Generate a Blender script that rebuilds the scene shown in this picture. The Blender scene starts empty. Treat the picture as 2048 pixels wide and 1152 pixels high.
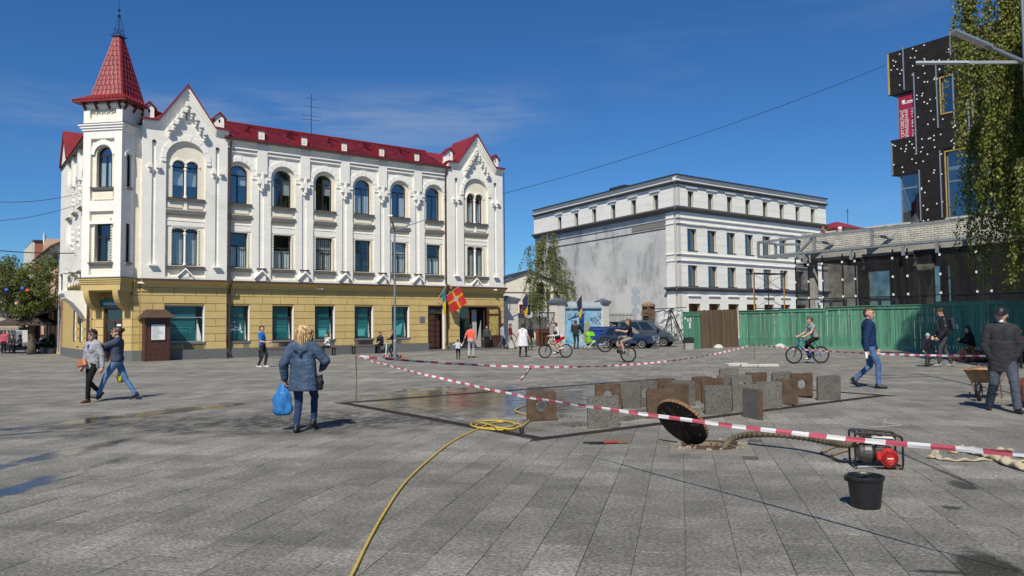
import bpy, bmesh, math, random
import numpy as np
from mathutils import Vector, Matrix, noise as mnoise
from mathutils.geometry import tessellate_polygon
R = math.radians
rng = random.Random(7)
SC = bpy.context.scene
COL = SC.collection
# --- camera
F_PX, EYE, PITCH, ROLL = 1515.0, 1.63, math.atan(74 / 1515.0), 0.011
def ray(x, y):
 a = (x - 1024) / F_PX; b = -(y - 576) / F_PX
 c, s = math.cos(-ROLL), math.sin(-ROLL)
 a, b = a * c - b * s, a * s + b * c
 cp, sp = math.cos(PITCH), math.sin(PITCH)
 return Vector((a, cp - b * sp, sp + b * cp))
def G(x, y, z=0.0):
 d = ray(x, y); t = (z - EYE) / d.z
 return Vector((d.x * t, d.y * t, z))
def D(x, y, dep):
 d = ray(x, y)
 return Vector((0, 0, EYE)) + d * (dep / d.y)
cam = bpy.data.cameras.new('camera'); camo = bpy.data.objects.new('camera', cam); COL.objects.link(camo)
cam.sensor_width = 36; cam.lens = F_PX / 2048 * 36; cam.clip_start = 0.1; cam.clip_end = 3000
fw = ray(1024, 576).normalized(); up = (ray(1024, 566) - ray(1024, 576)).normalized(); rt = fw.cross(up).normalized(); up = rt.cross(fw)
Mc = Matrix.Identity(4)
for i in range(3):
 Mc[i][0] = rt[i]; Mc[i][1] = up[i]; Mc[i][2] = -fw[i]
Mc[2][3] = EYE
camo.matrix_world = Mc
SC.camera = camo
# --- light
SHAZ, SEL = R(12.0), R(47.0)          # azimuth the shadows point to (right of straight ahead), sun elevation
to_sun = Vector((-math.sin(SHAZ) * math.cos(SEL), -math.cos(SHAZ) * math.cos(SEL), math.sin(SEL)))
W = bpy.data.worlds.new('World'); SC.world = W; W.use_nodes = True
nt = W.node_tree; nt.nodes.clear()
wo = nt.nodes.new('ShaderNodeOutputWorld'); bg = nt.nodes.new('ShaderNodeBackground')
sky = nt.nodes.new('ShaderNodeTexSky'); sky.sky_type = 'NISHITA'; sky.sun_disc = False
sky.sun_elevation = SEL; sky.sun_rotation = math.atan2(to_sun.x, to_sun.y)
sky.air_density = 1.0; sky.dust_density = 0.0; sky.ozone_density = 4.0; sky.altitude = 200
tc = nt.nodes.new('ShaderNodeTexCoord'); mp = nt.nodes.new('ShaderNodeMapping')
mp.inputs['Rotation'].default_value = (0, R(9), R(12)); mp.inputs['Scale'].default_value = (1.1, 2.0, 7.5)
nz = nt.nodes.new('ShaderNodeTexNoise'); nz.inputs['Scale'].default_value = 1.7; nz.inputs['Detail'].default_value = 8; nz.inputs['Roughness'].default_value = 0.58; nz.inputs['Distortion'].default_value = 0.5
cr = nt.nodes.new('ShaderNodeValToRGB'); cr.color_ramp.elements[0].position = 0.56; cr.color_ramp.elements[0].color = (0, 0, 0, 1); cr.color_ramp.elements[1].position = 0.86; cr.color_ramp.elements[1].color = (.42, .42, .42, 1)
mx = nt.nodes.new('ShaderNodeMixRGB'); mx.blend_type = 'MIX'; mx.inputs[2].default_value = (6.2, 6.9, 7.8, 1)
hs_ = nt.nodes.new('ShaderNodeHueSaturation'); hs_.inputs['Saturation'].default_value = 1.08
tint = nt.nodes.new('ShaderNodeMixRGB'); tint.blend_type = 'MULTIPLY'; tint.inputs[0].default_value = 1; tint.inputs[2].default_value = (0.55, 0.98, 1.38, 1)
nt.links.new(tc.outputs['Generated'], mp.inputs['Vector']); nt.links.new(mp.outputs[0], nz.inputs['Vector']); nt.links.new(nz.outputs['Fac'], cr.inputs[0])
def wmath(op, a, b_=None):
 n = nt.nodes.new('ShaderNodeMath'); n.operation = op; n.use_clamp = False
 for i, s in enumerate((a, b_)):
  if s is None: continue
  if isinstance(s, (int, float)): n.inputs[i].default_value = s
  else: nt.links.new(s, n.inputs[i])
 return n.outputs[0]
def wstep(v, a, b_):
 n = nt.nodes.new('ShaderNodeMapRange'); n.interpolation_type = 'SMOOTHSTEP'; nt.links.new(v, n.inputs[0]); n.inputs[1].default_value = a; n.inputs[2].default_value = b_; return n.outputs[0]
sxyz = nt.nodes.new('ShaderNodeSeparateXYZ'); nt.links.new(tc.outputs['Generated'], sxyz.inputs[0])
rat = wmath('DIVIDE', sxyz.outputs[0], wmath('MAXIMUM', sxyz.outputs[1], .05)); zz = wmath('SUBTRACT', sxyz.outputs[2], wmath('MULTIPLY', rat, .05))
band = wmath('MULTIPLY', wmath('MULTIPLY', wstep(zz, .20, .27), wmath('SUBTRACT', 1.0, wstep(zz, .275, .325))), wmath('MULTIPLY', wstep(rat, -.95, -.35), wmath('SUBTRACT', 1.0, wstep(rat, -.05, .12))))
n4 = nt.nodes.new('ShaderNodeTexNoise'); n4.inputs['Scale'].default_value = 4.5; n4.inputs['Detail'].default_value = 8; n4.inputs['Roughness'].default_value = .6; nt.links.new(mp.outputs[0], n4.inputs['Vector'])
wisp = wmath('MULTIPLY', wmath('MULTIPLY', band, wstep(n4.outputs['Fac'], .36, .72)), .34)
nt.links.new(sky.outputs[0], hs_.inputs['Color']); nt.links.new(hs_.outputs[0], tint.inputs[1]); nt.links.new(tint.outputs[0], mx.inputs[1]); nt.links.new(wmath('MAXIMUM', wisp, wmath('MULTIPLY', cr.outputs[0], .45)), mx.inputs[0])
nt.links.new(mx.outputs[0], bg.inputs['Color']); bg.inputs['Strength'].default_value = 0.068
nt.links.new(bg.outputs[0], wo.inputs[0])
sl = bpy.data.lights.new('sun', 'SUN'); sl.energy = 5.0; sl.angle = R(0.53); sl.color = (1.0, 0.93, 0.80)
so = bpy.data.objects.new('sun', sl); COL.objects.link(so); so.rotation_euler = to_sun.to_track_quat('Z', 'Y').to_euler(); so.location = to_sun * 60
SC.view_settings.view_transform = 'Standard'; SC.view_settings.look = 'None'; SC.view_settings.exposure = 0; SC.view_settings.gamma = 1
SC.view_settings.use_curve_mapping = False
# --- helpers
AZ = R(53.2)
U = Vector((math.sin(AZ), math.cos(AZ), 0)); V = Vector((-math.cos(AZ), math.sin(AZ), 0))
GRID = math.atan2(U.y, U.x)
def onplane(P, d, x, y):
 n = Vector((d.y, -d.x, 0)); r = ray(x, y); o = Vector((0, 0, EYE))
 t = (P - o).dot(n) / r.dot(n); p = o + r * t
 return (p - P).dot(d), p.z
def tag(o, label=None, cat=None, group=None, kind=None):
 if label: o['label'] = label
 if cat: o['category'] = cat
 if group: o['group'] = group
 if kind: o['kind'] = kind
 return o
def empty(name, loc=(0, 0, 0), rz=0.0, label=None, cat=None, group=None, kind=None):
 o = bpy.data.objects.new(name, None); COL.objects.link(o); o.location = loc; o.rotation_euler = (0, 0, rz)
 o.empty_display_size = .1
 return tag(o, label, cat, group, kind)
def link(name, me, parent=None, loc=None, rot=None):
 o = bpy.data.objects.new(name, me); COL.objects.link(o)
 if parent: o.parent = parent
 if loc is not None: o.location = loc
 if rot is not None: o.rotation_euler = rot
 return o
def copy_tree(o, parent=None):
 c = o.copy(); COL.objects.link(c); c.parent = parent
 for ch in list(o.children): copy_tree(ch, c)
 return c
class MB:
 def __init__(s, M=None):
  s.v = []; s.f = []; s.m = []; s.M = M
 def add(s, vs, fs, m=0):
  b = len(s.v)
  s.v += [s.M @ Vector(p) for p in vs] if s.M else [Vector(p) for p in vs]
  s.f += [tuple(b + i for i in f) for f in fs]; s.m += [m] * len(fs)
  return s
 def box(s, x0, x1, y0, y1, z0, z1, m=0):
  vs = [(x, y, z) for x in (x0, x1) for y in (y0, y1) for z in (z0, z1)]
  return s.add(vs, [(0, 1, 3, 2), (4, 6, 7, 5), (0, 4, 5, 1), (2, 3, 7, 6), (0, 2, 6, 4), (1, 5, 7, 3)], m)
 def bar(s, a, b, w, h, m=0, upv=(0, 0, 1)):
  a = Vector(a); b = Vector(b); d = (b - a).normalized(); u0 = Vector(upv)
  if abs(d.dot(u0)) > .98: u0 = Vector((0, 1, 0))
  x = d.cross(u0).normalized(); z = x.cross(d)
  vs = [p + x * (i * w / 2) + z * (j * h / 2) for p in (a, b) for i, j in ((-1, -1), (1, -1), (1, 1), (-1, 1))]
  return s.add(vs, [(0, 1, 2, 3), (7, 6, 5, 4), (0, 4, 5, 1), (1, 5, 6, 2), (2, 6, 7, 3), (3, 7, 4, 0)], m)
 def prism(s, poly, y0, y1, m=0, holes=(), plane='xz'):
  loops = [list(poly)] + [list(h) for h in holes]
  def mk(p, t):
   return {'xz': (p[0], t, p[1]), 'xy': (p[0], p[1], t), 'yz': (t, p[0], p[1])}[plane]
  flat = [p for l in loops for p in l]
  n = len(flat)
  tris = tessellate_polygon([[Vector((p[0], p[1], 0)) for p in l] for l in loops])
  vs = [mk(p, y0) for p in flat] + [mk(p, y1) for p in flat]
  fs = []
  if len(loops) == 1 and len(poly) <= 4:
   fs += [tuple(range(n)), tuple(range(2 * n - 1, n - 1, -1))]
  else:
   for t in tris: fs += [tuple(t), tuple(n + i for i in reversed(t))]
  b = 0
  for l in loops:
   k = len(l)
   for i in range(k):
    j = (i + 1) % k; fs.append((b + i, b + j, n + b + j, n + b + i))
   b += k
  return s.add(vs, fs, m)
 def tube(s, pts, r, n=8, m=0, caps=True, closed=False, sy=1.0):
  pts = [Vector(p) for p in pts]; k = len(pts)
  rs = r if isinstance(r, (list, tuple)) else [r] * k
  vs = []; fs = []; prevx = None
  for i, p in enumerate(pts):
   if closed: d = pts[(i + 1) % k] - pts[i - 1]
   else: d = pts[min(i + 1, k - 1)] - pts[max(i - 1, 0)]
   if d.length < 1e-9: d = Vector((0, 0, 1))
   d.normalize()
   if prevx is None:
    ref = Vector((0, 0, 1)) if abs(d.z) < .9 else Vector((1, 0, 0))
    x = d.cross(ref).normalized()
   else:
    x = (prevx - d * prevx.dot(d))
    x = x.normalized() if x.length > 1e-6 else d.orthogonal().normalized()
   prevx = x; y = d.cross(x)
   for j in range(n):
    a = 2 * math.pi * j / n
    vs.append(p + x * (math.cos(a) * rs[i]) + y * (math.sin(a) * rs[i] * sy))
  kk = k if closed else k - 1
  for i in range(kk):
   for j in range(n):
    a = i * n + j; b = i * n + (j + 1) % n; c = ((i + 1) % k) * n + (j + 1) % n; d_ = ((i + 1) % k) * n + j
    fs.append((a, b, c, d_))
  if caps and not closed:
   fs.append(tuple(range(n - 1, -1, -1))); fs.append(tuple((k - 1) * n + j for j in range(n)))
  return s.add(vs, fs, m)
 def lathe(s, prof, c=(0, 0, 0), n=16, m=0, axis='z', caps=True, a0=0.0):
  vs = []; fs = []; k = len(prof)
  for r, z in prof:
   for j in range(n):
    a = 2 * math.pi * j / n + a0; x, y = r * math.cos(a), r * math.sin(a)
    p = {'z': (x, y, z), 'y': (x, z, y), 'x': (z, x, y)}[axis]
    vs.append((p[0] + c[0], p[1] + c[1], p[2] + c[2]))
  for i in range(k - 1):
   for j in range(n):
    fs.append((i * n + j, i * n + (j + 1) % n, (i + 1) * n + (j + 1) % n, (i + 1) * n + j))
  if caps:
   fs.append(tuple(range(n - 1, -1, -1))); fs.append(tuple((k - 1) * n + j for j in range(n)))
  return s.add(vs, fs, m)
 def ball(s, c, rx, ry=None, rz=None, nu=12, nv=8, m=0):
  ry = rx if ry is None else ry; rz = rx if rz is None else rz
  prof = [(max(math.sin(math.pi * i / nv), 1e-4), -math.cos(math.pi * i / nv)) for i in range(nv + 1)]
  vs = []; fs = []
  for r, z in prof:
   for j in range(nu):
    a = 2 * math.pi * j / nu; vs.append((c[0] + rx * r * math.cos(a), c[1] + ry * r * math.sin(a), c[2] + rz * z))
  for i in range(nv):
   for j in range(nu): fs.append((i * nu + j, i * nu + (j + 1) % nu, (i + 1) * nu + (j + 1) % nu, (i + 1) * nu + j))
  return s.add(vs, fs, m)
 def mesh(s, name, mats, smooth=False, bevel=0.0, recalc=True):
  me = bpy.data.meshes.new(name)
  me.from_pydata([tuple(p) for p in s.v], [], s.f)
  ml = mats if isinstance(mats, (list, tuple)) else [mats]
  for x in ml: me.materials.append(x)
  if len(ml) > 1: me.polygons.foreach_set('material_index', s.m)
  bm = bmesh.new(); bm.from_mesh(me)
  if recalc: bmesh.ops.recalc_face_normals(bm, faces=bm.faces)
  if bevel: bmesh.ops.bevel(bm, geom=bm.edges[:], offset=bevel, segments=1, affect='EDGES')
  bm.to_mesh(me); bm.free()
  if smooth: me.shade_smooth()
  return me
 def build(s, name, mats, parent=None, smooth=False, loc=None, rot=None, bevel=0.0, recalc=True):
  return link(name, s.mesh(name, mats, smooth, bevel, recalc), parent, loc, rot)
_bc = {}
def piece(name, x0, x1, y0, y1, z0, z1, mt, parent, bevel=0.0):
 k = (round(x1 - x0, 2), round(y1 - y0, 3), round(z1 - z0, 2), mt.name, bevel)
 if k not in _bc:
  _bc[k] = MB().box(0, k[0], 0, k[1], 0, k[2]).mesh(name, mt, bevel=bevel)
 return link(name, _bc[k], parent, (x0, y0, z0))
def arch(x0, x1, z0, zs, n=10, rise=None):
 """outline of an arched opening, springing at zs"""
 c = (x0 + x1) / 2; r = (x1 - x0) / 2; rise = r if rise is None else rise
 return [(x0, z0), (x1, z0)] + [(c + r * math.cos(math.pi * i / n), zs + rise * math.sin(math.pi * i / n)) for i in range(n + 1)]
def rect(x0, x1, z0, z1): return [(x0, z0), (x1, z0), (x1, z1), (x0, z1)]
# --- materials
def _n(t, k, **kw):
 n = t.nodes.new(k)
 for a, b in kw.items(): setattr(n, a, b)
 return n
_mats = {}
def mat(name, col, rough=.7, metal=0.0, var=.12, vs=2.0, bump=0.0, bs=60.0, spec=.5, rnd=0.0, trans=0.0, stain=None, coat=0.0, stretch=None, sheen=0.0):
 """plain procedural material: world noise varies the tone, finer noise gives relief"""
 if name in _mats: return _mats[name]
 m = bpy.data.materials.new(name); m.use_nodes = True; t = m.node_tree; b = t.nodes['Principled BSDF']
 b.inputs['Roughness'].default_value = rough; b.inputs['Metallic'].default_value = metal
 b.inputs['Specular IOR Level'].default_value = spec
 if coat: b.inputs['Coat Weight'].default_value = coat; b.inputs['Coat Roughness'].default_value = .08
 if sheen: b.inputs['Sheen Weight'].default_value = sheen
 g = _n(t, 'ShaderNodeNewGeometry'); vec = g.outputs['Position']
 if stretch:
  mpn = _n(t, 'ShaderNodeMapping'); mpn.inputs['Scale'].default_value = stretch; t.links.new(vec, mpn.inputs[0]); vec = mpn.outputs[0]
 no = _n(t, 'ShaderNodeTexNoise'); no.inputs['Scale'].default_value = vs; no.inputs['Detail'].default_value = 6; no.inputs['Roughness'].default_value = .62
 t.links.new(vec, no.inputs['Vector'])
 mr = _n(t, 'ShaderNodeMapRange'); mr.inputs[1].default_value = .3; mr.inputs[2].default_value = .7; mr.inputs[3].default_value = 1 - var; mr.inputs[4].default_value = 1 + var
 t.links.new(no.outputs['Fac'], mr.inputs[0]); val = mr.outputs[0]
 if rnd:
  oi = _n(t, 'ShaderNodeObjectInfo'); m2 = _n(t, 'ShaderNodeMapRange'); m2.inputs[3].default_value = 1 - rnd; m2.inputs[4].default_value = 1 + rnd
  t.links.new(oi.outputs['Random'], m2.inputs[0]); mu = _n(t, 'ShaderNodeMath', operation='MULTIPLY'); t.links.new(val, mu.inputs[0]); t.links.new(m2.outputs[0], mu.inputs[1]); val = mu.outputs[0]
 mul = _n(t, 'ShaderNodeMixRGB', blend_type='MULTIPLY'); mul.inputs[0].default_value = 1; mul.inputs[1].default_value = (*col, 1); t.links.new(val, mul.inputs[2])
 cs = mul.outputs[0]
 if stain:
  scol, ssc, lo, hi = stain
  n3 = _n(t, 'ShaderNodeTexNoise'); n3.inputs['Scale'].default_value = ssc; n3.inputs['Detail'].default_value = 8; n3.inputs['Roughness'].default_value = .65; t.links.new(vec, n3.inputs['Vector'])
  rp = _n(t, 'ShaderNodeMapRange'); rp.inputs[1].default_value = lo; rp.inputs[2].default_value = hi; t.links.new(n3.outputs['Fac'], rp.inputs[0])
  mm = _n(t, 'ShaderNodeMixRGB'); mm.inputs[2].default_value = (*scol, 1); t.links.new(rp.outputs[0], mm.inputs[0]); t.links.new(cs, mm.inputs[1]); cs = mm.outputs[0]
 t.links.new(cs, b.inputs['Base Color'])
 if bump:
  n2 = _n(t, 'ShaderNodeTexNoise'); n2.inputs['Scale'].default_value = bs; n2.inputs['Detail'].default_value = 4; t.links.new(vec, n2.inputs['Vector'])
  bp = _n(t, 'ShaderNodeBump'); bp.inputs['Strength'].default_value = bump; bp.inputs['Distance'].default_value = .02
  t.links.new(n2.outputs['Fac'], bp.inputs['Height']); t.links.new(bp.outputs[0], b.inputs['Normal'])
 if trans:
  o = t.nodes['Material Output']; tr = _n(t, 'ShaderNodeBsdfTranslucent'); t.links.new(cs, tr.inputs['Color'])
  ms = _n(t, 'ShaderNodeMixShader'); ms.inputs[0].default_value = trans; t.links.new(b.outputs[0], ms.inputs[1]); t.links.new(tr.outputs[0], ms.inputs[2]); t.links.new(ms.outputs[0], o.inputs['Surface'])
 _mats[name] = m
 return m
def brick_mat(name, col, mortar, bw=.26, bh=.078, ms=.006, strength=.5, rough=.75, var=.06, stain=None, mix=.35):
 """painted brick in an object's own x+y / z coordinates"""
 m = mat(name, col, rough, var=var, vs=1.1, stain=stain); t = m.node_tree; b = t.nodes['Principled BSDF']
 tcn = _n(t, 'ShaderNodeTexCoord'); sx = _n(t, 'ShaderNodeSeparateXYZ'); t.links.new(tcn.outputs['Object'], sx.inputs[0])
 ad = _n(t, 'ShaderNodeMath', operation='ADD'); t.links.new(sx.outputs[0], ad.inputs[0]); t.links.new(sx.outputs[1], ad.inputs[1])
 cb = _n(t, 'ShaderNodeCombineXYZ'); t.links.new(ad.outputs[0], cb.inputs[0]); t.links.new(sx.outputs[2], cb.inputs[1])
 br = _n(t, 'ShaderNodeTexBrick'); br.inputs['Scale'].default_value = 1; br.inputs['Mortar Size'].default_value = ms; br.inputs['Mortar Smooth'].default_value = .3
 br.inputs['Brick Width'].default_value = bw; br.inputs['Row Height'].default_value = bh
 br.inputs['Color1'].default_value = (1, 1, 1, 1); br.inputs['Color2'].default_value = (.86, .86, .86, 1); br.inputs['Mortar'].default_value = (*mortar, 1)
 t.links.new(cb.outputs[0], br.inputs['Vector'])
 src = b.inputs['Base Color'].links[0].from_socket
 mu = _n(t, 'ShaderNodeMixRGB', blend_type='MULTIPLY'); mu.inputs[0].default_value = mix; t.links.new(src, mu.inputs[1]); t.links.new(br.outputs['Color'], mu.inputs[2]); t.links.new(mu.outputs[0], b.inputs['Base Color'])
 bp = _n(t, 'ShaderNodeBump', invert=True); bp.inputs['Strength'].default_value = strength; bp.inputs['Distance'].default_value = .02
 t.links.new(br.outputs['Fac'], bp.inputs['Height']); t.links.new(bp.outputs[0], b.inputs['Normal'])
 return m
def glass_mat(name, tint=(.75, .85, .9), refl=.25, rough=.02):
 if name in _mats: return _mats[name]
 m = bpy.data.materials.new(name); m.use_nodes = True; t = m.node_tree; t.nodes.clear()
 o = _n(t, 'ShaderNodeOutputMaterial'); tr = _n(t, 'ShaderNodeBsdfTransparent'); tr.inputs[0].default_value = (*tint, 1)
 gl = _n(t, 'ShaderNodeBsdfGlossy'); gl.inputs['Roughness'].default_value = rough; gl.inputs[0].default_value = (.95, .98, 1, 1)
 lw = _n(t, 'ShaderNodeLayerWeight'); fr = _n(t, 'ShaderNodeMath', operation='POWER'); fr.inputs[1].default_value = 4.0; t.links.new(lw.outputs['Facing'], fr.inputs[0]); ad = _n(t, 'ShaderNodeMath', operation='ADD', use_clamp=True); ad.inputs[1].default_value = refl + .03
 g = _n(t, 'ShaderNodeNewGeometry'); no = _n(t, 'ShaderNodeTexNoise'); no.inputs['Scale'].default_value = .8; t.links.new(g.outputs['Position'], no.inputs['Vector'])
 bp = _n(t, 'ShaderNodeBump'); bp.inputs['Strength'].default_value = .05; bp.inputs['Distance'].default_value = .1; t.links.new(no.outputs['Fac'], bp.inputs['Height']); t.links.new(bp.outputs[0], gl.inputs['Normal'])
 t.links.new(fr.outputs[0], ad.inputs[0]); ms = _n(t, 'ShaderNodeMixShader'); t.links.new(ad.outputs[0], ms.inputs[0]); t.links.new(tr.outputs[0], ms.inputs[1]); t.links.new(gl.outputs[0], ms.inputs[2])
 t.links.new(ms.outputs[0], o.inputs[0]); _mats[name] = m
 return m
def veil_mat(name, col, alpha, rough=.8):
 """see-through netting"""
 if name in _mats: return _mats[name]
 m = bpy.data.materials.new(name); m.use_nodes = True; t = m.node_tree; b = t.nodes['Principled BSDF']; b.inputs['Base Color'].default_value = (*col, 1); b.inputs['Roughness'].default_value = rough; b.inputs['Specular IOR Level'].default_value = .2
 g = _n(t, 'ShaderNodeNewGeometry'); no = _n(t, 'ShaderNodeTexNoise'); no.inputs['Scale'].default_value = 1.3; t.links.new(g.outputs['Position'], no.inputs['Vector'])
 mr = _n(t, 'ShaderNodeMapRange'); mr.inputs[1].default_value = .3; mr.inputs[2].default_value = .7; mr.inputs[3].default_value = alpha - .1; mr.inputs[4].default_value = min(1, alpha + .1); t.links.new(no.outputs['Fac'], mr.inputs[0]); t.links.new(mr.outputs[0], b.inputs['Alpha'])
 _mats[name] = m
 return m
M = {}
WHITE = M['white'] = brick_mat('painted_white_brick', (.87, .85, .78), (.6, .58, .53), stain=((.50, .47, .41), .55, .60, .92))
CREAM = M['cream'] = brick_mat('cream_brick', (.82, .765, .63), (.6, .54, .42), stain=((.5, .45, .35), .6, .62, .95))
TRIM = M['trim'] = mat('white_plaster_trim', (.86, .84, .775), .8, var=.06, bump=.1, stain=((.42, .39, .33), 1.3, .6, .88))
YEL = M['yellow'] = mat('ochre_plaster_block', (.54, .40, .16), .8, var=.08, vs=1.4, bump=.15, bs=35, rnd=.05, stain=((.36, .25, .09), 1.2, .62, .9))
SILLG = mat('shade_grey_moulding', (.36, .335, .29), .85, var=.15, vs=2, bump=.2)  # grey paints the shade of sills and string courses into their colour
YELD = M['yellow_dark'] = mat('ochre_joint', (.30, .2, .075), .85, var=.08)
BRN = M['brown_cornice'] = mat('brown_metal_flashing', (.075, .045, .032), .55, var=.2)
GRAN = M['granite'] = mat('grey_granite_plinth', (.13, .135, .135), .6, var=.2, vs=14, bump=.1, rnd=.12)
ROOF = M['roof'] = mat('red_metal_tile', (.235, .020, .024), .52, var=.18, vs=1.2, bump=.05, rnd=.1, stain=((.17, .03, .03), .9, .6, .9))
ROOFD = M['roof_dark'] = mat('red_metal_ridge', (.20, .016, .02), .45, var=.15)
PIPE = M['pipe'] = mat('brown_downpipe', (.06, .028, .022), .5, var=.2)
WOODK = M['wood_dark'] = mat('dark_brown_wood', (.075, .028, .018), .5, var=.3, vs=6, bump=.1, stretch=(4, 4, .6))
FRAME = M['frame'] = mat('dark_window_frame', (.022, .017, .015), .45, var=.2)
GLASS = glass_mat('window_glass', (.8, .88, .9), .10)
GLASSB = glass_mat('arched_window_glass', (.75, .84, .88), .22)
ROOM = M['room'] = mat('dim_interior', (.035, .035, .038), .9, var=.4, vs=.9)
BLIND = M['blind'] = mat('pale_blind', (.68, .68, .65), .8, var=.1)
TEAL = M['teal'] = mat('teal_shop_film', (.004, .105, .113), .5, var=.15, vs=.7)
TEALL = M['teal_light'] = mat('light_teal_print', (.08, .42, .43), .5, var=.1)
PAPER = M['paper'] = mat('white_paper', (.78, .78, .75), .7, var=.05)
BLACK = M['black'] = mat('black_metal', (.012, .012, .013), .5, var=.2)
STEEL = M['steel'] = mat('grey_steel', (.22, .235, .25), .5, metal=.3, var=.15)
GALV = M['galv'] = mat('galvanised_metal', (.45, .48, .5), .4, metal=.7, var=.15)
def font_mesh(text, size, extrude=.004, align='CENTER'):
 cu = bpy.data.curves.new('text', 'FONT'); cu.body = text; cu.size = size; cu.extrude = extrude; cu.align_x = align; cu.align_y = 'CENTER'; cu.resolution_u = 3
 o = bpy.data.objects.new('text', cu); COL.objects.link(o)
 dg = bpy.context.evaluated_depsgraph_get(); me = bpy.data.meshes.new_from_object(o.evaluated_get(dg)); bpy.data.objects.remove(o)
 return me
# --- the square
def paving_material():
 m = bpy.data.materials.new('granite_paving'); m.use_nodes = True; t = m.node_tree; b = t.nodes['Principled BSDF']
 g = _n(t, 'ShaderNodeNewGeometry'); P = g.outputs['Position']
 oi = _n(t, 'ShaderNodeObjectInfo')
 def math_(op, a, b_=None, c=None, clamp=False):
  n = _n(t, 'ShaderNodeMath', operation=op, use_clamp=clamp)
  for i, s in enumerate((a, b_, c)):
   if s is None: continue
   if isinstance(s, (int, float)): n.inputs[i].default_value = s
   else: t.links.new(s, n.inputs[i])
  return n.outputs[0]
 def rng_(v, a, b_, c, d):
  n = _n(t, 'ShaderNodeMapRange', interpolation_type='SMOOTHSTEP'); t.links.new(v, n.inputs[0])
  for i, s in enumerate((a, b_, c, d)): n.inputs[i + 1].default_value = s
  return n.outputs[0]
 def noise_(sc, det=5, ro=.6, vec=None, dist=0):
  n = _n(t, 'ShaderNodeTexNoise'); n.inputs['Scale'].default_value = sc; n.inputs['Detail'].default_value = det; n.inputs['Roughness'].default_value = ro; n.inputs['Distortion'].default_value = dist
  t.links.new(vec or P, n.inputs['Vector']); return n.outputs['Fac']
 r1 = math_('ADD', g.outputs['Random Per Island'], oi.outputs['Random']); r1 = math_('FRACT', r1)
 tone = rng_(r1, 0, 1, .88, 1.12)
 mp1 = _n(t, 'ShaderNodeMapping'); mp1.inputs['Scale'].default_value = (1, 1.7, 1); mp1.inputs['Rotation'].default_value = (0, 0, R(25)); t.links.new(P, mp1.inputs[0])
 fl = noise_(30, 5, .75, mp1.outputs[0]); fl2 = noise_(11, 4, .6, mp1.outputs[0])
 flk = math_('ADD', math_('MULTIPLY', rng_(fl, .38, .66, 0, 1), .85), math_('MULTIPLY', fl2, .5))
 big = noise_(.35, 5, .6); mid = noise_(1.6, 6, .62)
 fleck = math_('ADD', math_('MULTIPLY', flk, 1.15), .22)
 v = math_('MULTIPLY', fleck, tone)
 v = math_('MULTIPLY', v, rng_(big, .3, .7, .84, 1.14)); v = math_('MULTIPLY', v, rng_(mid, .3, .7, .82, 1.14))
 dp = _n(t, 'ShaderNodeVectorMath', operation='DOT_PRODUCT'); dp.inputs[1].default_value = (math.sin(R(12.5)), math.cos(R(12.5)), 0); t.links.new(P, dp.inputs[0])
 row = math_('FRACT', math_('DIVIDE', math_('SUBTRACT', dp.outputs['Value'], .35), 4.2)); v = math_('MULTIPLY', v, math_('ADD', 1.0, math_('MULTIPLY', math_('LESS_THAN', row, 1 / 6), .17)))
 cr = _n(t, 'ShaderNodeMixRGB', blend_type='MULTIPLY'); cr.inputs[0].default_value = 1; cr.inputs[1].default_value = (.230, .220, .193, 1); t.links.new(v, cr.inputs[2])
 du = _n(t, 'ShaderNodeMixRGB'); du.inputs[2].default_value = (.25, .235, .195, 1); t.links.new(math_('MULTIPLY', rng_(noise_(.8, 6, .65), .58, .75, 0, 1), .35), du.inputs[0]); t.links.new(cr.outputs[0], du.inputs[1])
 wob = noise_(1.4, 5, .6); wob2 = noise_(5, 4, .6)
 def blotch(c, rx, ry, ang, hard=.55):
  mpn = _n(t, 'ShaderNodeMapping', vector_type='TEXTURE'); mpn.inputs['Location'].default_value = (c.x, c.y, 0); mpn.inputs['Rotation'].default_value = (0, 0, ang); mpn.inputs['Scale'].default_value = (rx, ry, 1)
  t.links.new(P, mpn.inputs[0])
  fl_ = _n(t, 'ShaderNodeVectorMath', operation='MULTIPLY'); fl_.inputs[1].default_value = (1, 1, 0); t.links.new(mpn.outputs[0], fl_.inputs[0])
  ln = _n(t, 'ShaderNodeVectorMath', operation='LENGTH'); t.links.new(fl_.outputs[0], ln.inputs[0])
  dd = math_('ADD', ln.outputs['Value'], math_('MULTIPLY', math_('SUBTRACT', wob, .5), 2.2)); dd = math_('ADD', dd, math_('MULTIPLY', math_('SUBTRACT', wob2, .5), .9))
  return rng_(dd, hard, 1.0, 1, 0)
 def seg(a, b_, w, hard=.5):
  A = G(*a); B = G(*b_); c = (A + B) / 2; d = B - A
  return blotch(c, d.length / 2, w, math.atan2(d.y, d.x), hard)
 sp = [blotch(G(1000, 795), 3.3, 3.4, .3, .75), seg((-60, 866), (580, 797), .55, .5), seg((-120, 1025), (250, 915), .22), seg((-80, 950), (320, 866), .26),
          seg((-120, 880), (330, 845), .16), seg((1890, 958), (1960, 985), .14), seg((1925, 1090), (2020, 1190), .22), seg((1880, 1010), (1925, 1020), .1), seg((1790, 1140), (1960, 1146), .05), seg((1660, 845), (2040, 1010), .05), seg((1100, 764), (1330, 765), .45)]
 wet = sp[0]
 for s_ in sp[1:]: wet = math_('MAXIMUM', wet, s_)
 damp_dark = math_('MAXIMUM', math_('MULTIPLY', blotch(G(600, 842), 6.0, 2.2, .12, .3), rng_(wob2, .40, .54, .25, 1.0)), math_('MULTIPLY', blotch(G(1010, 800), 4.2, 3.6, .3, .3), .7))
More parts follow.
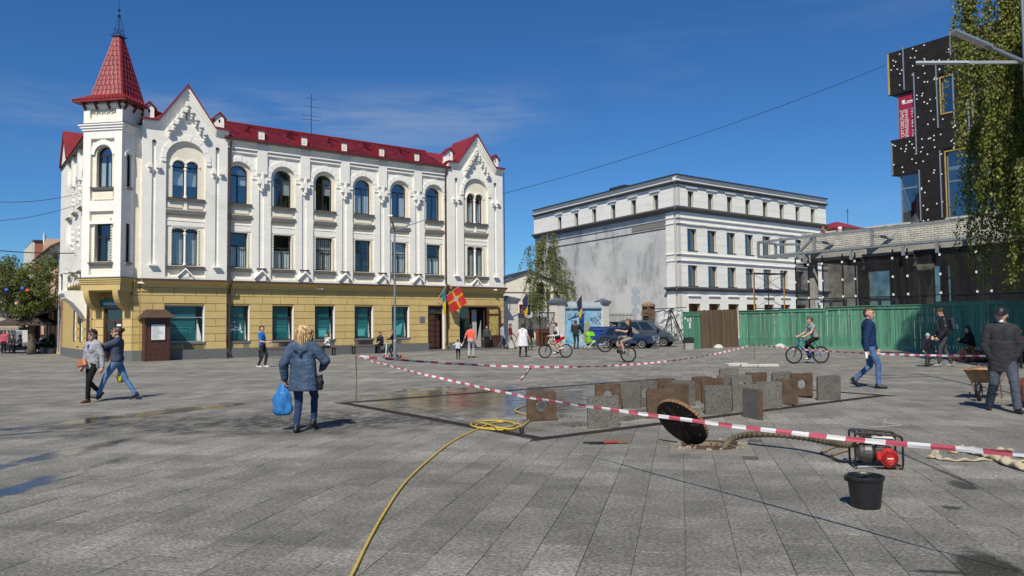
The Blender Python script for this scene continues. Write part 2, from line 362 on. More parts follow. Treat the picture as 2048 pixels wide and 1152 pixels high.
 damp_dark = math_('MAXIMUM', wet, damp_dark); damp_dark = math_('MAXIMUM', damp_dark, math_('MULTIPLY', blotch(G(1000, 1010), 8.0, 3.6, 0, .2), .22))  # last term: broad soft darkening over the near paving
 dk = _n(t, 'ShaderNodeMixRGB', blend_type='MULTIPLY'); t.links.new(math_('MULTIPLY', damp_dark, .92), dk.inputs[0]); t.links.new(du.outputs[0], dk.inputs[1]); dk.inputs[2].default_value = (.27, .265, .26, 1)
 mu = _n(t, 'ShaderNodeMixRGB'); mu.inputs[2].default_value = (.15, .115, .07, 1)
 mudm = math_('MULTIPLY', math_('MAXIMUM', seg((620, 800), (860, 785), .55, .2), math_('MAXIMUM', seg((250, 833), (470, 808), .35, .2), seg((1140, 870), (1420, 893), .5, .2))), rng_(mid, .42, .6, .1, .75))
 t.links.new(mudm, mu.inputs[0]); t.links.new(dk.outputs[0], mu.inputs[1])
 t.links.new(mu.outputs[0], b.inputs['Base Color'])
 t.links.new(math_('SUBTRACT', rng_(wet, 0, 1, .78, .15), math_('MULTIPLY', rng_(noise_(2.3, 4), .5, .62, 0, 1), math_('MULTIPLY', wet, .13))), b.inputs['Roughness'])
 t.links.new(rng_(wet, 0, 1, .35, .22), b.inputs['Specular IOR Level'])
 bp = _n(t, 'ShaderNodeBump'); bp.inputs['Distance'].default_value = .012
 t.links.new(rng_(wet, 0, 1, .55, .06), bp.inputs['Strength']); t.links.new(fl, bp.inputs['Height']); t.links.new(bp.outputs[0], b.inputs['Normal'])
 return m
PAVE = paving_material()
JOINT = mat('sandy_joint', (.085, .08, .07), .9, var=.2, vs=5)
def paving_far():
 """paving past the built slabs: same granite, joints too fine to see singly"""
 m = mat('granite_paving_far', (.19, .187, .175), .8, var=.13, vs=.5, bump=.3, bs=20, spec=.3); t = m.node_tree; b = t.nodes['Principled BSDF']
 g = _n(t, 'ShaderNodeNewGeometry'); mpn = _n(t, 'ShaderNodeMapping'); mpn.inputs['Rotation'].default_value = (0, 0, R(12.5) + R(90)); t.links.new(g.outputs['Position'], mpn.inputs[0])
 br = _n(t, 'ShaderNodeTexBrick'); br.inputs['Scale'].default_value = 1; br.inputs['Brick Width'].default_value = .7; br.inputs['Row Height'].default_value = .35; br.inputs['Mortar Size'].default_value = .008
 br.inputs['Color1'].default_value = (1.1, 1.1, 1.1, 1); br.inputs['Color2'].default_value = (.82, .82, .82, 1); br.inputs['Mortar'].default_value = (.5, .48, .45, 1); t.links.new(mpn.outputs[0], br.inputs['Vector'])
 src = b.inputs['Base Color'].links[0].from_socket; mu = _n(t, 'ShaderNodeMixRGB', blend_type='MULTIPLY'); mu.inputs[0].default_value = 1
 t.links.new(src, mu.inputs[1]); t.links.new(br.outputs[0], mu.inputs[2]); t.links.new(mu.outputs[0], b.inputs['Base Color'])
 return m
PAVEF = paving_far()
pave = empty('pavement', kind='structure'); pave['label'] = 'wide square paved with grey granite slabs'
TA = R(12.5); ta = Vector((math.sin(TA), math.cos(TA), 0)); tb = Vector((math.cos(TA), -math.sin(TA), 0))
TW, TL = .35, .70
FB = G(1085, 874); FW_, FD_ = 9.45, 6.55
def fpt(p, q, z=0): return FB + U * p + V * q + Vector((0, 0, z))
def fuv(P): d = P - FB; return d.dot(U), d.dot(V)
MH = G(1424, 884); mha = round(MH.dot(ta) / TL) * TL; mhb = round(MH.dot(tb) / TW) * TW
MH = ta * mha + tb * mhb
pa, pb = .70, .525
def rect_clip(poly, axes):
 """part of a convex slab outline outside a rectangle given as 4 (function) half-planes"""
 best = None
 for fn in axes:
  out = []
  for i in range(len(poly)):
   a, b_ = poly[i], poly[(i + 1) % len(poly)]; da, db = fn(a), fn(b_)
   if da >= 0: out.append(a)
   if da * db < 0: out.append(a + (b_ - a) * (da / (da - db)))
  if len(out) >= 3:
   ar = abs(sum((out[i].x * out[(i + 1) % len(out)].y - out[(i + 1) % len(out)].x * out[i].y) for i in range(len(out)))) / 2
   if best is None or ar > best[0]: best = (ar, out)
 return best
GRW = .24
faxes = [lambda P: -(fuv(P)[0] + GRW), lambda P: fuv(P)[0] - FW_ - GRW, lambda P: -(fuv(P)[1] + GRW), lambda P: fuv(P)[1] - FD_ - GRW]
maxes = [lambda P: -((P - MH).dot(ta) + pa), lambda P: (P - MH).dot(ta) - pa, lambda P: -((P - MH).dot(tb) + pb), lambda P: (P - MH).dot(tb) - pb]
def slab_mesh(poly, th=.05, ch=.0018):
 n = len(poly); c = sum(poly, Vector()) / n
 b_ = MB(); low = [p + Vector((0, 0, -th)) for p in poly]; mid_ = [p + Vector((0, 0, -ch)) for p in poly]; top = [p + (c - p).normalized() * ch * 1.3 for p in poly]
 vs = low + mid_ + top; fs = [tuple(2 * n + i for i in range(n))]
 for i in range(n):
  j = (i + 1) % n; fs += [(i, j, n + j, n + i), (n + i, n + j, 2 * n + j, 2 * n + i)]
 return vs, fs
cells = []
gp = .0022
for ib in range(-150, 151):
 for ia in range(2, 92):
  off = (TL / 2 if ib % 2 else 0) + ((ib * 7919) % 5 - 2) * .03
  c = ta * (ia * TL + off) + tb * (ib * TW + TW / 2)
  if c.y < 2.2 or c.y > 62: continue
  lim = c.y * .70 + 2.5
  if abs(c.x) > lim: continue
  poly = [c + ta * (sa * (TL / 2 - gp)) + tb * (sb * (TW / 2 - gp)) for sa, sb in ((-1, -1), (-1, 1), (1, 1), (1, -1))]
  whole = True
  for ax in (faxes, maxes):
   if not any(all(fn(p) >= 0 for p in poly) for fn in ax):
    r_ = rect_clip(poly, ax)
    if r_ is None or r_[0] < .004: poly = None; break
    poly = r_[1]; whole = False
  if poly is None: continue
  cells.append((c, poly, whole))
inview = [k for k, (c, p, w) in enumerate(cells) if c.y > 4.6 and abs(c.x) < c.y * .676 + .1]
inview.sort(key=lambda k: cells[k][0].y)
near = set(inview[:250])
base_poly = [tb * (sb * (TW / 2 - gp)) + ta * (sa * (TL / 2 - gp)) for sa, sb in ((-1, -1), (-1, 1), (1, 1), (1, -1))]
b0 = MB(); b0.add(*slab_mesh(base_poly)); slab_me = b0.mesh('paving_slab', PAVE)
rest = MB()
for k, (c, poly, whole) in enumerate(cells):
 dz = rng.uniform(-.0018, .0018)
 if k in near:
  if whole:
   o = link('paving_slab', slab_me, pave, c + Vector((0, 0, dz)), (rng.uniform(-.003, .003), rng.uniform(-.003, .003), 0))
  else:
   b1 = MB(); b1.add(*slab_mesh([p - c for p in poly])); o = b1.build('paving_slab', PAVE, pave, loc=c + Vector((0, 0, dz)))
 else:
  t1, t2 = rng.uniform(-.003, .003), rng.uniform(-.003, .003)
  vs, fs = slab_mesh(poly)
  rest.add([(p.x, p.y, p.z + dz + (p.x - c.x) * t1 + (p.y - c.y) * t2) for p in vs], fs)
tag(rest.build('paving_slabs', PAVE, pave, recalc=False), kind='stuff')
lifted = {(0, 1), (2, 1), (4, 1), (3, 3), (6, 2), (9, 1), (12, 0), (7, 4), (14, 2), (1, 3)}
def cell_of(px, py): p, q = fuv(G(px, py)); return int(p / .525), int(q / .5038)
lifted |= {cell_of(1140, 848), cell_of(1260, 833), cell_of(1395, 816), cell_of(1612, 795), cell_of(1340, 818)}
nf = 0
fpoly = [U * x + V * y for x, y in ((-.26, -.248), (.26, -.248), (.26, .248), (-.26, .248))]
b0 = MB(); b0.add(*slab_mesh(fpoly, .08)); field_me = b0.mesh('fountain_slab', PAVE)
for i in range(18):
 for j in range(13):
  if (i, j) in lifted: continue
  link('fountain_slab', field_me, pave, fpt((i + .5) * .525, (j + .5) * .5038, rng.uniform(-.006, .0)), (rng.uniform(-.004, .004), rng.uniform(-.004, .004), 0))
MUD = mat('wet_pit_floor', (.06, .05, .04), .5, var=.4, vs=3, bump=.5, bs=18)
p0 = [fpt(-GRW, -GRW, -.16), fpt(FW_ + GRW, -GRW, -.16), fpt(FW_ + GRW, FD_ + GRW, -.16), fpt(-GRW, FD_ + GRW, -.16)]
pan = MB(); pan.add(p0 + [p + Vector((0, 0, .15)) for p in p0], [(0, 1, 2, 3), (0, 4, 5, 1), (1, 5, 6, 2), (2, 6, 7, 3), (3, 7, 4, 0)]); pan.build('fountain_pit', MUD, pave, recalc=False)
sup = MB()
for i in range(19):
 for j in range(14):
  p = fpt(i * .525, j * .5038); sup.box(p.x - .05, p.x + .05, p.y - .05, p.y + .05, -.16, -.085)
tag(sup.build('slab_supports', mat('grey_mortar', (.2, .19, .17), .9), pave), kind='stuff')
GRATE = mat('rusty_grate', (.055, .042, .034), .6, metal=.4, var=.35, vs=5, bump=.2)
def grate_mesh(L):
 b_ = MB(); b_.box(0, L, 0, .03, -.05, 0); b_.box(0, L, GRW - .03, GRW, -.05, 0); b_.box(0, L, .03, GRW - .03, -.06, -.045)
 n = int(L / .035)
 for i in range(n): x = L * i / n; b_.box(x, x + .016, .03, GRW - .03, -.045, -.003)
 return b_.mesh('drain_grate', GRATE)
gl_ = (FW_ + 2 * GRW) / 14; gs_ = FD_ / 9
gm1, gm2 = grate_mesh(gl_ - .006), grate_mesh(gs_ - .006)
for i in range(14):
 link('drain_grate', gm1, pave, fpt(-GRW + i * gl_, -GRW), (0, 0, GRID)); link('drain_grate', gm1, pave, fpt(-GRW + i * gl_, FD_), (0, 0, GRID))
for i in range(9):
 link('drain_grate', gm2, pave, fpt(0, i * gs_), (0, 0, GRID + R(90))); link('drain_grate', gm2, pave, fpt(FW_ + GRW, i * gs_), (0, 0, GRID + R(90)))
hp = [MH + ta * (sa * (pa - .004)) + tb * (sb * (pb - .004)) for sa, sb in ((-1, -1), (-1, 1), (1, 1), (1, -1))]
circ = [MH + Vector((.31 * math.cos(a), .31 * math.sin(a), 0)) for a in np.linspace(0, 2 * math.pi, 25)[:-1]]
pm = MB(); pm.prism([(p.x, p.y) for p in hp], -.05, -.002, holes=[[(p.x, p.y) for p in circ]], plane='xy')
pm.build('manhole_surround', mat('worn_concrete', (.20, .185, .155), .9, var=.25, vs=5, bump=.6, bs=25), pave)
pm = MB(); pm.lathe([(.37, -.01), (.37, .018), (.325, .018), (.325, -.02), (.31, -.02), (.31, -1.2), (.0, -1.2)], (MH.x, MH.y, 0), 28, caps=False)
pm.build('manhole_shaft', mat('rusty_iron_ring', (.12, .065, .035), .75, metal=.3, var=.35, vs=9, bump=.3), pave)
BIG = 1500
def ccw(l): return [(p.x, p.y) for p in l]
nearq = [(-60, -20), (60, -20), (60, 62), (-60, 62)]
sh = MB(); tess = tessellate_polygon([[Vector((*p, 0)) for p in nearq], [Vector((p.x, p.y, 0)) for p in p0], [Vector((p.x, p.y, 0)) for p in hp]])
fl_ = nearq + ccw(p0) + ccw(hp); sh.add([(x, y, -.012) for x, y in fl_], [tuple(t_) for t_ in tess])
sh.build('joint_bed', JOINT, pave)
fp = MB(); o4 = [(-BIG, -BIG), (BIG, -BIG), (BIG, BIG), (-BIG, BIG)]
tess = tessellate_polygon([[Vector((*p, 0)) for p in o4], [Vector((*p, 0)) for p in [(-59, -19), (59, -19), (59, 61), (-59, 61)]]])
fp.add([(x, y, -.008) for x, y in o4 + [(-59, -19), (59, -19), (59, 61), (-59, 61)]], [tuple(t_) for t_ in tess])
tag(fp.build('ground', PAVEF), kind='structure')
side = MB()
for pts in ([(-60, 2), (-4, 2), (-45, 61), (-60, 61)], [(4, 2), (60, 2), (60, 61), (45, 61)]):
 side.add([(x, y, -.010) for x, y in pts], [(0, 1, 2, 3)])
side.build('far_paving', PAVEF, pave)
# --- the white corner house
P0 = G(450, 716); P0.z = 0
B1 = empty('corner_house', P0, GRID, 'three-storey white brick corner house with ochre ground floor, red roof and pointed tower', 'building')
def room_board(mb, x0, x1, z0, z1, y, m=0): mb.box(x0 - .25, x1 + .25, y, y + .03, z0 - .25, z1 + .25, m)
def window(parent, x0, x1, z0, z1, y, arched=False, T=None, glass=None, blind=None, transom=.62, mull=True, fw=.055, rise=None, fm=None, depth=.55, casement=False):
 """frame, panes and what is seen inside; z1 = springing line when arched"""
 fm = fm or FRAME; glass = glass or GLASS
 out = arch(x0, x1, z0, z1, 10, rise) if arched else rect(x0, x1, z0, z1)
 inn = arch(x0 + fw, x1 - fw, z0 + fw, z1, 10, (rise - fw if rise else None)) if arched else rect(x0 + fw, x1 - fw, z0 + fw, z1 - fw)
 f = MB(T); f.prism(out, y, y + .07, holes=[inn])
 zt = z0 + (z1 - z0) * (transom or 0) if not arched else z1 - .02
 if transom: f.box(x0 + fw, x1 - fw, y + .005, y + .065, zt - .035, zt + .035)
 c = (x0 + x1) / 2
 if mull: f.box(c - .035, c + .035, y + .004, y + .066, z0 + fw, zt - .035 if transom else z1 - fw)
 w = f.build('window', fm, parent)
 top = z1 + ((rise or (x1 - x0) / 2) if arched else 0)
 def pane(poly):
  g = MB(T); n = len(poly); g.add([(p[0], y + .04, p[1]) for p in poly], [tuple(range(n))]); g.build('pane', glass, w, recalc=False)
 zb = zt - .035 if transom else (z1 if arched else z1 - fw)
 if transom:
  if arched: pane([(x0 + fw, zt + .035), (x1 - fw, zt + .035)] + inn[2:])
  else: pane(rect(x0 + fw, x1 - fw, zt + .035, z1 - fw))
  if mull: pane(rect(x0 + fw, c - .035, z0 + fw, zb)); pane(rect(c + .035, x1 - fw, z0 + fw, zb))
  else: pane(rect(x0 + fw, x1 - fw, z0 + fw, zb))
 else:
  pane(inn)
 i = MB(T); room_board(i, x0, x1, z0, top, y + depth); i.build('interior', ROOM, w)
 if blind:
  kind, lo, hi = blind; bb = MB(T); za, zc = z0 + (top - z0) * lo, z0 + (top - z0) * hi
  if kind == 'slats':
   n = 9
   for k in range(n):
    xx = x0 + (x1 - x0) * (k + .15) / n; bb.box(xx, xx + (x1 - x0) / n * .62, y + .14 + .02 * (k % 2), y + .15 + .02 * (k % 2), za, zc)
  elif kind == 'roll': bb.box(x0 + .02, x1 - .02, y + .13, y + .14, za, zc)
  elif kind == 'half': bb.box(c + .02, x1 - .02, y + .13, y + .14, za, zc)
  else:
   n = 10; vs = []
   for k in range(n + 1):
    xx = x0 + (x1 - x0) * k / n; vs += [(xx, y + .16 + .035 * (k % 2), za), (xx, y + .16 + .035 * (k % 2), zc)]
   bb.add(vs, [(2 * k, 2 * k + 2, 2 * k + 3, 2 * k + 1) for k in range(n)])
  bb.build('blind', BLIND, w)
 return w
def trimbox(x0, x1, y0, y1, z0, z1, name='moulding', mt=None, T=None, parent=None):
 b_ = MB(T); b_.box(x0, x1, y0, y1, z0, z1); return b_.build(name, mt or TRIM, parent or B1)
def sill(x0, x1, z, y, T=None, h=.16, proj=.24):
 """moulded window sill with sloping flashing"""
 b_ = MB(T); b_.prism([(y, z), (y - proj, z - .03), (y - proj, z - .06), (y - proj * .6, z - .09), (y - proj * .4, z - h), (y, z - h)], x0, x1, plane='yz'); o = b_.build('sill', SILLG, B1)
 b_ = MB(T); b_.prism([(y, z + .012), (y - proj - .02, z - .022), (y - proj - .02, z - .034), (y, z)], x0 - .01, x1 + .01, plane='yz'); b_.build('flashing', BRN, o)
 return o
def dentils(x0, x1, z0, z1, y, T=None):
 """little brick teeth round a window head and its jambs"""
 b_ = MB(T); n = int((x1 - x0) / .11)
 for k in range(n): xx = x0 + (x1 - x0) * k / n; b_.box(xx, xx + .055, y - .05, y, z1, z1 + .07)
 m_ = int((z1 - z0) / .14)
 for k in range(m_):
  zz = z0 + .03 + (z1 - z0) * k / m_; b_.box(x1, x1 + .055, y - .05, y, zz, zz + .07); b_.box(x0 - .055, x0, y - .05, y, zz, zz + .07)
 return tag(b_.build('dentils', WHITE, B1), kind='stuff')
_vc = {}
def voussoirs(cx, zs, r0, r1, y, n=9, T=None, rise=None, dy=.05):
 for k in range(n):
  a0 = math.pi * k / n + .012; a1 = math.pi * (k + 1) / n - .012; rr = r1 + (.07 if k == n // 2 else 0)
  key = (n, k, round(r0, 3), round(rr, 3), dy)
  poly = [(r0 * math.cos(a0), r0 * math.sin(a0)), (rr * math.cos(a0), rr * math.sin(a0)), (rr * math.cos((a0 + a1) / 2), rr * math.sin((a0 + a1) / 2)), (rr * math.cos(a1), rr * math.sin(a1)), (r0 * math.cos(a1), r0 * math.sin(a1)), (r0 * math.cos((a0 + a1) / 2), r0 * math.sin((a0 + a1) / 2))]
  if T is None:
   if key not in _vc: _vc[key] = MB().prism(poly, -dy, 0).mesh('voussoir', TRIM)
   link('voussoir', _vc[key], B1, (cx, y, zs))
  else:
   b_ = MB(T); b_.prism([(cx + p[0], zs + p[1]) for p in poly], y - dy, y); b_.build('voussoir', TRIM, B1)
S0, S1 = -4.63, 18.75
ZC, ZE = 4.25, 12.15               # top of ground-floor cornice, eaves
LB, RB = (-4.3, 0.0), (14.25, 18.75)   # gabled end bays
WC = [0.69 + 2.526 * k for k in range(6)]
HW = .53
# --- main wall: outer skin with a recess for each window axis and a slot in each pier
holes = []
for w in WC:
 holes.append(arch(w - .72, w + .72, 4.36, 10.2))
piers = [(WC[k] + WC[k + 1]) / 2 for k in range(5)]
for p in piers: holes.append(rect(p - .14, p + .14, 4.98, 9.45))
b_ = MB(); b_.prism(rect(0.0, RB[0], ZC, ZE), 0, .12, holes=holes); b_.build('wall', WHITE, B1)
holes = []
for w in WC: holes += [arch(w - HW, w + HW, 8.6, 10.2), rect(w - HW, w + HW, 5.0, 6.95)]
b_ = MB(); b_.prism(rect(0.0, RB[0], ZC, ZE - .1), .123, .38, holes=holes); b_.build('recessed_wall', CREAM, B1)
blinds3 = [('half', .5, .9), ('half', .35, .78), ('half', .45, .9), ('curtain', 0, .55), ('half', .02, .6), None]
blinds2 = [('slats', .02, .6), ('curtain', .0, .55), ('slats', .02, .98), None, ('slats', .02, .98), ('curtain', .03, .55)]
for k, w in enumerate(WC):
 window(B1, w - HW, w + HW, 8.6, 10.2, .30, True, glass=GLASSB, blind=blinds3[k])
 window(B1, w - HW, w + HW, 5.0, 6.95, .30, False, blind=blinds2[k])
 voussoirs(w, 10.2, .735, 1.0, -.002)
 for sx in (-1, 1): trimbox(w + sx * .87 - .14, w + sx * .87 + .14, -.06, -.002, 10.02, 10.16, 'impost')
 sill(w - .70, w + .70, 8.58, .118); sill(w - .70, w + .70, 4.96, .118, h=.2)
 trimbox(w - .56, w + .56, .075, .121, 8.02, 8.30, 'apron_panel', CREAM)
 b_ = MB(); b_.prism([(.12, 7.98), (-.10, 7.95), (-.12, 7.90), (-.03, 7.72), (.05, 7.62), (.12, 7.62)], w - .71, w + .71, plane='yz'); b_.build('string_course', SILLG, B1)
 trimbox(w - .71, w + .71, .06, .121, 7.36, 7.42, 'ledge'); trimbox(w - .69, w + .69, .08, .1205, 7.04, 7.34, 'lintel', WHITE)
 dentils(w - HW, w + HW, 5.05, 6.97, .121)
 a = piers[k - 1] + .31 if k else .02; c = piers[k] - .31 if k < 5 else RB[0] - .02
 for z, pr in ((11.42, .10), (11.62, .17), (11.98, .24)): trimbox(a, c, -pr, -.001, z, z + .075, 'frieze_ledge')
for p in piers:
 trimbox(p - .29, p + .29, -.13, -.001, 10.35, ZE - .02, 'pier_head', WHITE)
 for dx, z0, z1, pr in ((0, 9.95, 10.35, .22), (-.17, 9.78, 10.1, .22), (.17, 9.78, 10.1, .22), (0, 9.50, 9.95, .24), (0, 9.36, 9.50, .16)):
  trimbox(p + dx - (.06 if dx == 0 else .075), p + dx + (.06 if dx == 0 else .075), -pr, -.001, z0, z1, 'corbel')
 trimbox(p - .2, p + .2, .085, .119, 4.9, 9.5, 'slot_back', WHITE)
 b_ = MB(); b_.prism([(p - .24, 4.27), (p + .24, 4.27), (p + .24, 4.55), (p, 4.82), (p - .24, 4.55)], -.10, .0); b_.build('pier_foot', TRIM, B1)
 for sx in (-1, 1):
  b_ = MB(); b_.prism([(p, 4.90), (p + sx * .40, 4.48), (p + sx * .40, 4.40), (p, 4.80)], -.24, -.002); b_.build('foot_gable', TRIM, B1)
 trimbox(p - .27, p + .27, -.13, -.001, 4.92, 4.985, 'foot_cap', BRN)
# --- gabled bays
def bay(x0, x1, mirror=False):
 c = (x0 + x1) / 2; h = (x1 - x0) / 2; y = -.22
 zg, za, sh_ = 12.50, 14.62, .72
 out = [(x0, ZC), (x1, ZC), (x1, zg - .02), (x1 - sh_, zg), (c, za - .12), (x0 + sh_, zg), (x0, zg - .02)]
 hs = [arch(c - 1.0, c + 1.0, 4.36, 10.62), rect(c - 1.60 - .09, c - 1.60 + .09, 4.98, 11.4), rect(c + 1.60 - .09, c + 1.60 + .09, 4.98, 11.4), rect(c - .06, c + .06, 12.78, 13.22)]
 b_ = MB(); b_.prism(out, y, y + .14, holes=hs); b_.build('gable_wall', WHITE, B1)
 hs2 = []
 for sx in (-1, 1): hs2 += [arch(c + sx * .335 - .32, c + sx * .335 + .32, 8.6, 10.28), arch(c + sx * .335 - .32, c + sx * .335 + .32, 4.98, 6.82, 10, .14)]
 out2 = [(x0 + .02, ZC), (x1 - .02, ZC), (x1 - .02, 12.3), (c + .9, 12.8), (c, 13.9), (c - .9, 12.8), (x0 + .02, 12.3)]
 b_ = MB(); b_.prism(out2, y + .143, y + .42, holes=hs2); b_.build('recessed_wall', CREAM, B1)
 for sx in (-1, 1):
  window(B1, c + sx * .335 - .32, c + sx * .335 + .32, 8.6, 10.28, y + .32, True, glass=GLASSB, mull=False, transom=.6, blind=('roll', .35, .72) if not mirror else ('roll', .02, .7))
  window(B1, c + sx * .335 - .32, c + sx * .335 + .32, 4.98, 6.82, y + .32, True, rise=.14, mull=False, transom=.6, blind=('slats', .02, .95))
  sill(c + sx * .46 - .5, c + sx * .46 + .5, 8.58, y + .14)
  trimbox(c + sx * .52 - .36, c + sx * .52 + .36, y + .09, y + .141, 8.05, 8.32, 'apron_panel', CREAM)
  for k in range(9):
   a0, a1 = math.pi * k / 9, math.pi * (k + 1) / 9; cx = c + sx * .335
   bb = MB(); bb.prism([(cx + .33 * math.cos(a0), 10.28 + .33 * math.sin(a0)), (cx + .40 * math.cos(a0), 10.28 + .40 * math.sin(a0)), (cx + .40 * math.cos(a1), 10.28 + .40 * math.sin(a1)), (cx + .33 * math.cos(a1), 10.28 + .33 * math.sin(a1))], y + .08, y + .142); bb.build('hood_stone', TRIM, B1)
  for dx in (-.2, .2):
   trimbox(c + sx * 1.6 + dx - .1, c + sx * 1.6 + dx + .1, y - .2, y - .001, 10.02, 10.18, 'corbel'); trimbox(c + sx * 1.6 + dx - .05, c + sx * 1.6 + dx + .05, y - .08, y - .001, 9.84, 10.02, 'corbel')
  bb = MB(); bb.prism(arch(c + sx * 1.6 - .1, c + sx * 1.6 + .1, 11.38, 11.42), y - .02, y + .0, holes=()); bb.build('slot_head', ROOM, B1)
  trimbox(c + sx * 1.6 - .2, c + sx * 1.6 + .2, y - .2, y - .001, 4.90, 4.985, 'slot_sill')
  trimbox(c + sx * 1.6 - .2, c + sx * 1.6 + .2, y + .10, y + .139, 4.9, 11.5, 'slot_back', WHITE)
 for z0, z1 in ((8.62, 10.2), (5.0, 6.75)):
  bb = MB(); bb.lathe([(.085, z0), (.085, z0 + .07), (.058, z0 + .1), (.055, z1 - .14), (.09, z1 - .1), (.09, z1)], (c, y + .17, 0), 10); bb.build('colonnette', TRIM, B1, smooth=False)
 trimbox(c - .07, c + .07, y + .04, y + .142, 7.75, 8.6, 'mullion_post', TRIM)
 b_ = MB(); b_.prism([(y + .14, 7.98), (y - .04, 7.95), (y - .06, 7.90), (y + .02, 7.72), (y + .07, 7.64), (y + .14, 7.64)], c - .99, c + .99, plane='yz'); b_.build('string_course', SILLG, B1)
 trimbox(c - .99, c + .99, y + .08, y + .141, 7.34, 7.40, 'ledge')
 trimbox(c - .97, c + .97, y + .10, y + .1405, 7.08, 7.32, 'lintel', WHITE)
 dentils(c - .66, c + .66, 5.05, 7.0, y + .142)
 sill(c - .98, c + .98, 4.94, y + .14, h=.2)
 b_ = MB(); b_.prism([(c - .2, 4.27), (c + .2, 4.27), (c + .2, 4.5), (c, 4.75), (c - .2, 4.5)], y + .0, y + .14); b_.build('pier_foot', TRIM, B1)
 for sx in (-1, 1):
  b_ = MB(); b_.prism([(c, 4.86), (c + sx * .38, 4.45), (c + sx * .38, 4.37), (c, 4.76)], y - .10, y + .138); b_.build('foot_gable', TRIM, B1)
 voussoirs(c, 10.62, 1.015, 1.26, y - .002, 7, dy=.04)
 for sx in (-1, 1): trimbox(c + sx * 1.13 - .12, c + sx * 1.13 + .12, y - .07, y - .002, 10.44, 10.58, 'impost')
 for k, (dx, zt, dz) in enumerate([(0, 13.72, .42)] + [(sx * (.22 * j), 13.72 - .36 * j, .40) for j in range(1, 5) for sx in (-1, 1)]):
  trimbox(c + dx - .085, c + dx + .085, y - .34, y - .001, zt - dz * .55, zt, 'corbel', WHITE)
  trimbox(c + dx - .05, c + dx + .05, y - .26, y - .001, zt - dz, zt - dz * .55, 'corbel', WHITE)
  trimbox(c + dx - .04, c + dx + .04, y - .16, y - .001, zt - dz - .12, zt - dz, 'corbel', WHITE)
 trimbox(c - .1, c + .1, y - .06, y - .001, 12.66, 12.74, 'vent_sill')
 for pr, o0, o1 in ((.06, -.42, -.30), (.12, -.30, -.18), (.20, -.18, -.03)):
  for sx in (-1, 1):
   n_ = Vector((2.0, 0, 1.45)).normalized(); 
   pts = []
   for o in (o0, o1): pts.append([(c + sx * (h + .02), zg + o * .85), (c + sx * (h - sh_ - o * .12), zg + o * .85 + .02), (c, za + o * 1.35)])
   poly = pts[0] + pts[1][::-1]
   bb = MB(); bb.prism(poly, y - pr, y - .001); bb.build('raking_cornice', TRIM, B1)
 for sx in (-1, 1):
  bb = MB(); bb.prism([(c + sx * (h + .08), zg - .03), (c + sx * (h - sh_ + .02), zg - .01), (c, za - .05), (c, za + .08), (c + sx * (h - sh_ - .02), zg + .10), (c + sx * (h + .08), zg + .08)], y - .28, y + .20); bb.build('coping', ROOFD, B1)
 for sx in (-1, 1):
  bb = MB(); bb.add([(c, y + .2, za), (c + sx * (h - sh_), y + .2, zg + .04), (c + sx * (h - sh_), 2.6, zg + .04), (c, 2.6, za)], [(0, 1, 2, 3)]); bb.build('gable_roof', ROOF, B1)
  bb = MB(); bb.box(c + sx * (h - sh_ / 2) - sh_ / 2, c + sx * (h - sh_ / 2) + sh_ / 2, y + .2, 1.2, zg - .25, zg + .05); bb.build('shoulder', ROOF, B1)
  px = c + sx * (h - .36); py = y + .30
  bb = MB(); bb.prism(arch(px - .24, px + .24, zg + .06, zg + .75, 2, .24), py, py + .46, holes=[arch(px - .06, px + .06, zg + .48, zg + .62, 6)]); pn = bb.build('pinnacle', TRIM, B1)
  bb = MB(); bb.box(px - .1, px + .1, py + .1, py + .12, zg + .4, zg + .72); bb.build('niche', ROOM, pn)
  bb = MB(); bb.box(px - .30, px + .30, py - .05, py + .5, zg + .06, zg + .16); bb.build('pinnacle_base', TRIM, pn)
  for s2 in (-1, 1):
   bb = MB(); bb.prism([(px, zg + 1.10), (px + s2 * .36, zg + .74), (px + s2 * .36, zg + .66), (px, zg + 1.0)], py - .1, py + .56); bb.build('pinnacle_roof', ROOFD, pn)
bay(*LB); bay(*RB, mirror=True)
b_ = MB(); b_.box(S0 - .4, LB[0], -.02, .3, ZC, 12.2); b_.build('wall', CREAM, B1)
for x in (LB[0], LB[1] - .14, RB[0], RB[1] - .14): trimbox(x + .001, x + .139, -.08, .3, ZC, 12.35, 'bay_return', WHITE)
# --- cornice over the ground floor
def cornice(x0, x1, y):
 b_ = MB(); b_.prism([(y, 3.78), (y - .05, 3.80), (y - .06, 3.92), (y - .18, 4.0), (y - .27, 4.06), (y - .36, 4.10), (y - .36, 4.19), (y, 4.22)], x0, x1, plane='yz'); o = b_.build('cornice', YEL, B1)
 b_ = MB(); b_.prism([(y + .12, 4.262), (y - .39, 4.215), (y - .39, 4.12), (y - .37, 4.12), (y - .37, 4.2), (y + .12, 4.24)], x0 - .01, x1 + .01, plane='yz'); b_.build('flashing', BRN, o)
 b_ = MB(); b_.box(x0, x1, y - .05, y - .001, 3.58, 3.63); b_.build('band', YEL, o)
cornice(S0 + .02, LB[0], -.05); cornice(LB[0], LB[1], -.24); cornice(LB[1], RB[0], -.05); cornice(RB[0], RB[1] + .05, -.24)
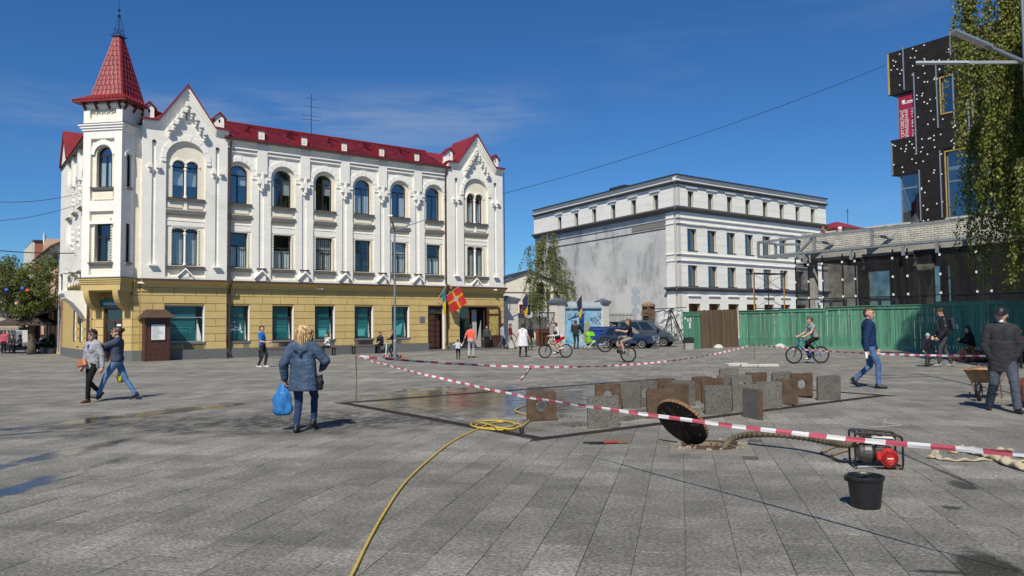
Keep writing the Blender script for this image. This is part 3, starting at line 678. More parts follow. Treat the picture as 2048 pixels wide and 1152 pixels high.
# --- ground floor: joint wall with blocks standing proud of it
GO = [(w - .62, w + .62, .92, 2.86) for w in WC[:5]]
DOOR = (12.80, 13.98, .1, 2.92); SHOP = (15.1, 18.3, .1, 2.9); BWIN = (-3.15, -1.15, .92, 2.86)
def ground_wall(x0, x1, y, ops, sx0=0):
 b_ = MB(); b_.prism(rect(x0, x1, .0, 3.78), y + .03, y + .33, holes=[rect(*o) for o in ops]); b_.build('ground_wall', YELD, B1)
 rows = [(.52 + .4075 * k, .52 + .4075 * (k + 1)) for k in range(8)]
 for r_, (za, zb) in enumerate(rows):
  segs = [(x0, x1)]
  for o in ops:
   if o[2] < zb - .06 and o[3] > za + .06:
    segs = [q for s_ in segs for q in ((s_[0], min(s_[1], o[0])), (max(s_[0], o[1]), s_[1])) if q[1] - q[0] > .08]
  for a, c in segs:
   L = c - a; n = max(1, round(L / 1.0)) if L > .62 else 1
   cuts = [a + L * k / n for k in range(n + 1)]
   if L > 1.0 and r_ % 2:
    cuts = [a] + [a + L * (k + .5) / n for k in range(n)] + [c]
   for k in range(len(cuts) - 1):
    if cuts[k + 1] - cuts[k] > .06: piece('stone_block', cuts[k] + .012, cuts[k + 1] - .012, y, y + .035, za + .012, zb - .012, YEL, B1)
ground_wall(LB[1], RB[0], -.05, GO + [DOOR]); ground_wall(LB[0], LB[1], -.24, [BWIN]); ground_wall(RB[0], RB[1], -.24, [SHOP]); ground_wall(S0, LB[0], -.05, [])
def plinth(x0, x1, y, skip=None):
 n = max(1, round((x1 - x0) / 1.3)); L = (x1 - x0) / n
 for k in range(n):
  a, c = x0 + k * L, x0 + (k + 1) * L
  if skip and skip[0] - .1 < (a + c) / 2 < skip[1] + .1:
   continue
  piece('plinth_slab', a + .004, c - .004, y - .10, y + .08, 0, .52, GRAN, B1)
plinth(S0, LB[0], -.05); plinth(LB[0], LB[1], -.24); plinth(LB[1], DOOR[0], -.05); plinth(RB[0], 15.1, -.24); plinth(18.3, RB[1], -.24)
def shop_window(o, y, kind):
 x0, x1, z0, z1 = o; yy = y + .22
 f = MB(); fw = .05
 f.prism(rect(x0, x1, z0, z1), yy, yy + .06, holes=[rect(x0 + fw, x1 - fw, z0 + fw, z1 - fw)]); f.box(x0 + fw, x1 - fw, yy + .005, yy + .055, z0 + 1.28, z0 + 1.33)
 w = f.build('shop_window', FRAME if kind != 0 else GALV, B1)
 for a, c in ((z0 + fw, z0 + 1.28), (z0 + 1.33, z1 - fw)):
  g = MB(); g.add([(x0 + fw, yy + .03, a), (x1 - fw, yy + .03, a), (x1 - fw, yy + .03, c), (x0 + fw, yy + .03, c)], [(0, 1, 2, 3)]); g.build('pane', glass_mat('shop_glass', (.96, .98, .98), .0), w, recalc=False)
 pw = (x1 - x0) * .80
 g = MB(); g.box(x0 + .03, x0 + pw, yy + .10, yy + .12, z0 + .03, z1 - .03); g.build('film', TEAL, w)
 g = MB(); room_board(g, x0, x1, z0, z1, yy + .8); g.build('interior', ROOM, w)
 g = MB(); g.prism([(x0 + pw + .03, z0 + .05), (x1 - .06, z0 + .05), (x1 - .06, z0 + .25), (x0 + pw + .10, z0 + 1.25)], yy + .2, yy + .22); g.build('display_sheet', PAPER, w)
 trimbox(x1 - .03, x1 + .0, y + .0, yy, z0, z1, 'jamb', TRIM, parent=w)
 trimbox(x0 - .06, x1 + .06, y - .03, yy, z0 - .12, z0 - .001, 'stone_sill', GRAN, parent=w)
 trimbox(x0, x1, y + .0, y + .02, .52, z0 - .121, 'apron', GRAN, parent=w)
 cx = x0 + pw * .52
 if kind in (0, 1, 2, 3):
  me = font_mesh('watsons', .21, .003); me.materials.append(TEALL if kind != 1 else PAPER); t_ = link('lettering', me, w, (cx, yy + .094, z0 + .62), (R(90), 0, 0)); t_.scale = (1.1, 1, 1)
  g = MB(); g.prism(rect(cx - .53, cx + .53, z0 + .47, z0 + .78), yy + .094, yy + .098, holes=[rect(cx - .515, cx + .515, z0 + .485, z0 + .765)]); g.build('lettering_box', TEALL, w)
 if kind == 1:
  r2 = random.Random(3)
  g = MB()
  for k in range(34):
   a = r2.uniform(-.42, .42); zz = z0 + .62 + r2.gauss(0, .13); s_ = r2.uniform(.01, .035); g.ball((cx + a, yy + .095, zz), s_ * r2.uniform(1, 2.6), .004, s_, 6, 4)
  g.build('splash_print', PAPER, w)
 if kind == 4 or kind == 3:
  g = MB(); g.prism([(x0 + .12, z0 + .12), (x0 + .78, z0 + .2), (x0 + .9, z0 + .95), (x0 + .5, z0 + .7), (x0 + .2, z0 + .95)] if kind == 4 else rect(x0 + .35, x0 + .82, z0 + .15, z0 + .55), yy + .09, yy + .097); g.build('print', TEALL, w)
for k, o in enumerate(GO): shop_window(o, -.05, (1, 2, 3, 3, 4)[k])
shop_window(BWIN, -.24, 0)
dr = MB(); dr.prism(rect(*DOOR), .12, .18, holes=[rect(DOOR[0] + .06, DOOR[1] - .06, .12, 2.86)]); d_ = dr.build('door', WOODK, B1)
for sx, (a, c) in enumerate(((DOOR[0] + .07, 13.38), (13.40, DOOR[1] - .07))):
 lf = MB(); lf.box(a, c, .13 + .25 * sx, .17 + .25 * sx, .14, 2.36); leaf = lf.build('door_leaf', WOODK, d_)
 lf = MB()
 for k in range(6): zz = .22 + k * .355; lf.box(a + .06, c - .06, .105 + .25 * sx, .13 + .25 * sx, zz, zz + .27); lf.box(a + .12, c - .12, .09 + .25 * sx, .106 + .25 * sx, zz + .06, zz + .21)
 lf.build('door_panels', WOODK, d_)
lf = MB(); lf.box(DOOR[0] + .07, DOOR[1] - .07, .12, .15, 2.42, 2.84); lf.box(DOOR[0], DOOR[1], .6, .63, .1, 2.9); lf.build('fanlight', ROOM, d_)
trimbox(DOOR[1] - .002, DOOR[1] + .06, -.06, .12, .1, 2.92, 'jamb', TRIM, parent=d_); trimbox(DOOR[0] - .2, DOOR[1] + .3, -.55, .3, 0, .1, 'doorstep', GRAN, parent=d_)
sp = MB(); sp.prism(rect(*SHOP), -.06, .02, holes=[rect(15.18, 15.95, .14, 2.1), rect(15.18, 15.95, 2.16, 2.84), rect(16.0, 17.2, .14, 2.84), rect(17.25, 18.22, .14, 2.84)]); s_ = sp.build('shop_entrance', WOODK, B1)
g = MB()
for r_ in ((15.18, 15.95, .14, 2.1), (15.18, 15.95, 2.16, 2.84), (17.25, 18.22, .14, 2.84)): g.add([(r_[0], -.02, r_[2]), (r_[1], -.02, r_[2]), (r_[1], -.02, r_[3]), (r_[0], -.02, r_[3])], [(0, 1, 2, 3)])
g.build('pane', GLASS, s_, recalc=False)
g = MB(); g.box(15.0, 18.4, 1.1, 1.13, 0, 3.0); g.box(16.0, 16.02, .0, 1.1, .14, 2.84); g.build('interior', ROOM, s_)
g = MB(); g.prism([(16.75, .15), (17.18, .15), (17.18, 2.0)], .3, .32); g.box(16.5, 16.9, .42, .44, .15, 2.7); g.build('display_sheet', mat('grey_sheet', (.42, .43, .44), .6), s_)
of = MB(); of.prism(rect(17.2, 18.32, .12, 2.86), -.42, -.36, holes=[rect(17.36, 18.16, .95, 2.3), rect(17.36, 18.16, .2, .8), rect(17.36, 18.16, 2.42, 2.76)]); leaf = of.build('open_leaf', WOODK, s_)
g = MB()
for r_ in ((17.36, 18.16, .95, 2.3), (17.36, 18.16, 2.42, 2.76)): g.add([(r_[0], -.39, r_[2]), (r_[1], -.39, r_[2]), (r_[1], -.39, r_[3]), (r_[0], -.39, r_[3])], [(0, 1, 2, 3)])
g.build('leaf_pane', mat('patterned_gold_glass', (.38, .30, .10), .3, var=.8, vs=9, bump=.6, bs=14), leaf, recalc=False)
g = MB(); g.box(17.36, 18.16, -.40, -.38, .2, .8); g.build('leaf_panel', WOODK, leaf)
trimbox(14.9, 18.6, -1.0, -.2, 0, .1, 'doorstep', GRAN, parent=s_)
trimbox(12.17, 12.52, -.09, -.052, 1.86, 2.24, 'plaque', mat('grey_plaque', (.14, .14, .17), .4, var=.2, vs=30))
for x, y, z in ((5.22, -.12, 3.9), (-4.45, -.35, 4.0), (17.6, -.5, 4.05)):
 c_ = MB(); c_.box(x - .04, x + .04, y, y + .1, z - .04, z + .04); c_.tube([(x, y, z), (x + .28, y - .16, z - .02)], .05, 8); c_.build('camera_housing', PAPER, B1)
# --- gutters, downpipes
for x0, x1, y in ((LB[1] + .1, RB[0] - .1, -.36),):
 g = MB(); g.prism([(y, 12.06), (y + .14, 12.06), (y + .14, 12.18), (y + .12, 12.18), (y + .12, 12.08), (y + .02, 12.08), (y + .02, 12.18), (y, 12.18)], x0, x1, plane='yz'); g.build('gutter', BRN, B1)
 g = MB(); g.box(x0, x1, y + .02, -.0, 12.08, 12.13); g.build('soffit', BRN, B1)
for x, ya in ((.16, -.14), (14.12, -.14)):
 g = MB(); g.tube([(x, -.32, 12.05), (x, -.32, 11.9), (x, ya, 11.6), (x, ya, 4.4), (x, -.52, 4.24), (x, -.52, 4.05), (x, -.2, 3.75), (x, -.2, .35), (x, -.36, .2)], .055, 8); g.build('downpipe', PIPE, B1)
for x in (18.2,):
 g = MB(); g.tube([(x + .62, -.30, 12.3), (x + .62, -.30, 4.3)], .03, 6); g.build('cable', BLACK, B1)
# --- main roof: metal sheet with rows of scales
YR, ZR = 3.0, 13.85
def roof_pt(x, t, lift=0): 
 y = -.38 + (YR + .38) * t; z = 12.16 + (ZR - 12.16) * t; n_ = Vector((0, -(ZR - 12.16), YR + .38)).normalized(); return Vector((x, y, z)) + n_ * lift
b_ = MB(); b_.add([roof_pt(-.2, 0), roof_pt(14.45, 0), roof_pt(14.45, 1), roof_pt(-.2, 1), roof_pt(-.2, 0, -.1), roof_pt(14.45, 0, -.1), roof_pt(14.45, 1, -.1), roof_pt(-.2, 1, -.1)], [(0, 1, 2, 3), (4, 5, 6, 7), (0, 1, 5, 4), (2, 3, 7, 6), (0, 3, 7, 4), (1, 2, 6, 5)]); b_.build('roof', ROOF, B1)
def scale_mat():
 m = mat('red_scale_tile', (.22, .018, .023), .45, var=.2, vs=1.5); t = m.node_tree; b = t.nodes['Principled BSDF']; g = _n(t, 'ShaderNodeNewGeometry')
 mr = _n(t, 'ShaderNodeMapRange'); mr.inputs[3].default_value = .6; mr.inputs[4].default_value = 1.35; t.links.new(g.outputs['Random Per Island'], mr.inputs[0])
 mu = _n(t, 'ShaderNodeMixRGB', blend_type='MULTIPLY'); mu.inputs[0].default_value = 1; t.links.new(b.inputs['Base Color'].links[0].from_socket, mu.inputs[1]); t.links.new(mr.outputs[0], mu.inputs[2]); t.links.new(mu.outputs[0], b.inputs['Base Color'])
 return m
sc_ = MB(); nrow, ncol = 16, 76; dx = 14.3 / ncol
for r_ in range(nrow):
 for c in range(ncol):
  x = -.05 + dx * (c + (.5 if r_ % 2 else 0)) ; t0 = r_ / nrow; t1 = (r_ + 1.25) / nrow
  if x + dx > 14.3: continue
  diamond = (abs(((x / 2.526) % 1) - .8) + abs(t0 - .5) * .55)
  lf_ = .04 if .16 < diamond < .26 else .02
  sc_.add([roof_pt(x, t1, .002), roof_pt(x + dx, t1, .002), roof_pt(x + dx * .95, t0 + .022, lf_), roof_pt(x + dx * .5, t0, lf_ + .006), roof_pt(x + dx * .05, t0 + .022, lf_)], [(0, 1, 2, 3, 4)])
tag(sc_.build('roof_scales', scale_mat(), B1, recalc=False), kind='stuff')
b_ = MB(); b_.tube([roof_pt(-.2, 1, .02), roof_pt(14.45, 1, .02)], .07, 8); b_.build('ridge', ROOFD, B1)
for p in piers:
 q = roof_pt(p - .05, .12)
 b_ = MB(); b_.box(q.x - .2, q.x + .2, q.y - .05, q.y + .55, q.z - .1, q.z + .46); dn = b_.build('roof_vent', TRIM, B1)
 b_ = MB(); b_.box(q.x - .1, q.x + .1, q.y - .06, q.y - .052, q.z + .1, q.z + .34); b_.build('louvre', CREAM, dn)
 b_ = MB(); b_.box(q.x - .25, q.x + .25, q.y - .1, q.y + .75, q.z + .46, q.z + .53); b_.box(q.x - .27, q.x - .2, q.y - .1, q.y + .75, q.z, q.z + .46); b_.build('vent_cap', ROOFD, dn)
b_ = MB(); b_.add([(-4.6, YR, ZR), (18.7, YR, ZR), (18.7, 9, 12.2), (-4.6, 9, 12.2), (-4.6, .1, 12.3), (18.7, .1, 12.3)], [(0, 1, 2, 3), (4, 5, 1, 0)]); b_.build('roof', ROOF, B1)
b_ = MB(); b_.box(18.5, 18.745, -.05, 9, 0, 12.3); b_.box(-4.6, 18.5, 8.7, 9, 0, 12.3); b_.build('wall', WHITE, B1)
b_ = MB(); b_.box(-4.5, 18.5, 1.3, 1.35, 0, 12.2); b_.build('partition', ROOM, B1)
# --- tower (set cornerwise)
TQ = Vector((-5.337, -.707, 0)); TWD = 2.15
tx, ty = Vector((.7071, -.7071, 0)), Vector((.7071, .7071, 0))
TT = Matrix(((tx.x, ty.x, 0, TQ.x - tx.x * TWD), (tx.y, ty.y, 0, TQ.y - tx.y * TWD), (0, 0, 1, 0), (0, 0, 0, 1)))   # x 0..TWD along the front, y inward
c = TWD / 2
b_ = MB(TT); b_.prism(rect(0, TWD, ZC, 13.3), 0, .14, holes=[rect(.42, TWD - .42, 4.36, 6.95), rect(.42, TWD - .42, 8.12, 11.3), rect(.42, TWD - .42, 7.1, 7.6), rect(.35, TWD - .35, 12.32, 12.85)]); b_.build('tower_wall', WHITE, B1)
b_ = MB(TT); b_.prism(rect(0.02, TWD - .02, ZC, 13.3), .143, .4, holes=[arch(c - .42, c + .42, 8.85, 10.5), rect(c - .44, c + .44, 5.05, 7.05)]); b_.build('recessed_wall', CREAM, B1)
window(B1, c - .42, c + .42, 8.85, 10.5, .33, True, T=TT, glass=GLASSB, blind=('roll', .02, .62))
window(B1, c - .44, c + .44, 5.05, 7.05, .33, False, T=TT, blind=('half', .02, .55))
voussoirs(c, 10.5, .50, .74, .10, 7, T=TT, dy=.06)
dentils(c - .44, c + .44, 5.08, 7.05, .142, T=TT)
sill(.45, TWD - .45, 8.82, .14, T=TT); sill(.40, TWD - .40, 5.02, .14, T=TT, h=.18)
trimbox(.5, TWD - .5, .06, .141, 8.2, 8.6, 'apron_panel', CREAM, T=TT); trimbox(.46, TWD - .46, .04, .141, 7.62, 7.72, 'ledge', TRIM, T=TT)
for k in range(9): trimbox(.45 + k * .142, .53 + k * .142, .08, .142, 12.66 - .05 * (k % 2), 12.78, 'corbel', WHITE, T=TT)
SR = MB(TT); SR.prism(rect(.14, 2.4, ZC, 13.3), TWD - .14, TWD, holes=[arch(.36, .74, 8.9, 10.4), rect(.36, .74, 5.05, 7.0)], plane='yz'); SR.build('tower_wall', WHITE, B1)
TS = TT @ Matrix(((0, -1, 0, TWD), (1, 0, 0, 0), (0, 0, 1, 0), (0, 0, 0, 1)))   # x along the side face going back, y inward from it
window(B1, .36, .74, 8.9, 10.4, .08, True, T=TS, mull=False, transom=.6); window(B1, .36, .74, 5.05, 7.0, .08, False, T=TS, mull=False, transom=.6)
voussoirs(.55, 10.4, .22, .36, -.002, 5, T=TS); sill(.28, .82, 8.88, 0, T=TS, proj=.1); sill(.28, .82, 5.03, 0, T=TS, proj=.1)
b_ = MB(TT); b_.box(0, .14, .14, 2.4, ZC, 13.3); b_.build('tower_wall', WHITE, B1)
b_ = MB(TT); b_.box(.15, TWD - .15, 2.0, 2.1, ZC, 13.3); b_.build('partition', ROOM, B1)
def tring(z0, z1, out, mt=TRIM, name='tower_cornice'):
 b_ = MB(TT); b_.box(-out, TWD + out, -out, 2.6, z0, z1); return b_.build(name, mt, B1)
tring(11.72, 11.84, .06); tring(11.84, 11.96, .12); tring(11.96, 12.04, .18); tring(12.95, 13.05, .08)
tring(12.04, 12.06, .20, BRN, 'flashing')
for z, o, mt in ((4.22, .12, YEL), (4.12, .08, YEL), (4.02, .04, YEL)): tring(z - .1, z, o, mt, 'oriel_base')
tring(4.222, 4.25, .16, BRN, 'flashing'); tring(3.6, 3.92, .0, YEL, 'oriel_base')
for x in (.1, .75, TWD - .1, 1.45):
 b_ = MB(TT); b_.prism([(0, 12.75), (-.10, 12.85), (-.28, 13.12), (-.28, 13.22), (0, 13.22)], x - .04, x + .04, plane='yz'); b_.build('eaves_bracket', WOODK, B1)
for yv in (.15, .85, 1.55):
 b_ = MB(TT); b_.prism([(TWD, 12.75), (TWD + .10, 12.85), (TWD + .28, 13.12), (TWD + .28, 13.22), (TWD, 13.22)], yv - .04, yv + .04); b_.build('eaves_bracket', WOODK, B1)
cx, cy = TWD / 2, TWD / 2 + .05
def ring4(hw, z): return [Vector((cx - hw, cy - hw, z)), Vector((cx + hw, cy - hw, z)), Vector((cx + hw, cy + hw, z)), Vector((cx - hw, cy + hw, z))]
L0, L1, L2 = ring4(1.48, 13.22), ring4(.86, 13.62), ring4(.15, 16.92)
b_ = MB(TT); b_.add(ring4(1.48, 13.14) + L0 + L1 + L2, [(0, 1, 2, 3)] + [(4 * k + i, 4 * k + (i + 1) % 4, 4 * k + 4 + (i + 1) % 4, 4 * k + 4 + i) for k in range(3) for i in range(4)] + [(12, 13, 14, 15)]); b_.build('spire', ROOF, B1)
def tile_face(A, B, C_, D_, rows, cols, th=.035):
 """overlapping roof tiles over the quad A-B (eaves) D-C (top)"""
 nrm = (B - A).cross(D_ - A).normalized()
 if nrm.z < 0: nrm = -nrm
 for r_ in range(rows):
  t0, t1 = r_ / rows, (r_ + 1.08) / rows
  a0, b0 = A.lerp(D_, t0), B.lerp(C_, t0); a1, b1 = A.lerp(D_, min(t1, 1)), B.lerp(C_, min(t1, 1))
  wd = (b0 - a0).length; n_ = max(2, round(wd / .24))
  for k in range(n_):
   p = [a0.lerp(b0, (k + e) / n_) for e in (.02, .3, .7, .98)]; q = [a1.lerp(b1, (k + e) / n_) for e in (.02, .3, .7, .98)]
   lf_ = (.012, .012 + th, .012 + th * .8, .012)
   vs = [p[i] + nrm * (lf_[i] + .02) for i in range(4)] + [q[i] + nrm * lf_[i] for i in range(4)] + [p[0] + nrm * .002, p[3] + nrm * .002]
   t_ = MB(TT); t_.add(vs, [(0, 1, 5, 4), (1, 2, 6, 5), (2, 3, 7, 6), (8, 9, 3, 2, 1, 0)]); t_.build('roof_tile', ROOF, B1, recalc=False)
tile_face(L1[0], L1[1], L2[1], L2[0], 12, 6); tile_face(L1[1], L1[2], L2[2], L2[1], 12, 6)
tile_face(L0[0], L0[1], L1[1], L1[0], 3, 8); tile_face(L0[1], L0[2], L1[2], L1[1], 3, 8)
for i in range(4):
 b_ = MB(TT); b_.tube([L0[i], L1[i], L2[i]], [.06, .06, .045], 6); b_.build('hip_cap', ROOFD, B1)
b_ = MB(TT); b_.box(cx - .24, cx + .24, cy - .24, cy + .24, 16.90, 16.97)
for i, j in ((-1, -1), (1, -1), (1, 1), (-1, 1)):
 b_.tube([(cx + .26 * i, cy + .26 * j, 17.05), (cx + .30 * i, cy + .30 * j, 16.97), (cx + .22 * i, cy + .22 * j, 16.97)], .014, 5); b_.tube([(cx + .2 * i, cy + .2 * j, 16.97), (cx + .045 * i, cy + .045 * j, 18.02)], .013, 5)
for z, hw in ((17.09, .21), (17.32, .17)): b_.tube([Vector((cx + hw * i, cy + hw * j, z)) for i, j in ((-1, -1), (1, -1), (1, 1), (-1, 1))], .012, 5, closed=True)
for k in range(8):
 a = k * math.pi / 4; b_.tube([(cx + .2 * math.cos(a), cy + .2 * math.sin(a), 17.09), (cx + .08 * math.cos(a + .5), cy + .08 * math.sin(a + .5), 17.21), (cx + .17 * math.cos(a), cy + .17 * math.sin(a), 17.33)], .009, 4)
b_.lathe([(.02, 17.97), (.09, 18.09), (.02, 18.19), (.012, 18.27), (.07, 18.42), (.012, 18.52), (.01, 19.57)], (cx, cy, 0), 8); b_.build('finial', BLACK, B1)
for x in (.12, TWD - .42):
 prof = [(1.0, 3.6), (0.0, 3.6)] + [(.0 + .95 * (1 - math.cos(a)), 3.6 - 1.0 * math.sin(a)) for a in np.linspace(.12, math.pi / 2, 9)] + [(1.0, 2.45)]
 b_ = MB(TT); b_.prism(prof, x, x + .3, plane='yz'); b_.build('oriel_bracket', YEL, B1)
b_ = MB(TT); b_.prism(rect(-.05, TWD + .05, 0, 3.7), .98, 1.25, holes=[rect(.58, 1.62, .08, 2.72)]); b_.build('corner_wall', YELD, B1)
for r_ in range(7):
 for a, c_ in ((-.02, .56), (1.64, TWD + .02)):
  zz = .52 + r_ * .4075
  b_ = MB(TT); b_.box(a, c_, .945, .985, zz + .012, zz + .395); b_.build('stone_block', YEL, B1)
b_ = MB(TT); b_.box(-.1, .56, .90, 1.0, 0, .52); b_.box(1.64, TWD + .1, .90, 1.0, 0, .52); b_.build('plinth_slab', GRAN, B1)
dr = MB(TT); dr.prism(rect(.58, 1.62, .08, 2.72), 1.06, 1.13, holes=[rect(.66, 1.08, .2, 2.02), rect(1.13, 1.54, .2, 2.02), rect(.66, 1.54, 2.1, 2.64)]); d_ = dr.build('corner_door', WOODK, B1)
g = MB(TT)
for r_ in ((.66, 1.08, .2, 2.02), (1.13, 1.54, .2, 2.02), (.66, 1.54, 2.1, 2.64)): g.add([(r_[0], 1.1, r_[2]), (r_[1], 1.1, r_[2]), (r_[1], 1.1, r_[3]), (r_[0], 1.1, r_[3])], [(0, 1, 2, 3)])
g.build('pane', GLASS, d_, recalc=False)
g = MB(TT); g.box(.4, 1.8, 1.6, 1.63, 0, 2.8); g.build('interior', ROOM, d_)
g = MB(TT); g.box(1.16, 1.4, 1.04, 1.055, 1.25, 1.6); g.build('notice', TEALL, d_)
g = MB(TT); g.box(1.26, 1.5, 1.04, 1.055, 1.8, 1.9); g.build('notice', PAPER, d_)
g = MB(TT); g.prism([(.42, 2.78), (1.74, 2.78), (1.78, 2.88), (1.78, 3.08), (1.74, 3.14), (.46, 3.14), (.42, 3.04)], .86, .95); sg = g.build('shop_sign', mat('sign_teal', (.01, .16, .21), .4, var=.05), B1)
me = font_mesh('watsons', .30, .006); me.materials.append(PAPER); o = link('lettering', me, sg); o.matrix_local = TT @ Matrix.Translation((1.1, .85, 2.96)) @ Matrix.Rotation(R(90), 4, 'X')
b_ = MB(TT); b_.box(.0, TWD, .2, .98, 3.55, 3.6); b_.build('oriel_soffit', YEL, B1)
# --- wing running back along the side street
WX = -6.15
WYS = [3.4, 6.0, 8.6, 11.2]
TWg = Matrix(((0, 1, 0, WX), (-1, 0, 0, 0), (0, 0, 1, 0), (0, 0, 0, 1)))   # x' = -y (along the wall towards us), y' = inward
hs = [rect(-y - .5, -y + .5, 5.0, 6.95) for y in WYS] + [arch(-y - .5, -y + .5, 8.6, 10.2) for y in WYS]
b_ = MB(TWg); b_.prism(rect(-14.5, -1.4, ZC, 12.2), 0, .35, holes=hs); b_.build('wing_wall', WHITE, B1)
for y in WYS:
 window(B1, -y - .5, -y + .5, 8.6, 10.2, .2, True, T=TWg, glass=GLASSB); window(B1, -y - .5, -y + .5, 5.0, 6.95, .2, False, T=TWg)
 sill(-y - .65, -y + .65, 8.56, 0, T=TWg); sill(-y - .65, -y + .65, 4.96, 0, T=TWg); voussoirs(-y, 10.2, .56, .85, -.002, 7, T=TWg)
for y in (2.1, 4.7, 7.3, 9.9, 12.5):
 trimbox(-y - .3, -y + .3, -.16, -.001, 10.3, 12.2, 'pier_head', WHITE, T=TWg)
 for k in range(4): trimbox(-y - .25 + .1 * (k % 2), -y + .1 * (k % 2), -.12, -.001, 10.05 - .3 * k, 10.2 - .3 * k, 'corbel', TRIM, T=TWg); trimbox(-y - .25 + .12 * (k % 2), -y - .1 + .12 * (k % 2), -.14, -.001, 7.5 - .35 * k, 7.64 - .35 * k, 'corbel', TRIM, T=TWg)
b_ = MB(TWg); b_.box(-14.5, -1.4, -.3, .4, 12.1, 12.2); b_.build('wing_eaves', BRN, B1)
b_ = MB(TWg); b_.add([(-14.5, -.35, 12.2), (-2.4, -.35, 12.2), (-4.2, 1.4, 13.1), (-4.6, 3.4, 13.9), (-14.5, 3.4, 13.9)], [(0, 1, 2, 3, 4)]); b_.build('wing_roof', ROOF, B1)
b_ = MB(TWg); b_.prism([(-14.6, ZC), (-11.6, ZC), (-11.6, 12.4), (-13.1, 14.3), (-14.6, 12.4)], -.22, .1); b_.build('wing_gable', WHITE, B1)
for sx in (-1, 1):
 b_ = MB(TWg); b_.prism([(-13.1, 14.42), (-13.1 + sx * 1.65, 12.4), (-13.1 + sx * 1.65, 12.28), (-13.1, 14.28)], -.35, 2.5); b_.build('gable_roof', ROOF, B1)
b_ = MB(TWg); b_.box(-14.5, -1.4, .0, .3, 0, ZC - .1); b_.build('wing_ground_wall', YEL, B1)
b_ = MB(TWg); b_.box(-14.5, -1.4, -.12, .02, 0, .52); b_.build('plinth_slab', GRAN, B1)
b_ = MB(TWg); b_.prism([(0, 3.8), (-.25, 4.1), (-.28, 4.2), (0, 4.25)], -14.5, -1.4, plane='yz'); b_.build('cornice', YEL, B1)
for y in (3.4, 6.0, 8.6):
 trimbox(-y - .55, -y + .55, -.03, -.001, .95, 3.0, 'window', FRAME, T=TWg); trimbox(-y + .55, -y + .63, -.08, -.001, .95, 3.0, 'jamb', TRIM, T=TWg)
for y in (2.2, 4.8, 7.4):
 for r_ in range(6): trimbox(-y - .4, -y + .4, -.07, -.001, .7 + r_ * .5, 1.12 + r_ * .5, 'stone_block', YEL, T=TWg)
b_ = MB(TWg); b_.tube([(-2.0, -.12, 12.0), (-2.0, -.12, 4.6), (-1.9, -.2, 4.3), (-1.9, -.2, .3)], .055, 8); b_.build('downpipe', PIPE, B1)
b_ = MB(TWg); b_.prism([(0, 2.2), (-.25, 2.6), (-.65, 3.1), (-1.0, 3.35), (-1.05, 3.55), (-1.15, 3.6), (-1.15, 3.75), (0, 3.75)], -6.2, -4.2, plane='yz'); bal = b_.build('balcony', TRIM, B1)
b_ = MB(TWg)
for xx in (-6.15, -4.45): b_.box(xx, xx + .2, -1.12, -.92, 3.75, 4.7)
b_.box(-6.2, -4.2, -1.14, -.9, 4.7, 4.78); b_.build('balcony_posts', TRIM, bal)
b_ = MB(TWg)
for k in range(9): xx = -5.9 + k * .17; b_.tube([(xx, -1.02, 3.75), (xx + .06, -1.02, 4.0), (xx - .06, -1.02, 4.35), (xx, -1.02, 4.7)], .012, 4)
for k in range(6): yy = -.2 - k * .13; b_.tube([(-4.35, yy, 3.75), (-4.35, yy - .05, 4.1), (-4.35, yy + .05, 4.4), (-4.35, yy, 4.7)], .012, 4)
b_.box(-4.4, -4.3, -1.0, -.05, 4.68, 4.74); b_.build('balcony_railing', BLACK, bal)
b_ = MB(); b_.box(WX + .4, -4.7, 14.2, 14.5, 0, 12.3); b_.box(-4.7, -4.6, 8.8, 14.5, 0, 12.3); b_.build('wall', WHITE, B1)
b_ = MB(); b_.tube([(6.1, YR, ZR), (6.1, YR, ZR + 2.6)], .025, 6)
for z, l in ((1.8, .45), (1.2, .6), (.95, .5), (2.3, .3)): b_.tube([(6.1 - l, YR + .2, ZR + z + .05), (6.1 + l, YR - .2, ZR + z - .05)], .012, 4)
b_.build('antenna', BLACK, B1)
# --- white office block with stone cladding
CLAD = mat('white_stone_panel', (.80, .785, .73), .75, var=.05, vs=1.5, rnd=.035, bump=.08, bs=20)
CLADJ = mat('panel_joint', (.5, .48, .43), .85, var=.05)
DKM = mat('dark_coping_metal', (.035, .033, .038), .5, var=.1)
SOFF = mat('shade_grey_cornice', (.11, .105, .11), .8, var=.08)  # soffit shade of the deep cornices, put into their colour as dark grey
B2C = D(1357, 560, 73.0); B2C.z = 0
B2 = empty('office_block', B2C, GRID, 'four-storey white stone-clad office block with grey plaster fire wall', 'building')
E2 = (B2C + V * 22.3) * 1.049
dl = Matrix.Rotation(-GRID, 3, 'Z') @ (E2 - B2C); LL = dl.length; dl.normalize()
nl = Vector((dl.y, -dl.x, 0))
if nl.x < 0: nl = -nl                      # inward from the left face is +U
TLf = Matrix(((dl.x, nl.x, 0, 0), (dl.y, nl.y, 0, 0), (0, 0, 1, 0), (0, 0, 0, 1)))
GLASS2 = glass_mat('office_glass', (.55, .68, .75), .2)
FR2 = mat('grey_window_frame', (.045, .05, .06), .4)
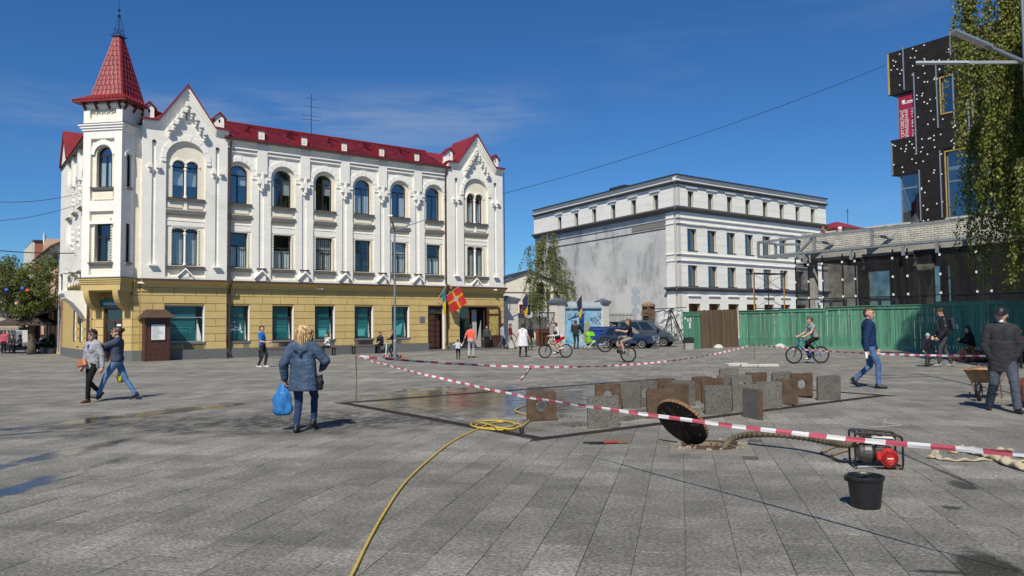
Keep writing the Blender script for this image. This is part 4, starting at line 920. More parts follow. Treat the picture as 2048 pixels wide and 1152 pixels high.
def clad(T, x0, x1, z0, z1, ops, y=0.0, rowh=.72, blen=1.55, back=True, parent=None):
 if back:
  b_ = MB(T); b_.prism(rect(x0, x1, z0, z1), y + .03, y + .42, holes=[rect(*o) for o in ops if o[0] > x0 and o[1] < x1 and o[2] > z0 and o[3] < z1]); b_.build('wall', CLADJ, parent or B2)
 n = max(1, round((z1 - z0) / rowh)); rh = (z1 - z0) / n
 for r_ in range(n):
  za, zb = z0 + r_ * rh, z0 + (r_ + 1) * rh
  cuts = sorted({x0, x1} | {v for o in ops if o[2] < zb and o[3] > za for v in o[:2] if x0 < v < x1})
  for a, c in zip(cuts[:-1], cuts[1:]):
   mid_ = (a + c) / 2; op = [o for o in ops if o[0] < mid_ < o[1] and o[2] < zb and o[3] > za]
   spans = [(za, zb)]
   for o in op: spans = [q for s_ in spans for q in ((s_[0], min(s_[1], o[2])), (max(s_[0], o[3]), s_[1])) if q[1] - q[0] > .05]
   k = max(1, round((c - a) / blen))
   for s_ in spans:
    for i in range(k):
     xa, xb = a + (c - a) * i / k, a + (c - a) * (i + 1) / k
     if T is None: piece('cladding_panel', xa + .006, xb - .006, y, y + .034, s_[0] + .006, s_[1] - .006, CLAD, parent or B2)
     else:
      q = MB(T); q.box(xa + .006, xb - .006, y, y + .034, s_[0] + .006, s_[1] - .006); q.build('cladding_panel', CLAD, parent or B2)
def cornice2(T, x0, x1, z, h, pr, mt=None, y=0.0):
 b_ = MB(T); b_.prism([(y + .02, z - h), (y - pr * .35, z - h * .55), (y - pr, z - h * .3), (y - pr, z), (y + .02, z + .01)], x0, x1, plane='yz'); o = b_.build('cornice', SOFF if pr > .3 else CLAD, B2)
 return o
WB = [1.43 + 3.06 * k for k in range(8)]
LR = 26.2
opsA = [(w + .2, w + 1.1, 13.08, 14.64) for w in WB]; opsB = [(w, w + 1.42, 8.77, 10.9) for w in WB]; opsC = [(w, w + 1.42, 5.28, 7.3) for w in WB]; opsD = [(w, w + 1.75, .3, 3.53) for w in WB]
clad(None, 0, LR, 12.9, 15.35, opsA); clad(None, 0, LR, 4.95, 12.5, opsB + opsC); clad(None, 0, LR, .0, 4.75, opsD, rowh=.95)
for k, w in enumerate(WB):
 for o in (opsA[k], opsB[k], opsC[k]): window(B2, o[0], o[1], o[2], o[3], .34, False, transom=None, mull=False, glass=GLASS2, fm=FR2, fw=.05, depth=.7)
 for o in (opsB[k], opsC[k]): trimbox(o[0] - .03, o[1] + .05, -.06, .02, o[2] - .07, o[2] - .002, 'sill', FR2, parent=B2); trimbox(o[0] - .32, o[1] + .4, -.15, .0, o[3] + .38, o[3] + .46, 'lintel_ledge', CLAD, parent=B2)
 trimbox(opsA[k][0] - .35, opsA[k][1] + .4, -.15, .0, 14.92, 15.0, 'lintel_ledge', CLAD, parent=B2)
 trimbox(w - .1, w + 1.75, -.15, .0, 4.25, 4.33, 'lintel_ledge', CLAD, parent=B2)
 o = opsD[k]
 b_ = MB(); b_.box(o[0], o[1], .9, .95, .0, 3.6); b_.box(o[0], o[1], .42, .9, 3.53, 3.6); b_.box(o[1], o[1] + .04, .42, .9, .0, 3.6); b_.build('timber_reveal', mat('raw_brown_board', (.26, .13, .06), .8, var=.25), B2)
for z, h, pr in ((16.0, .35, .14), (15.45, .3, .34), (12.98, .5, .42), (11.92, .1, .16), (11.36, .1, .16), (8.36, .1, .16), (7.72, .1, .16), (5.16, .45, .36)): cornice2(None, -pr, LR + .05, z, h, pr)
trimbox(-.1, LR, 0, .4, 15.4, 16.0, 'parapet', CLAD, parent=B2); trimbox(-.2, LR + .2, -.22, .5, 16.0, 16.12, 'coping', DKM, parent=B2)
def plaster():
 m = mat('grey_firewall_plaster', (.46, .465, .46), .9, var=.12, vs=.6, bump=.4, bs=12, stretch=(1, 1, .28), stain=((.22, .22, .215), .9, .50, .72)); t = m.node_tree; b = t.nodes['Principled BSDF']
 g = _n(t, 'ShaderNodeNewGeometry'); n1 = _n(t, 'ShaderNodeTexNoise'); n1.inputs['Scale'].default_value = .28; n1.inputs['Detail'].default_value = 9; n1.inputs['Roughness'].default_value = .7; t.links.new(g.outputs['Position'], n1.inputs['Vector'])
 rp = _n(t, 'ShaderNodeMapRange'); rp.inputs[1].default_value = .46; rp.inputs[2].default_value = .60; t.links.new(n1.outputs[0], rp.inputs[0])
 mm = _n(t, 'ShaderNodeMixRGB'); mm.inputs[2].default_value = (.56, .56, .54, 1); src = b.inputs['Base Color'].links[0].from_socket; t.links.new(rp.outputs[0], mm.inputs[0]); t.links.new(src, mm.inputs[1]); t.links.new(mm.outputs[0], b.inputs['Base Color'])
 return m
PLAST = plaster()
opsL = [(2.66 + .0 + 3.36 * k * 1.02, 2.66 + .8 + 3.36 * k * 1.02, 13.02, 14.5) for k in range(6)]
clad(TLf, 0.0, LL, 12.9, 15.35, opsL); clad(TLf, 0.0, 1.65, 0, 12.5, [])
for o in opsL: window(B2, *o, .34, False, T=TLf, transom=None, mull=False, glass=GLASS2, fm=FR2, fw=.05, depth=.7); trimbox(o[0] - .3, o[1] + .4, -.15, .0, 14.82, 14.9, 'lintel_ledge', CLAD, T=TLf, parent=B2)
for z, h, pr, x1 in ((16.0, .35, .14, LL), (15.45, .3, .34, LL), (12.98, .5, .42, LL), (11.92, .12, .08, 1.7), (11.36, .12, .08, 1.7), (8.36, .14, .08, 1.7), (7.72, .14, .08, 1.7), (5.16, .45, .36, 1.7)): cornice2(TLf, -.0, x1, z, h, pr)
trimbox(0, LL, 0.01, .4, 15.4, 16.0, 'parapet', CLAD, T=TLf, parent=B2); trimbox(-.0, LL, -.22, .5, 16.0, 16.12, 'coping', DKM, T=TLf, parent=B2)
trimbox(1.65, LL, .16, .5, 0, 12.6, 'fire_wall', PLAST, T=TLf, parent=B2); trimbox(1.65, LL, .06, .16, 11.85, 11.93, 'band', PLAST, T=TLf, parent=B2); trimbox(1.65, LL, .10, .16, 11.0, 11.06, 'band', DKM, T=TLf, parent=B2)
trimbox(1.7, 7.0, .12, .158, 11.2, 11.75, 'bare_brick', brick_mat('bare_grey_brick', (.25, .24, .22), (.15, .15, .14), strength=1, mix=.8), T=TLf, parent=B2)
b_ = MB(); b_.box(LR - .3, LR, .4, 20, 0, 16); b_.box(3, LR, 20, 20.3, 0, 16); b_.box(.5, LR - .3, 1.3, 1.35, 0, 15.9); b_.build('wall', CLADJ, B2)
b_ = MB(TLf); b_.box(1, LL, 1.3, 1.35, 0, 15.9); b_.build('wall', CLADJ, B2)
rp_ = [(0.4, .4), (LR, .4), (LR, 20), (dl.x * LL + 1, dl.y * LL)]
b_ = MB(); b_.add([(x, y, 15.9) for x, y in rp_], [(0, 1, 2, 3)]); b_.build('flat_roof', DKM, B2)
b_ = MB(TLf); b_.box(9.4, 12.0, 1.2, 2.6, 15.9, 16.75); b_.build('roof_hatch', DKM, B2)
# --- unfinished building on the right
F1 = G(1480, 693); F1.z = 0
P3 = F1 + U * 6
B3 = empty('unfinished_building', P3, math.atan2(-V.y, -V.x), 'unfinished building with black insulation boards above and bare brick parapet below', 'building')
INS = mat('black_insulation_board', (.016, .014, .014), .75, var=.35, vs=2.2, bump=.25, bs=9, spec=.25)
WOOL = mat('yellow_mineral_wool', (.42, .30, .09), .9, var=.3, vs=6, bump=.5)
SIL = brick_mat('white_silicate_brick', (.5, .48, .43), (.24, .23, .21), strength=.6)
CONC = mat('rough_concrete', (.30, .29, .265), .9, var=.2, vs=1.5, bump=.3, bs=10, stain=((.14, .13, .12), .8, .56, .8))
FRW = mat('grey_blue_window_frame', (.2, .22, .24), .4)
Y3 = 1.0
XE = 24
ops = [(10.42, 11.22, 14.67, 17.05), (12.26, 13.1, 13.7, 16.05), (10.55, 13.35, 8.0, 12.28), (7.1, 8.9, 13.48, 16.62), (7.1, 9.0, 7.9, 11.25)]
out = [(7.72, 7.6), (XE, 7.6), (XE, 19.9), (7.2, 19.5), (7.2, 16.72), (7.7, 16.72), (7.7, 13.46), (7.22, 13.46), (7.22, 11.25), (7.7, 11.25)]
hs = [rect(*o) for o in ops[:3]]
hs += [rect(14.6, 15.5, 14.2, 16.6), rect(16.8, 17.7, 14.2, 16.6), rect(14.9, 18.4, 8.2, 12.2)]
out = [(9.0, 7.6), (XE, 7.6), (XE, 19.9), (7.2, 19.5), (7.2, 16.72), (8.9, 16.66), (8.9, 13.47), (7.22, 13.46), (7.22, 11.25), (9.0, 11.3)]
bk = MB(); bk.prism(out, Y3 + .06, Y3 + .34, holes=hs); bk.build('insulated_wall', INS, B3)
def inside(x, z):
 if z > 16.7: return x > 7.2
 if 13.46 < z: return x > 8.9
 if 11.28 < z: return x > 7.22
 return x > 9.0
allops = ops[:3] + [(14.6, 15.5, 14.2, 16.6), (16.8, 17.7, 14.2, 16.6), (14.9, 18.4, 8.2, 12.2)]
for r_ in range(20):
 za = 7.65 + r_ * .6; zb = min(za + .6, 19.55)
 x = 7.2 - (.6 if r_ % 2 else 0)
 while x < 16.5:
  xa, xb = x, x + 1.2; x += 1.2
  xm = (xa + xb) / 2; zm = (za + zb) / 2
  lx = 7.21 if (zm > 16.7 or 11.28 < zm < 13.46) else (8.91 if zm > 13.4 else 9.01)
  xa = max(xa, lx)
  if xb - xa < .1: continue
  hit = [o for o in allops if o[0] < xb and o[1] > xa and o[2] < zb and o[3] > za]
  sp_ = [(xa, xb)]
  for o in hit: sp_ = [q for s_ in sp_ for q in ((s_[0], min(s_[1], o[0])), (max(s_[0], o[1]), s_[1])) if q[1] - q[0] > .05]
  for s_ in sp_: piece('insulation_board', s_[0] + .004, s_[1] - .004, Y3 + rng.uniform(0, .008), Y3 + .055, za + .004, zb - .004, INS, B3)
b_ = MB(); b_.box(7.18, 7.3, Y3 + .0, Y3 + 1.0, 16.75, 19.5); b_.box(7.2, 7.32, Y3, Y3 + 1, 11.3, 13.4); b_.build('wool_edge', WOOL, B3)
b_ = MB(); b_.box(7.3, 9.0, Y3 + .34, Y3 + 6, 16.7, 16.8); b_.box(7.3, 9.0, Y3 + .34, Y3 + 6, 13.3, 13.42); b_.box(7.3, 9.0, Y3 + .34, Y3 + 6, 11.3, 11.4); b_.box(7.3, 7.4, Y3 + .34, Y3 + 7, 16.8, 19.5); b_.box(7.3, 7.4, Y3 + .34, Y3 + 7, 11.4, 13.3); b_.box(9.2, 9.3, Y3 + .34, Y3 + 7, 7.6, 16.8); b_.build('wall', INS, B3)
b_ = MB(); b_.box(7.4, XE, Y3 + 6.9, Y3 + 7, 7.6, 19.5); b_.box(7.3, XE, Y3 + .3, Y3 + 7, 19.3, 19.4); b_.build('wall', CONC, B3)
for z in (11.3, 13.5, 16.7): trimbox(9.3, XE, Y3 + .36, Y3 + 6.9, z - .2, z, 'floor_slab', CONC, parent=B3)
fr = MB(); r3 = random.Random(11)
for k in range(330):
 x, z = r3.uniform(7.3, 14.5), r3.uniform(7.9, 19.4)
 if not inside(x - .08, z) or any(o[0] - .1 < x < o[1] + .1 and o[2] - .1 < z < o[3] + .1 for o in allops): continue
 fr.lathe([(.052, -.012), (.04, -.02), (.001, -.02)], (x, Y3, z), 8, axis='y', caps=False)
tag(fr.build('insulation_fixings', PAPER, B3), kind='stuff')
for x, za, zb in ((8.25, 16.8, 19.7), (8.88, 12.4, 17.8), (10.27, 13.84, 17.9), (12.08, 12.46, 17.1), (11.25, 13.95, 17.1), (10.31, 8.1, 12.4), (9.0, 8.05, 11.37), (11.18, 18.1, 19.75), (13.2, 13.2, 17), (13.5, 17.5, 19.6), (7.28, 11.3, 13.5)):
 b_ = MB(); b_.box(x - .035, x + .035, Y3 - .06, Y3 - .002, za, zb); b_.build('facade_rail', GALV, B3)
for o in ops[:3] + [(14.9, 18.4, 8.2, 12.2)]:
 b_ = MB(); b_.prism(rect(o[0] - .02, o[1] + .02, o[2] - .02, o[3] + .02), Y3 + .02, Y3 + .06, holes=[rect(o[0] + .07, o[1] - .05, o[2] + .05, o[3] - .05)]); b_.build('wool_edge', WOOL, B3)
 window(B3, o[0] + .06, o[1] - .04, o[2] + .04, o[3] - .04, Y3 + .2, False, transom=.55 if o[1] - o[0] > 1.5 else None, mull=False, glass=GLASSB, fm=FRW, fw=.07, depth=2.5)
gz = MB(); gz.prism(rect(7.68, 9.0, 7.95, 11.25), Y3 + .18, Y3 + .24, holes=[rect(7.76, 8.9, 8.05, 10.3), rect(7.76, 8.9, 10.38, 11.17)]); gz.box(7.66, 7.74, Y3 + .24, Y3 + 4, 7.95, 11.25); w_ = gz.build('corner_glazing', FRW, B3)
g = MB(); g.add([(7.7, Y3 + .21, 8.0), (8.95, Y3 + .21, 8.0), (8.95, Y3 + .21, 11.2), (7.7, Y3 + .21, 11.2)], [(0, 1, 2, 3)]); g.build('pane', GLASSB, w_, recalc=False)
g = MB(); g.box(8.2, 8.28, Y3 + 1.2, Y3 + 1.3, 8, 11.2); g.box(7.8, 9.2, Y3 + 3.9, Y3 + 4, 7.9, 11.3); g.build('interior', mat('pale_unfinished_room', (.35, .38, .4), .9, var=.1), w_)
gz = MB(); gz.prism(rect(7.68, 8.9, 13.5, 16.6), Y3 + .18, Y3 + .24, holes=[rect(7.78, 8.85, 13.55, 15.55), rect(7.78, 8.85, 15.62, 16.55)]); gz.box(7.66, 7.74, Y3 + .24, Y3 + 4, 13.5, 16.6); w_ = gz.build('advert_window', FRW, B3)
RED = mat('crimson_advert', (.34, .012, .05), .5, var=.08)
g = MB(); g.box(7.76, 8.87, Y3 + .16, Y3 + .178, 13.55, 15.56); g.box(7.76, 8.87, Y3 + .16, Y3 + .178, 15.62, 16.58); bn = g.build('advert_banner', RED, w_)
for txt, xx, zz, sz in (('ТОРГОВЕЛЬНІ', 7.98, 14.56, .30), ('ПРИМІЩЕННЯ', 8.26, 14.56, .29), ('066 570 1206', 8.70, 14.62, .33)):
 me = font_mesh(txt, sz, .003); me.materials.append(PAPER); o = link('lettering', me, bn, (xx, Y3 + .152, zz)); o.rotation_euler = (R(90), R(-90), 0)
 wd = max(v.co.x for v in me.vertices) - min(v.co.x for v in me.vertices); o.scale = (1.95 / wd, 1, 1)
g = MB(); g.box(8.0, 8.75, Y3 + .15, Y3 + .158, 15.93, 15.98); g.box(8.3, 8.75, Y3 + .15, Y3 + .158, 16.03, 16.1); g.box(7.98, 8.18, Y3 + .15, Y3 + .158, 16.0, 16.2); g.build('advert_mark', PAPER, bn)
# --- lower part: silicate brick parapet on a concrete beam, columns, net screens
def bricks(x0, x1, z0, z1, y, mt, L=.42, Hh=.135, broken=True):
 b_ = MB(); r4 = random.Random(5); n = int((z1 - z0) / Hh)
 for r_ in range(n):
  x = x0 - (L / 2 if r_ % 2 else 0)
  while x < x1:
   a, c = max(x, x0) + .016, min(x + L, x1) - .016
   zt = z0 + (r_ + 1) * Hh
   if c - a > .04 and not (broken and r_ >= n - 2 and r4.random() < .35):
    dy = r4.uniform(-.012, .012); b_.box(a, c, y + dy, y + .1, z0 + r_ * Hh + .013, zt - .012)
   x += L
 return b_
tag(bricks(1.0, 20.0, 6.6, 7.95, -.0, SIL).build('parapet_bricks', mat('silicate_brick_piece', (.52, .50, .44), .85, var=.25, vs=2.5, bump=.3), B3), kind='stuff')
trimbox(1.02, 20.0, .06, .4, 6.5, 7.85, 'parapet', mat('dark_mortar', (.15, .14, .125), .9), parent=B3)
trimbox(.9, 20, -.12, .6, 6.1, 6.58, 'concrete_beam', CONC, parent=B3)
for x in (1.3, 5.0, 8.4, 12.4, 16.0): trimbox(x, x + .5, .3, .8, 0, 6.1, 'column', CONC, parent=B3)
trimbox(.9, 20, .1, 9, 5.95, 6.09, 'floor_slab', CONC, parent=B3)
b_ = MB(); b_.prism(rect(.9, 20, 0, 5.95), 8.8, 9.0, holes=[rect(1.2, 2.9, 2.6, 5.5), rect(6.0, 6.7, 3.0, 5.6), rect(7.1, 7.3, 3, 5.6)]); b_.build('wall', CONC, B3)
for x0, x1 in ((1.87, 4.2), (5.23, 7.74)):
 b_ = MB(); b_.prism(rect(x0, x1, 2.0, 3.15), .2, .3, holes=[rect(x0 + .15, (x0 + x1) / 2 - .1, 2.0, 2.95), rect((x0 + x1) / 2 + .1, x1 - .15, 2.0, 2.95)]); b_.build('window_frame', mat('pale_blue_primer', (.40, .45, .52), .6), B3)
b_ = MB(); b_.prism(rect(8.8, 9.9, 1.5, 5.4), .5, .6, holes=[rect(8.95, 9.35, 2.6, 4.6)]); b_.build('recessed_wall', mat('cream_plaster_room', (.55, .53, .44), .8), B3)
NET = veil_mat('black_debris_net', (.012, .012, .014), .80)
xs = [.77, 1.79, 2.86, 4.34, 5.23, 7.76, 8.69, 10.67, 12.72, 13.47, 16.2, 19.5]
for a, c in zip(xs[:-1], xs[1:]):
 n_ = 6; vs = []
 for i in range(n_ + 1):
  for j in range(5):
   x = a + .03 + (c - a - .06) * i / n_; z = 2.6 + (3.55) * j / 4 ; vs.append((x, -.35 + .05 * math.sin(i * 1.7 + j + a * 3), z if j < 4 else (5.75 + .03 * a)))
 b_ = MB(); b_.add(vs, [(i * 5 + j, (i + 1) * 5 + j, (i + 1) * 5 + j + 1, i * 5 + j + 1) for i in range(n_) for j in range(4)])
 if a not in (1.79,): b_.build('net_screen', NET, B3, recalc=False)
 b_ = MB(); b_.box(a - .035, a + .035, -.42, -.34, 0, 6.25); b_.build('screen_post', BLACK, B3)
 for z in (5.6, 3.25, 4.4): b_ = MB(); b_.box(a - .06, a + .06, -.45, -.42, z, z + .14); b_.build('tie', PAPER, B3)
b_ = MB(); b_.box(.75, 20, -.40, -.36, 3.18, 3.24); b_.build('screen_rail', BLACK, B3)
SF = mat('grey_primer_steel', (.20, .22, .23), .55, var=.15)
fr_ = [((-2.0, -.8, 7.6), (12.7, -.8, 7.6)), ((-2.0, -.8, 6.5), (13.6, -.8, 6.5)), ((-2.0, 1.4, 7.6), (-2.0, -.8, 7.6)), ((-2.0, 1.4, 6.5), (-2.0, -.8, 6.5)), ((-2.0, 1.4, 7.55), (1.0, 1.4, 7.3)), ((-2.0, 1.4, 6.55), (1.0, 1.4, 6.55))]
fr_ += [((x, -.8, 7.6), (x, -.8, 6.5)) for x in (-2.0, 2.55, 6.67, 12.6)] + [((-2.0, 1.4, 7.6), (-2.0, 1.4, 6.5))] + [((x, -.8, 7.2), (x + .9, .1, 7.0)) for x in (2.7, 6.8)] + [((1.2, -.7, 6.5), (2.4, -.7, 7.5))] + [((x, -.8, 6.5), (x, -.8, 5.75)) for x in (1.75, 5.2, 8.65, 10.7)]
for a, c in fr_:
 b_ = MB(); b_.bar(a, c, .16, .16); b_.build('steel_beam', SF, B3)
for x in (1.3, 5.0, 8.4): b_ = MB(); b_.box(x, x + .55, -.2, .3, 5.55, 6.1); b_.build('corbel', CONC, B3)
# --- plank hoarding
GREEN = mat('green_painted_plank', (.085, .255, .165), .7, var=.35, vs=3, bump=.5, bs=8, rnd=.28, stretch=(6, 6, .35), stain=((.16, .25, .17), 2.0, .56, .8))
GREY_W = mat('weathered_brown_plank', (.12, .078, .05), .85, var=.4, vs=3, bump=.6, bs=8, rnd=.22, stretch=(6, 6, .3))
fdir = (G(1840, 701) - F1).normalized()
fence = empty('plank_hoarding', F1, math.atan2(fdir.y, fdir.x), 'long green plank hoarding around the building site', 'fence')
x = 0; k = 0
pl_me = {}
while x < 24:
 w_ = rng.choice((.14, .16, .18)); hgt = 2.36 + .010 * x + rng.uniform(-.015, .015); hh = round(hgt, 1)
 key = w_
 if key not in pl_me: pl_me[key] = MB().box(0, w_ - .02, 0, .025, 0, 2.4).mesh('plank', GREEN, bevel=.003)
 o = link('plank', pl_me[key], fence, (x, rng.uniform(-.012, .012), rng.uniform(.0, .03)), (0, rng.uniform(-.006, .006), 0)); o.scale = (1, 1, hgt / 2.4)
 x += w_
L_ = 0
while L_ < 24:
 b_ = MB(); b_.box(L_ + .01, L_ + 3.3, -.10, .14, 0, .04); b_.box(L_ + .01, L_ + 3.3, -.05, -.028, -.16, 0); o = b_.build('cap_board', GREEN, fence, loc=(0, 0, 2.39 + .010 * (L_ + 1.6))); o.rotation_euler = (0, R(rng.uniform(-.4, .3)), 0); L_ += 3.3
for z in (.5, 1.9): trimbox(0, 24, .03, .09, z, z + .1, 'rail', GREY_W, parent=fence)
trimbox(0, 24, -.05, .02, .0, .12, 'board', GREEN, parent=fence)
ga, gb_ = G(1400, 697), G(1478, 693.5); gd = gb_ - ga
gate = empty('plank_gate', ga, math.atan2(gd.y, gd.x), 'leaning gate of bare weathered brown planks in the hoarding', 'gate')
x = 0
while x < gd.length - .05:
 w_ = rng.choice((.12, .15, .17)); o = MB().box(0, w_ - .01, 0, .03, 0, 2.42 + .05 * x / 3 + rng.uniform(-.03, .03)).build('plank', GREY_W, gate, loc=(x, rng.uniform(-.01, .01), 0.02), rot=(0, R(-4.5 + 1.5 * x / 3), 0)); x += w_
for z in (.55, 1.9): trimbox(-.05, gd.length - .1, .035, .09, z, z + .1, 'rail', GREY_W, parent=gate)
ca, cb_ = G(1368, 699), G(1402, 697); cd_ = cb_ - ca
cab = empty('green_board_panel', ca, math.atan2(cd_.y, cd_.x), 'narrow green plank panel with torn papers stuck on it', 'fence')
x = 0
while x < cd_.length: o = MB().box(0, .14, 0, .03, 0, 2.3).build('plank', GREEN, cab, loc=(x, rng.uniform(-.01, .01), .01), rot=(0, R(-1.5), 0)); x += .15
trimbox(-.1, cd_.length, -.05, .08, 2.28, 2.34, 'cap_board', GREEN, parent=cab); trimbox(-.08, cd_.length - .05, -.03, -.012, 2.08, 2.27, 'cap_board', GREEN, parent=cab)
for x, z, w_, h_ in ((.1, 1.85, .2, .16), (.42, 1.72, .2, .18), (.75, 1.7, .16, .25), (.62, 1.3, .24, .38)): trimbox(x, x + w_, -.022, -.014, z, z + h_, 'paper', PAPER, parent=cab)
trimbox(.2, .45, -.35, -.1, 0, .55, 'base_block', CONC, parent=cab)
binb = G(1374, 699); bn_ = MB(); bn_.box(-.26, .26, -.2, .2, .0, .42, 1); bn_.box(-.28, .28, -.22, .22, .42, .74); bn_.box(-.22, .22, -.16, .16, .74, .76)
o = bn_.build('litter_bin', [BLACK, CONC], None, loc=binb + Vector((0, -.5, 0)), bevel=.01); tag(o, 'black litter bin on a concrete foot in front of the green panel', 'bin')
for px, py, r_ in ((1437, 697, .32), (1560, 697, .36)):
 p = G(px, py); b_ = MB(); b_.lathe([(r_ * math.cos(a), r_ * .85 * math.sin(a)) for a in np.linspace(0, math.pi / 2 - .02, 8)], (0, 0, 0), 18); o = b_.build('concrete_bollard', mat('pale_concrete', (.5, .5, .44), .9, var=.15, vs=6), None, loc=p, smooth=True)
 tag(o, 'pale half-round concrete bollard before the ' + ('brown plank gate' if px < 1500 else 'green hoarding, by the grey-shirted cyclist'), 'bollard')
# --- court gate beside the corner house
GW0 = P0 + V * .7
def gpt(s, y=0, z=0): return GW0 + U * s + V * y + Vector((0, 0, z))
WBR = brick_mat('white_pillar_brick', (.80, .77, .70), (.5, .48, .45), bw=.26, bh=.085, ms=.012, strength=.8, mix=.7)
ZINC = mat('zinc_cap', (.18, .21, .25), .5, metal=.4)
def pillar(s0, s1, h, label):
 w_ = s1 - s0; r_ = empty('gate_pillar', gpt(s0), GRID, label, 'pillar')
 b_ = MB(); b_.box(0, w_, 0, w_, 0, h); b_.build('shaft', WBR, r_)
 b_ = MB(); b_.box(-.06, w_ + .06, -.06, w_ + .06, h, h + .1); b_.build('collar', WBR, r_)
 b_ = MB(); b_.box(-.14, w_ + .14, -.14, w_ + .14, h + .1, h + .26); b_.add([(-.16, -.16, h + .26), (w_ + .16, -.16, h + .26), (w_ + .16, w_ + .16, h + .26), (-.16, w_ + .16, h + .26), (w_ / 2, w_ / 2, h + .52)], [(0, 1, 4), (1, 2, 4), (2, 3, 4), (3, 0, 4), (0, 1, 2, 3)]); b_.build('cap', ZINC, r_)
 return r_
gs = lambda px: onplane(GW0, U, px, 600)[0]
pl1 = pillar(gs(1008), gs(1036), 3.25, 'white brick gate pillar with zinc cap next to the corner house')
pl2 = pillar(gs(1113), gs(1130), 3.15, 'white brick gate pillar left of the blue mural wall')
pl3 = pillar(gs(1205), gs(1218), 3.15, 'white brick gate pillar right of the blue mural wall')
mw = empty('mural_wall', gpt(gs(1131), .15), GRID, 'blue wall painted with swirling mural between two white pillars', 'wall')
b_ = MB(); b_.box(0, 4.0, 0, .3, 0, 2.85); b_.build('wall', mat('sky_blue_mural_ground', (.25, .50, .68), .8, var=.22, vs=.9, stain=((.55, .68, .72), 1.1, .5, .75)), mw)
b_ = MB(); b_.prism([(-.1, 3.0), (0, 3.35), (.5, 3.35), (.5, 2.85), (-.1, 2.85)], 0, 4.0, plane='yz'); b_.build('coping', mat('pale_blue_grey_coping', (.42, .48, .52), .8), mw)
trimbox(0, 4.0, -.04, -.002, 2.72, 2.85, 'band', mat('mural_blue_band', (.06, .18, .32), .8), parent=mw)
MD, MT, MO, MWH = mat('mural_navy', (.03, .10, .22), .8), mat('mural_teal', (.05, .32, .45), .8), mat('mural_sand', (.42, .33, .17), .8), mat('mural_white', (.68, .72, .72), .8)
r5 = random.Random(21)
def swirl(mb, cx, cz, r_, turns, a0, w_):
 pts = [];n_ = int(10 * turns) + 6
 for i in range(n_):
  t_ = i / (n_ - 1); rr = r_ * (1 - t_ * .88); a = a0 + t_ * turns * 2 * math.pi; pts.append((cx + rr * math.cos(a), -.004, cz + rr * math.sin(a)))
 for i in range(n_ - 1):
  a, c = Vector(pts[i]), Vector(pts[i + 1]); d = (c - a).normalized(); nn = Vector((-d.z, 0, d.x)) * w_ * (1 - .5 * i / n_)
  mb.add([a + nn, a - nn, c - nn, c + nn], [(0, 1, 2, 3)])
for mt, n_, zone, sz in ((MD, 22, (1.3, 3.9, .8, 2.5), (.1, .32)), (MT, 10, (.1, 1.3, .1, 2.3), (.1, .35)), (MWH, 26, (1.0, 3.9, .3, 2.4), (.06, .26)), (MD, 6, (.3, 1.4, 1.2, 2.4), (.1, .3))):
 b_ = MB()
 for k in range(n_): swirl(b_, r5.uniform(zone[0], zone[1]), r5.uniform(zone[2], zone[3]), r5.uniform(*sz), r5.uniform(.7, 1.6), r5.uniform(0, 6.28), r5.uniform(.018, .045))
 b_.build('painted_scrolls', mt, mw, recalc=False)
b_ = MB()
b_.prism([(1.95, .2), (2.5, .1), (2.62, .9), (2.45, 1.3), (2.55, 1.7), (2.3, 1.9), (2.05, 1.65), (2.15, 1.2), (1.9, .9)], -.006, -.001); b_.prism([(2.7, .6), (3.3, .5), (3.2, .9), (2.85, 1.1)], -.006, -.001); b_.build('painted_figure', MO, mw)
ig = empty('iron_gate', gpt(gs(1036), .2), GRID, 'black iron bar gate hung between the white pillars', 'gate')
for x0, x1, zt in ((2.15, 3.75, 2.55),):
 b_ = MB(); b_.box(x0, x0 + .06, 0, .06, .05, zt); b_.box(x1 - .06, x1, 0, .06, .05, zt); b_.box(x0, x1, .0, .05, zt - .08, zt); b_.box(x0, x1, .0, .05, .9, .95); b_.box(x0, x1, .0, .05, .1, .16); b_.build('leaf_frame', BLACK, ig)
 x = x0 + .15
 while x < x1 - .1: b_ = MB(); b_.tube([(x, .025, .1), (x, .025, zt - .05)], .016, 5); b_.build('bar', BLACK, ig); x += .145
b_ = MB()
for x in (.02, .75, 1.4): b_.box(x, x + .05, 0, .05, 0, 2.2 - .3 * (x > .1))
b_.box(.0, 1.45, .0, .04, 1.0, 1.05); b_.tube([(-.5, 0, .1), (-.3, 0, 1.2), (.05, 0, 2.3)], .02, 5); b_.build('gate_leaf', BLACK, ig)
sb = MB(); sb.box(-.55, .35, -.1, 0, 2.35, 3.1); sb.box(-.1, -.04, -.08, -.02, 0, 2.35); o = sb.build('sign_box', mat('dark_red_sign', (.10, .02, .02), .5), None, loc=gpt(21.25, -.15), rot=(0, 0, GRID)); tag(o, 'dark red sign box on a pole at the court gate', 'sign')
sg_ = MB(); r6 = random.Random(2)
for k in range(26): a = r6.uniform(-.5, .15); z = r6.uniform(2.45, 2.95); sg_.box(a, a + r6.uniform(.04, .15), -.106, -.101, z, z + r6.uniform(.02, .07))
sg_.build('sign_print', mat('sign_print_pale', (.5, .45, .42), .6), o)
FB_, FY_ = mat('flag_navy_cloth', (.018, .022, .075), .8, trans=.2), mat('flag_yellow_cloth', (.65, .42, .02), .8, trans=.2)
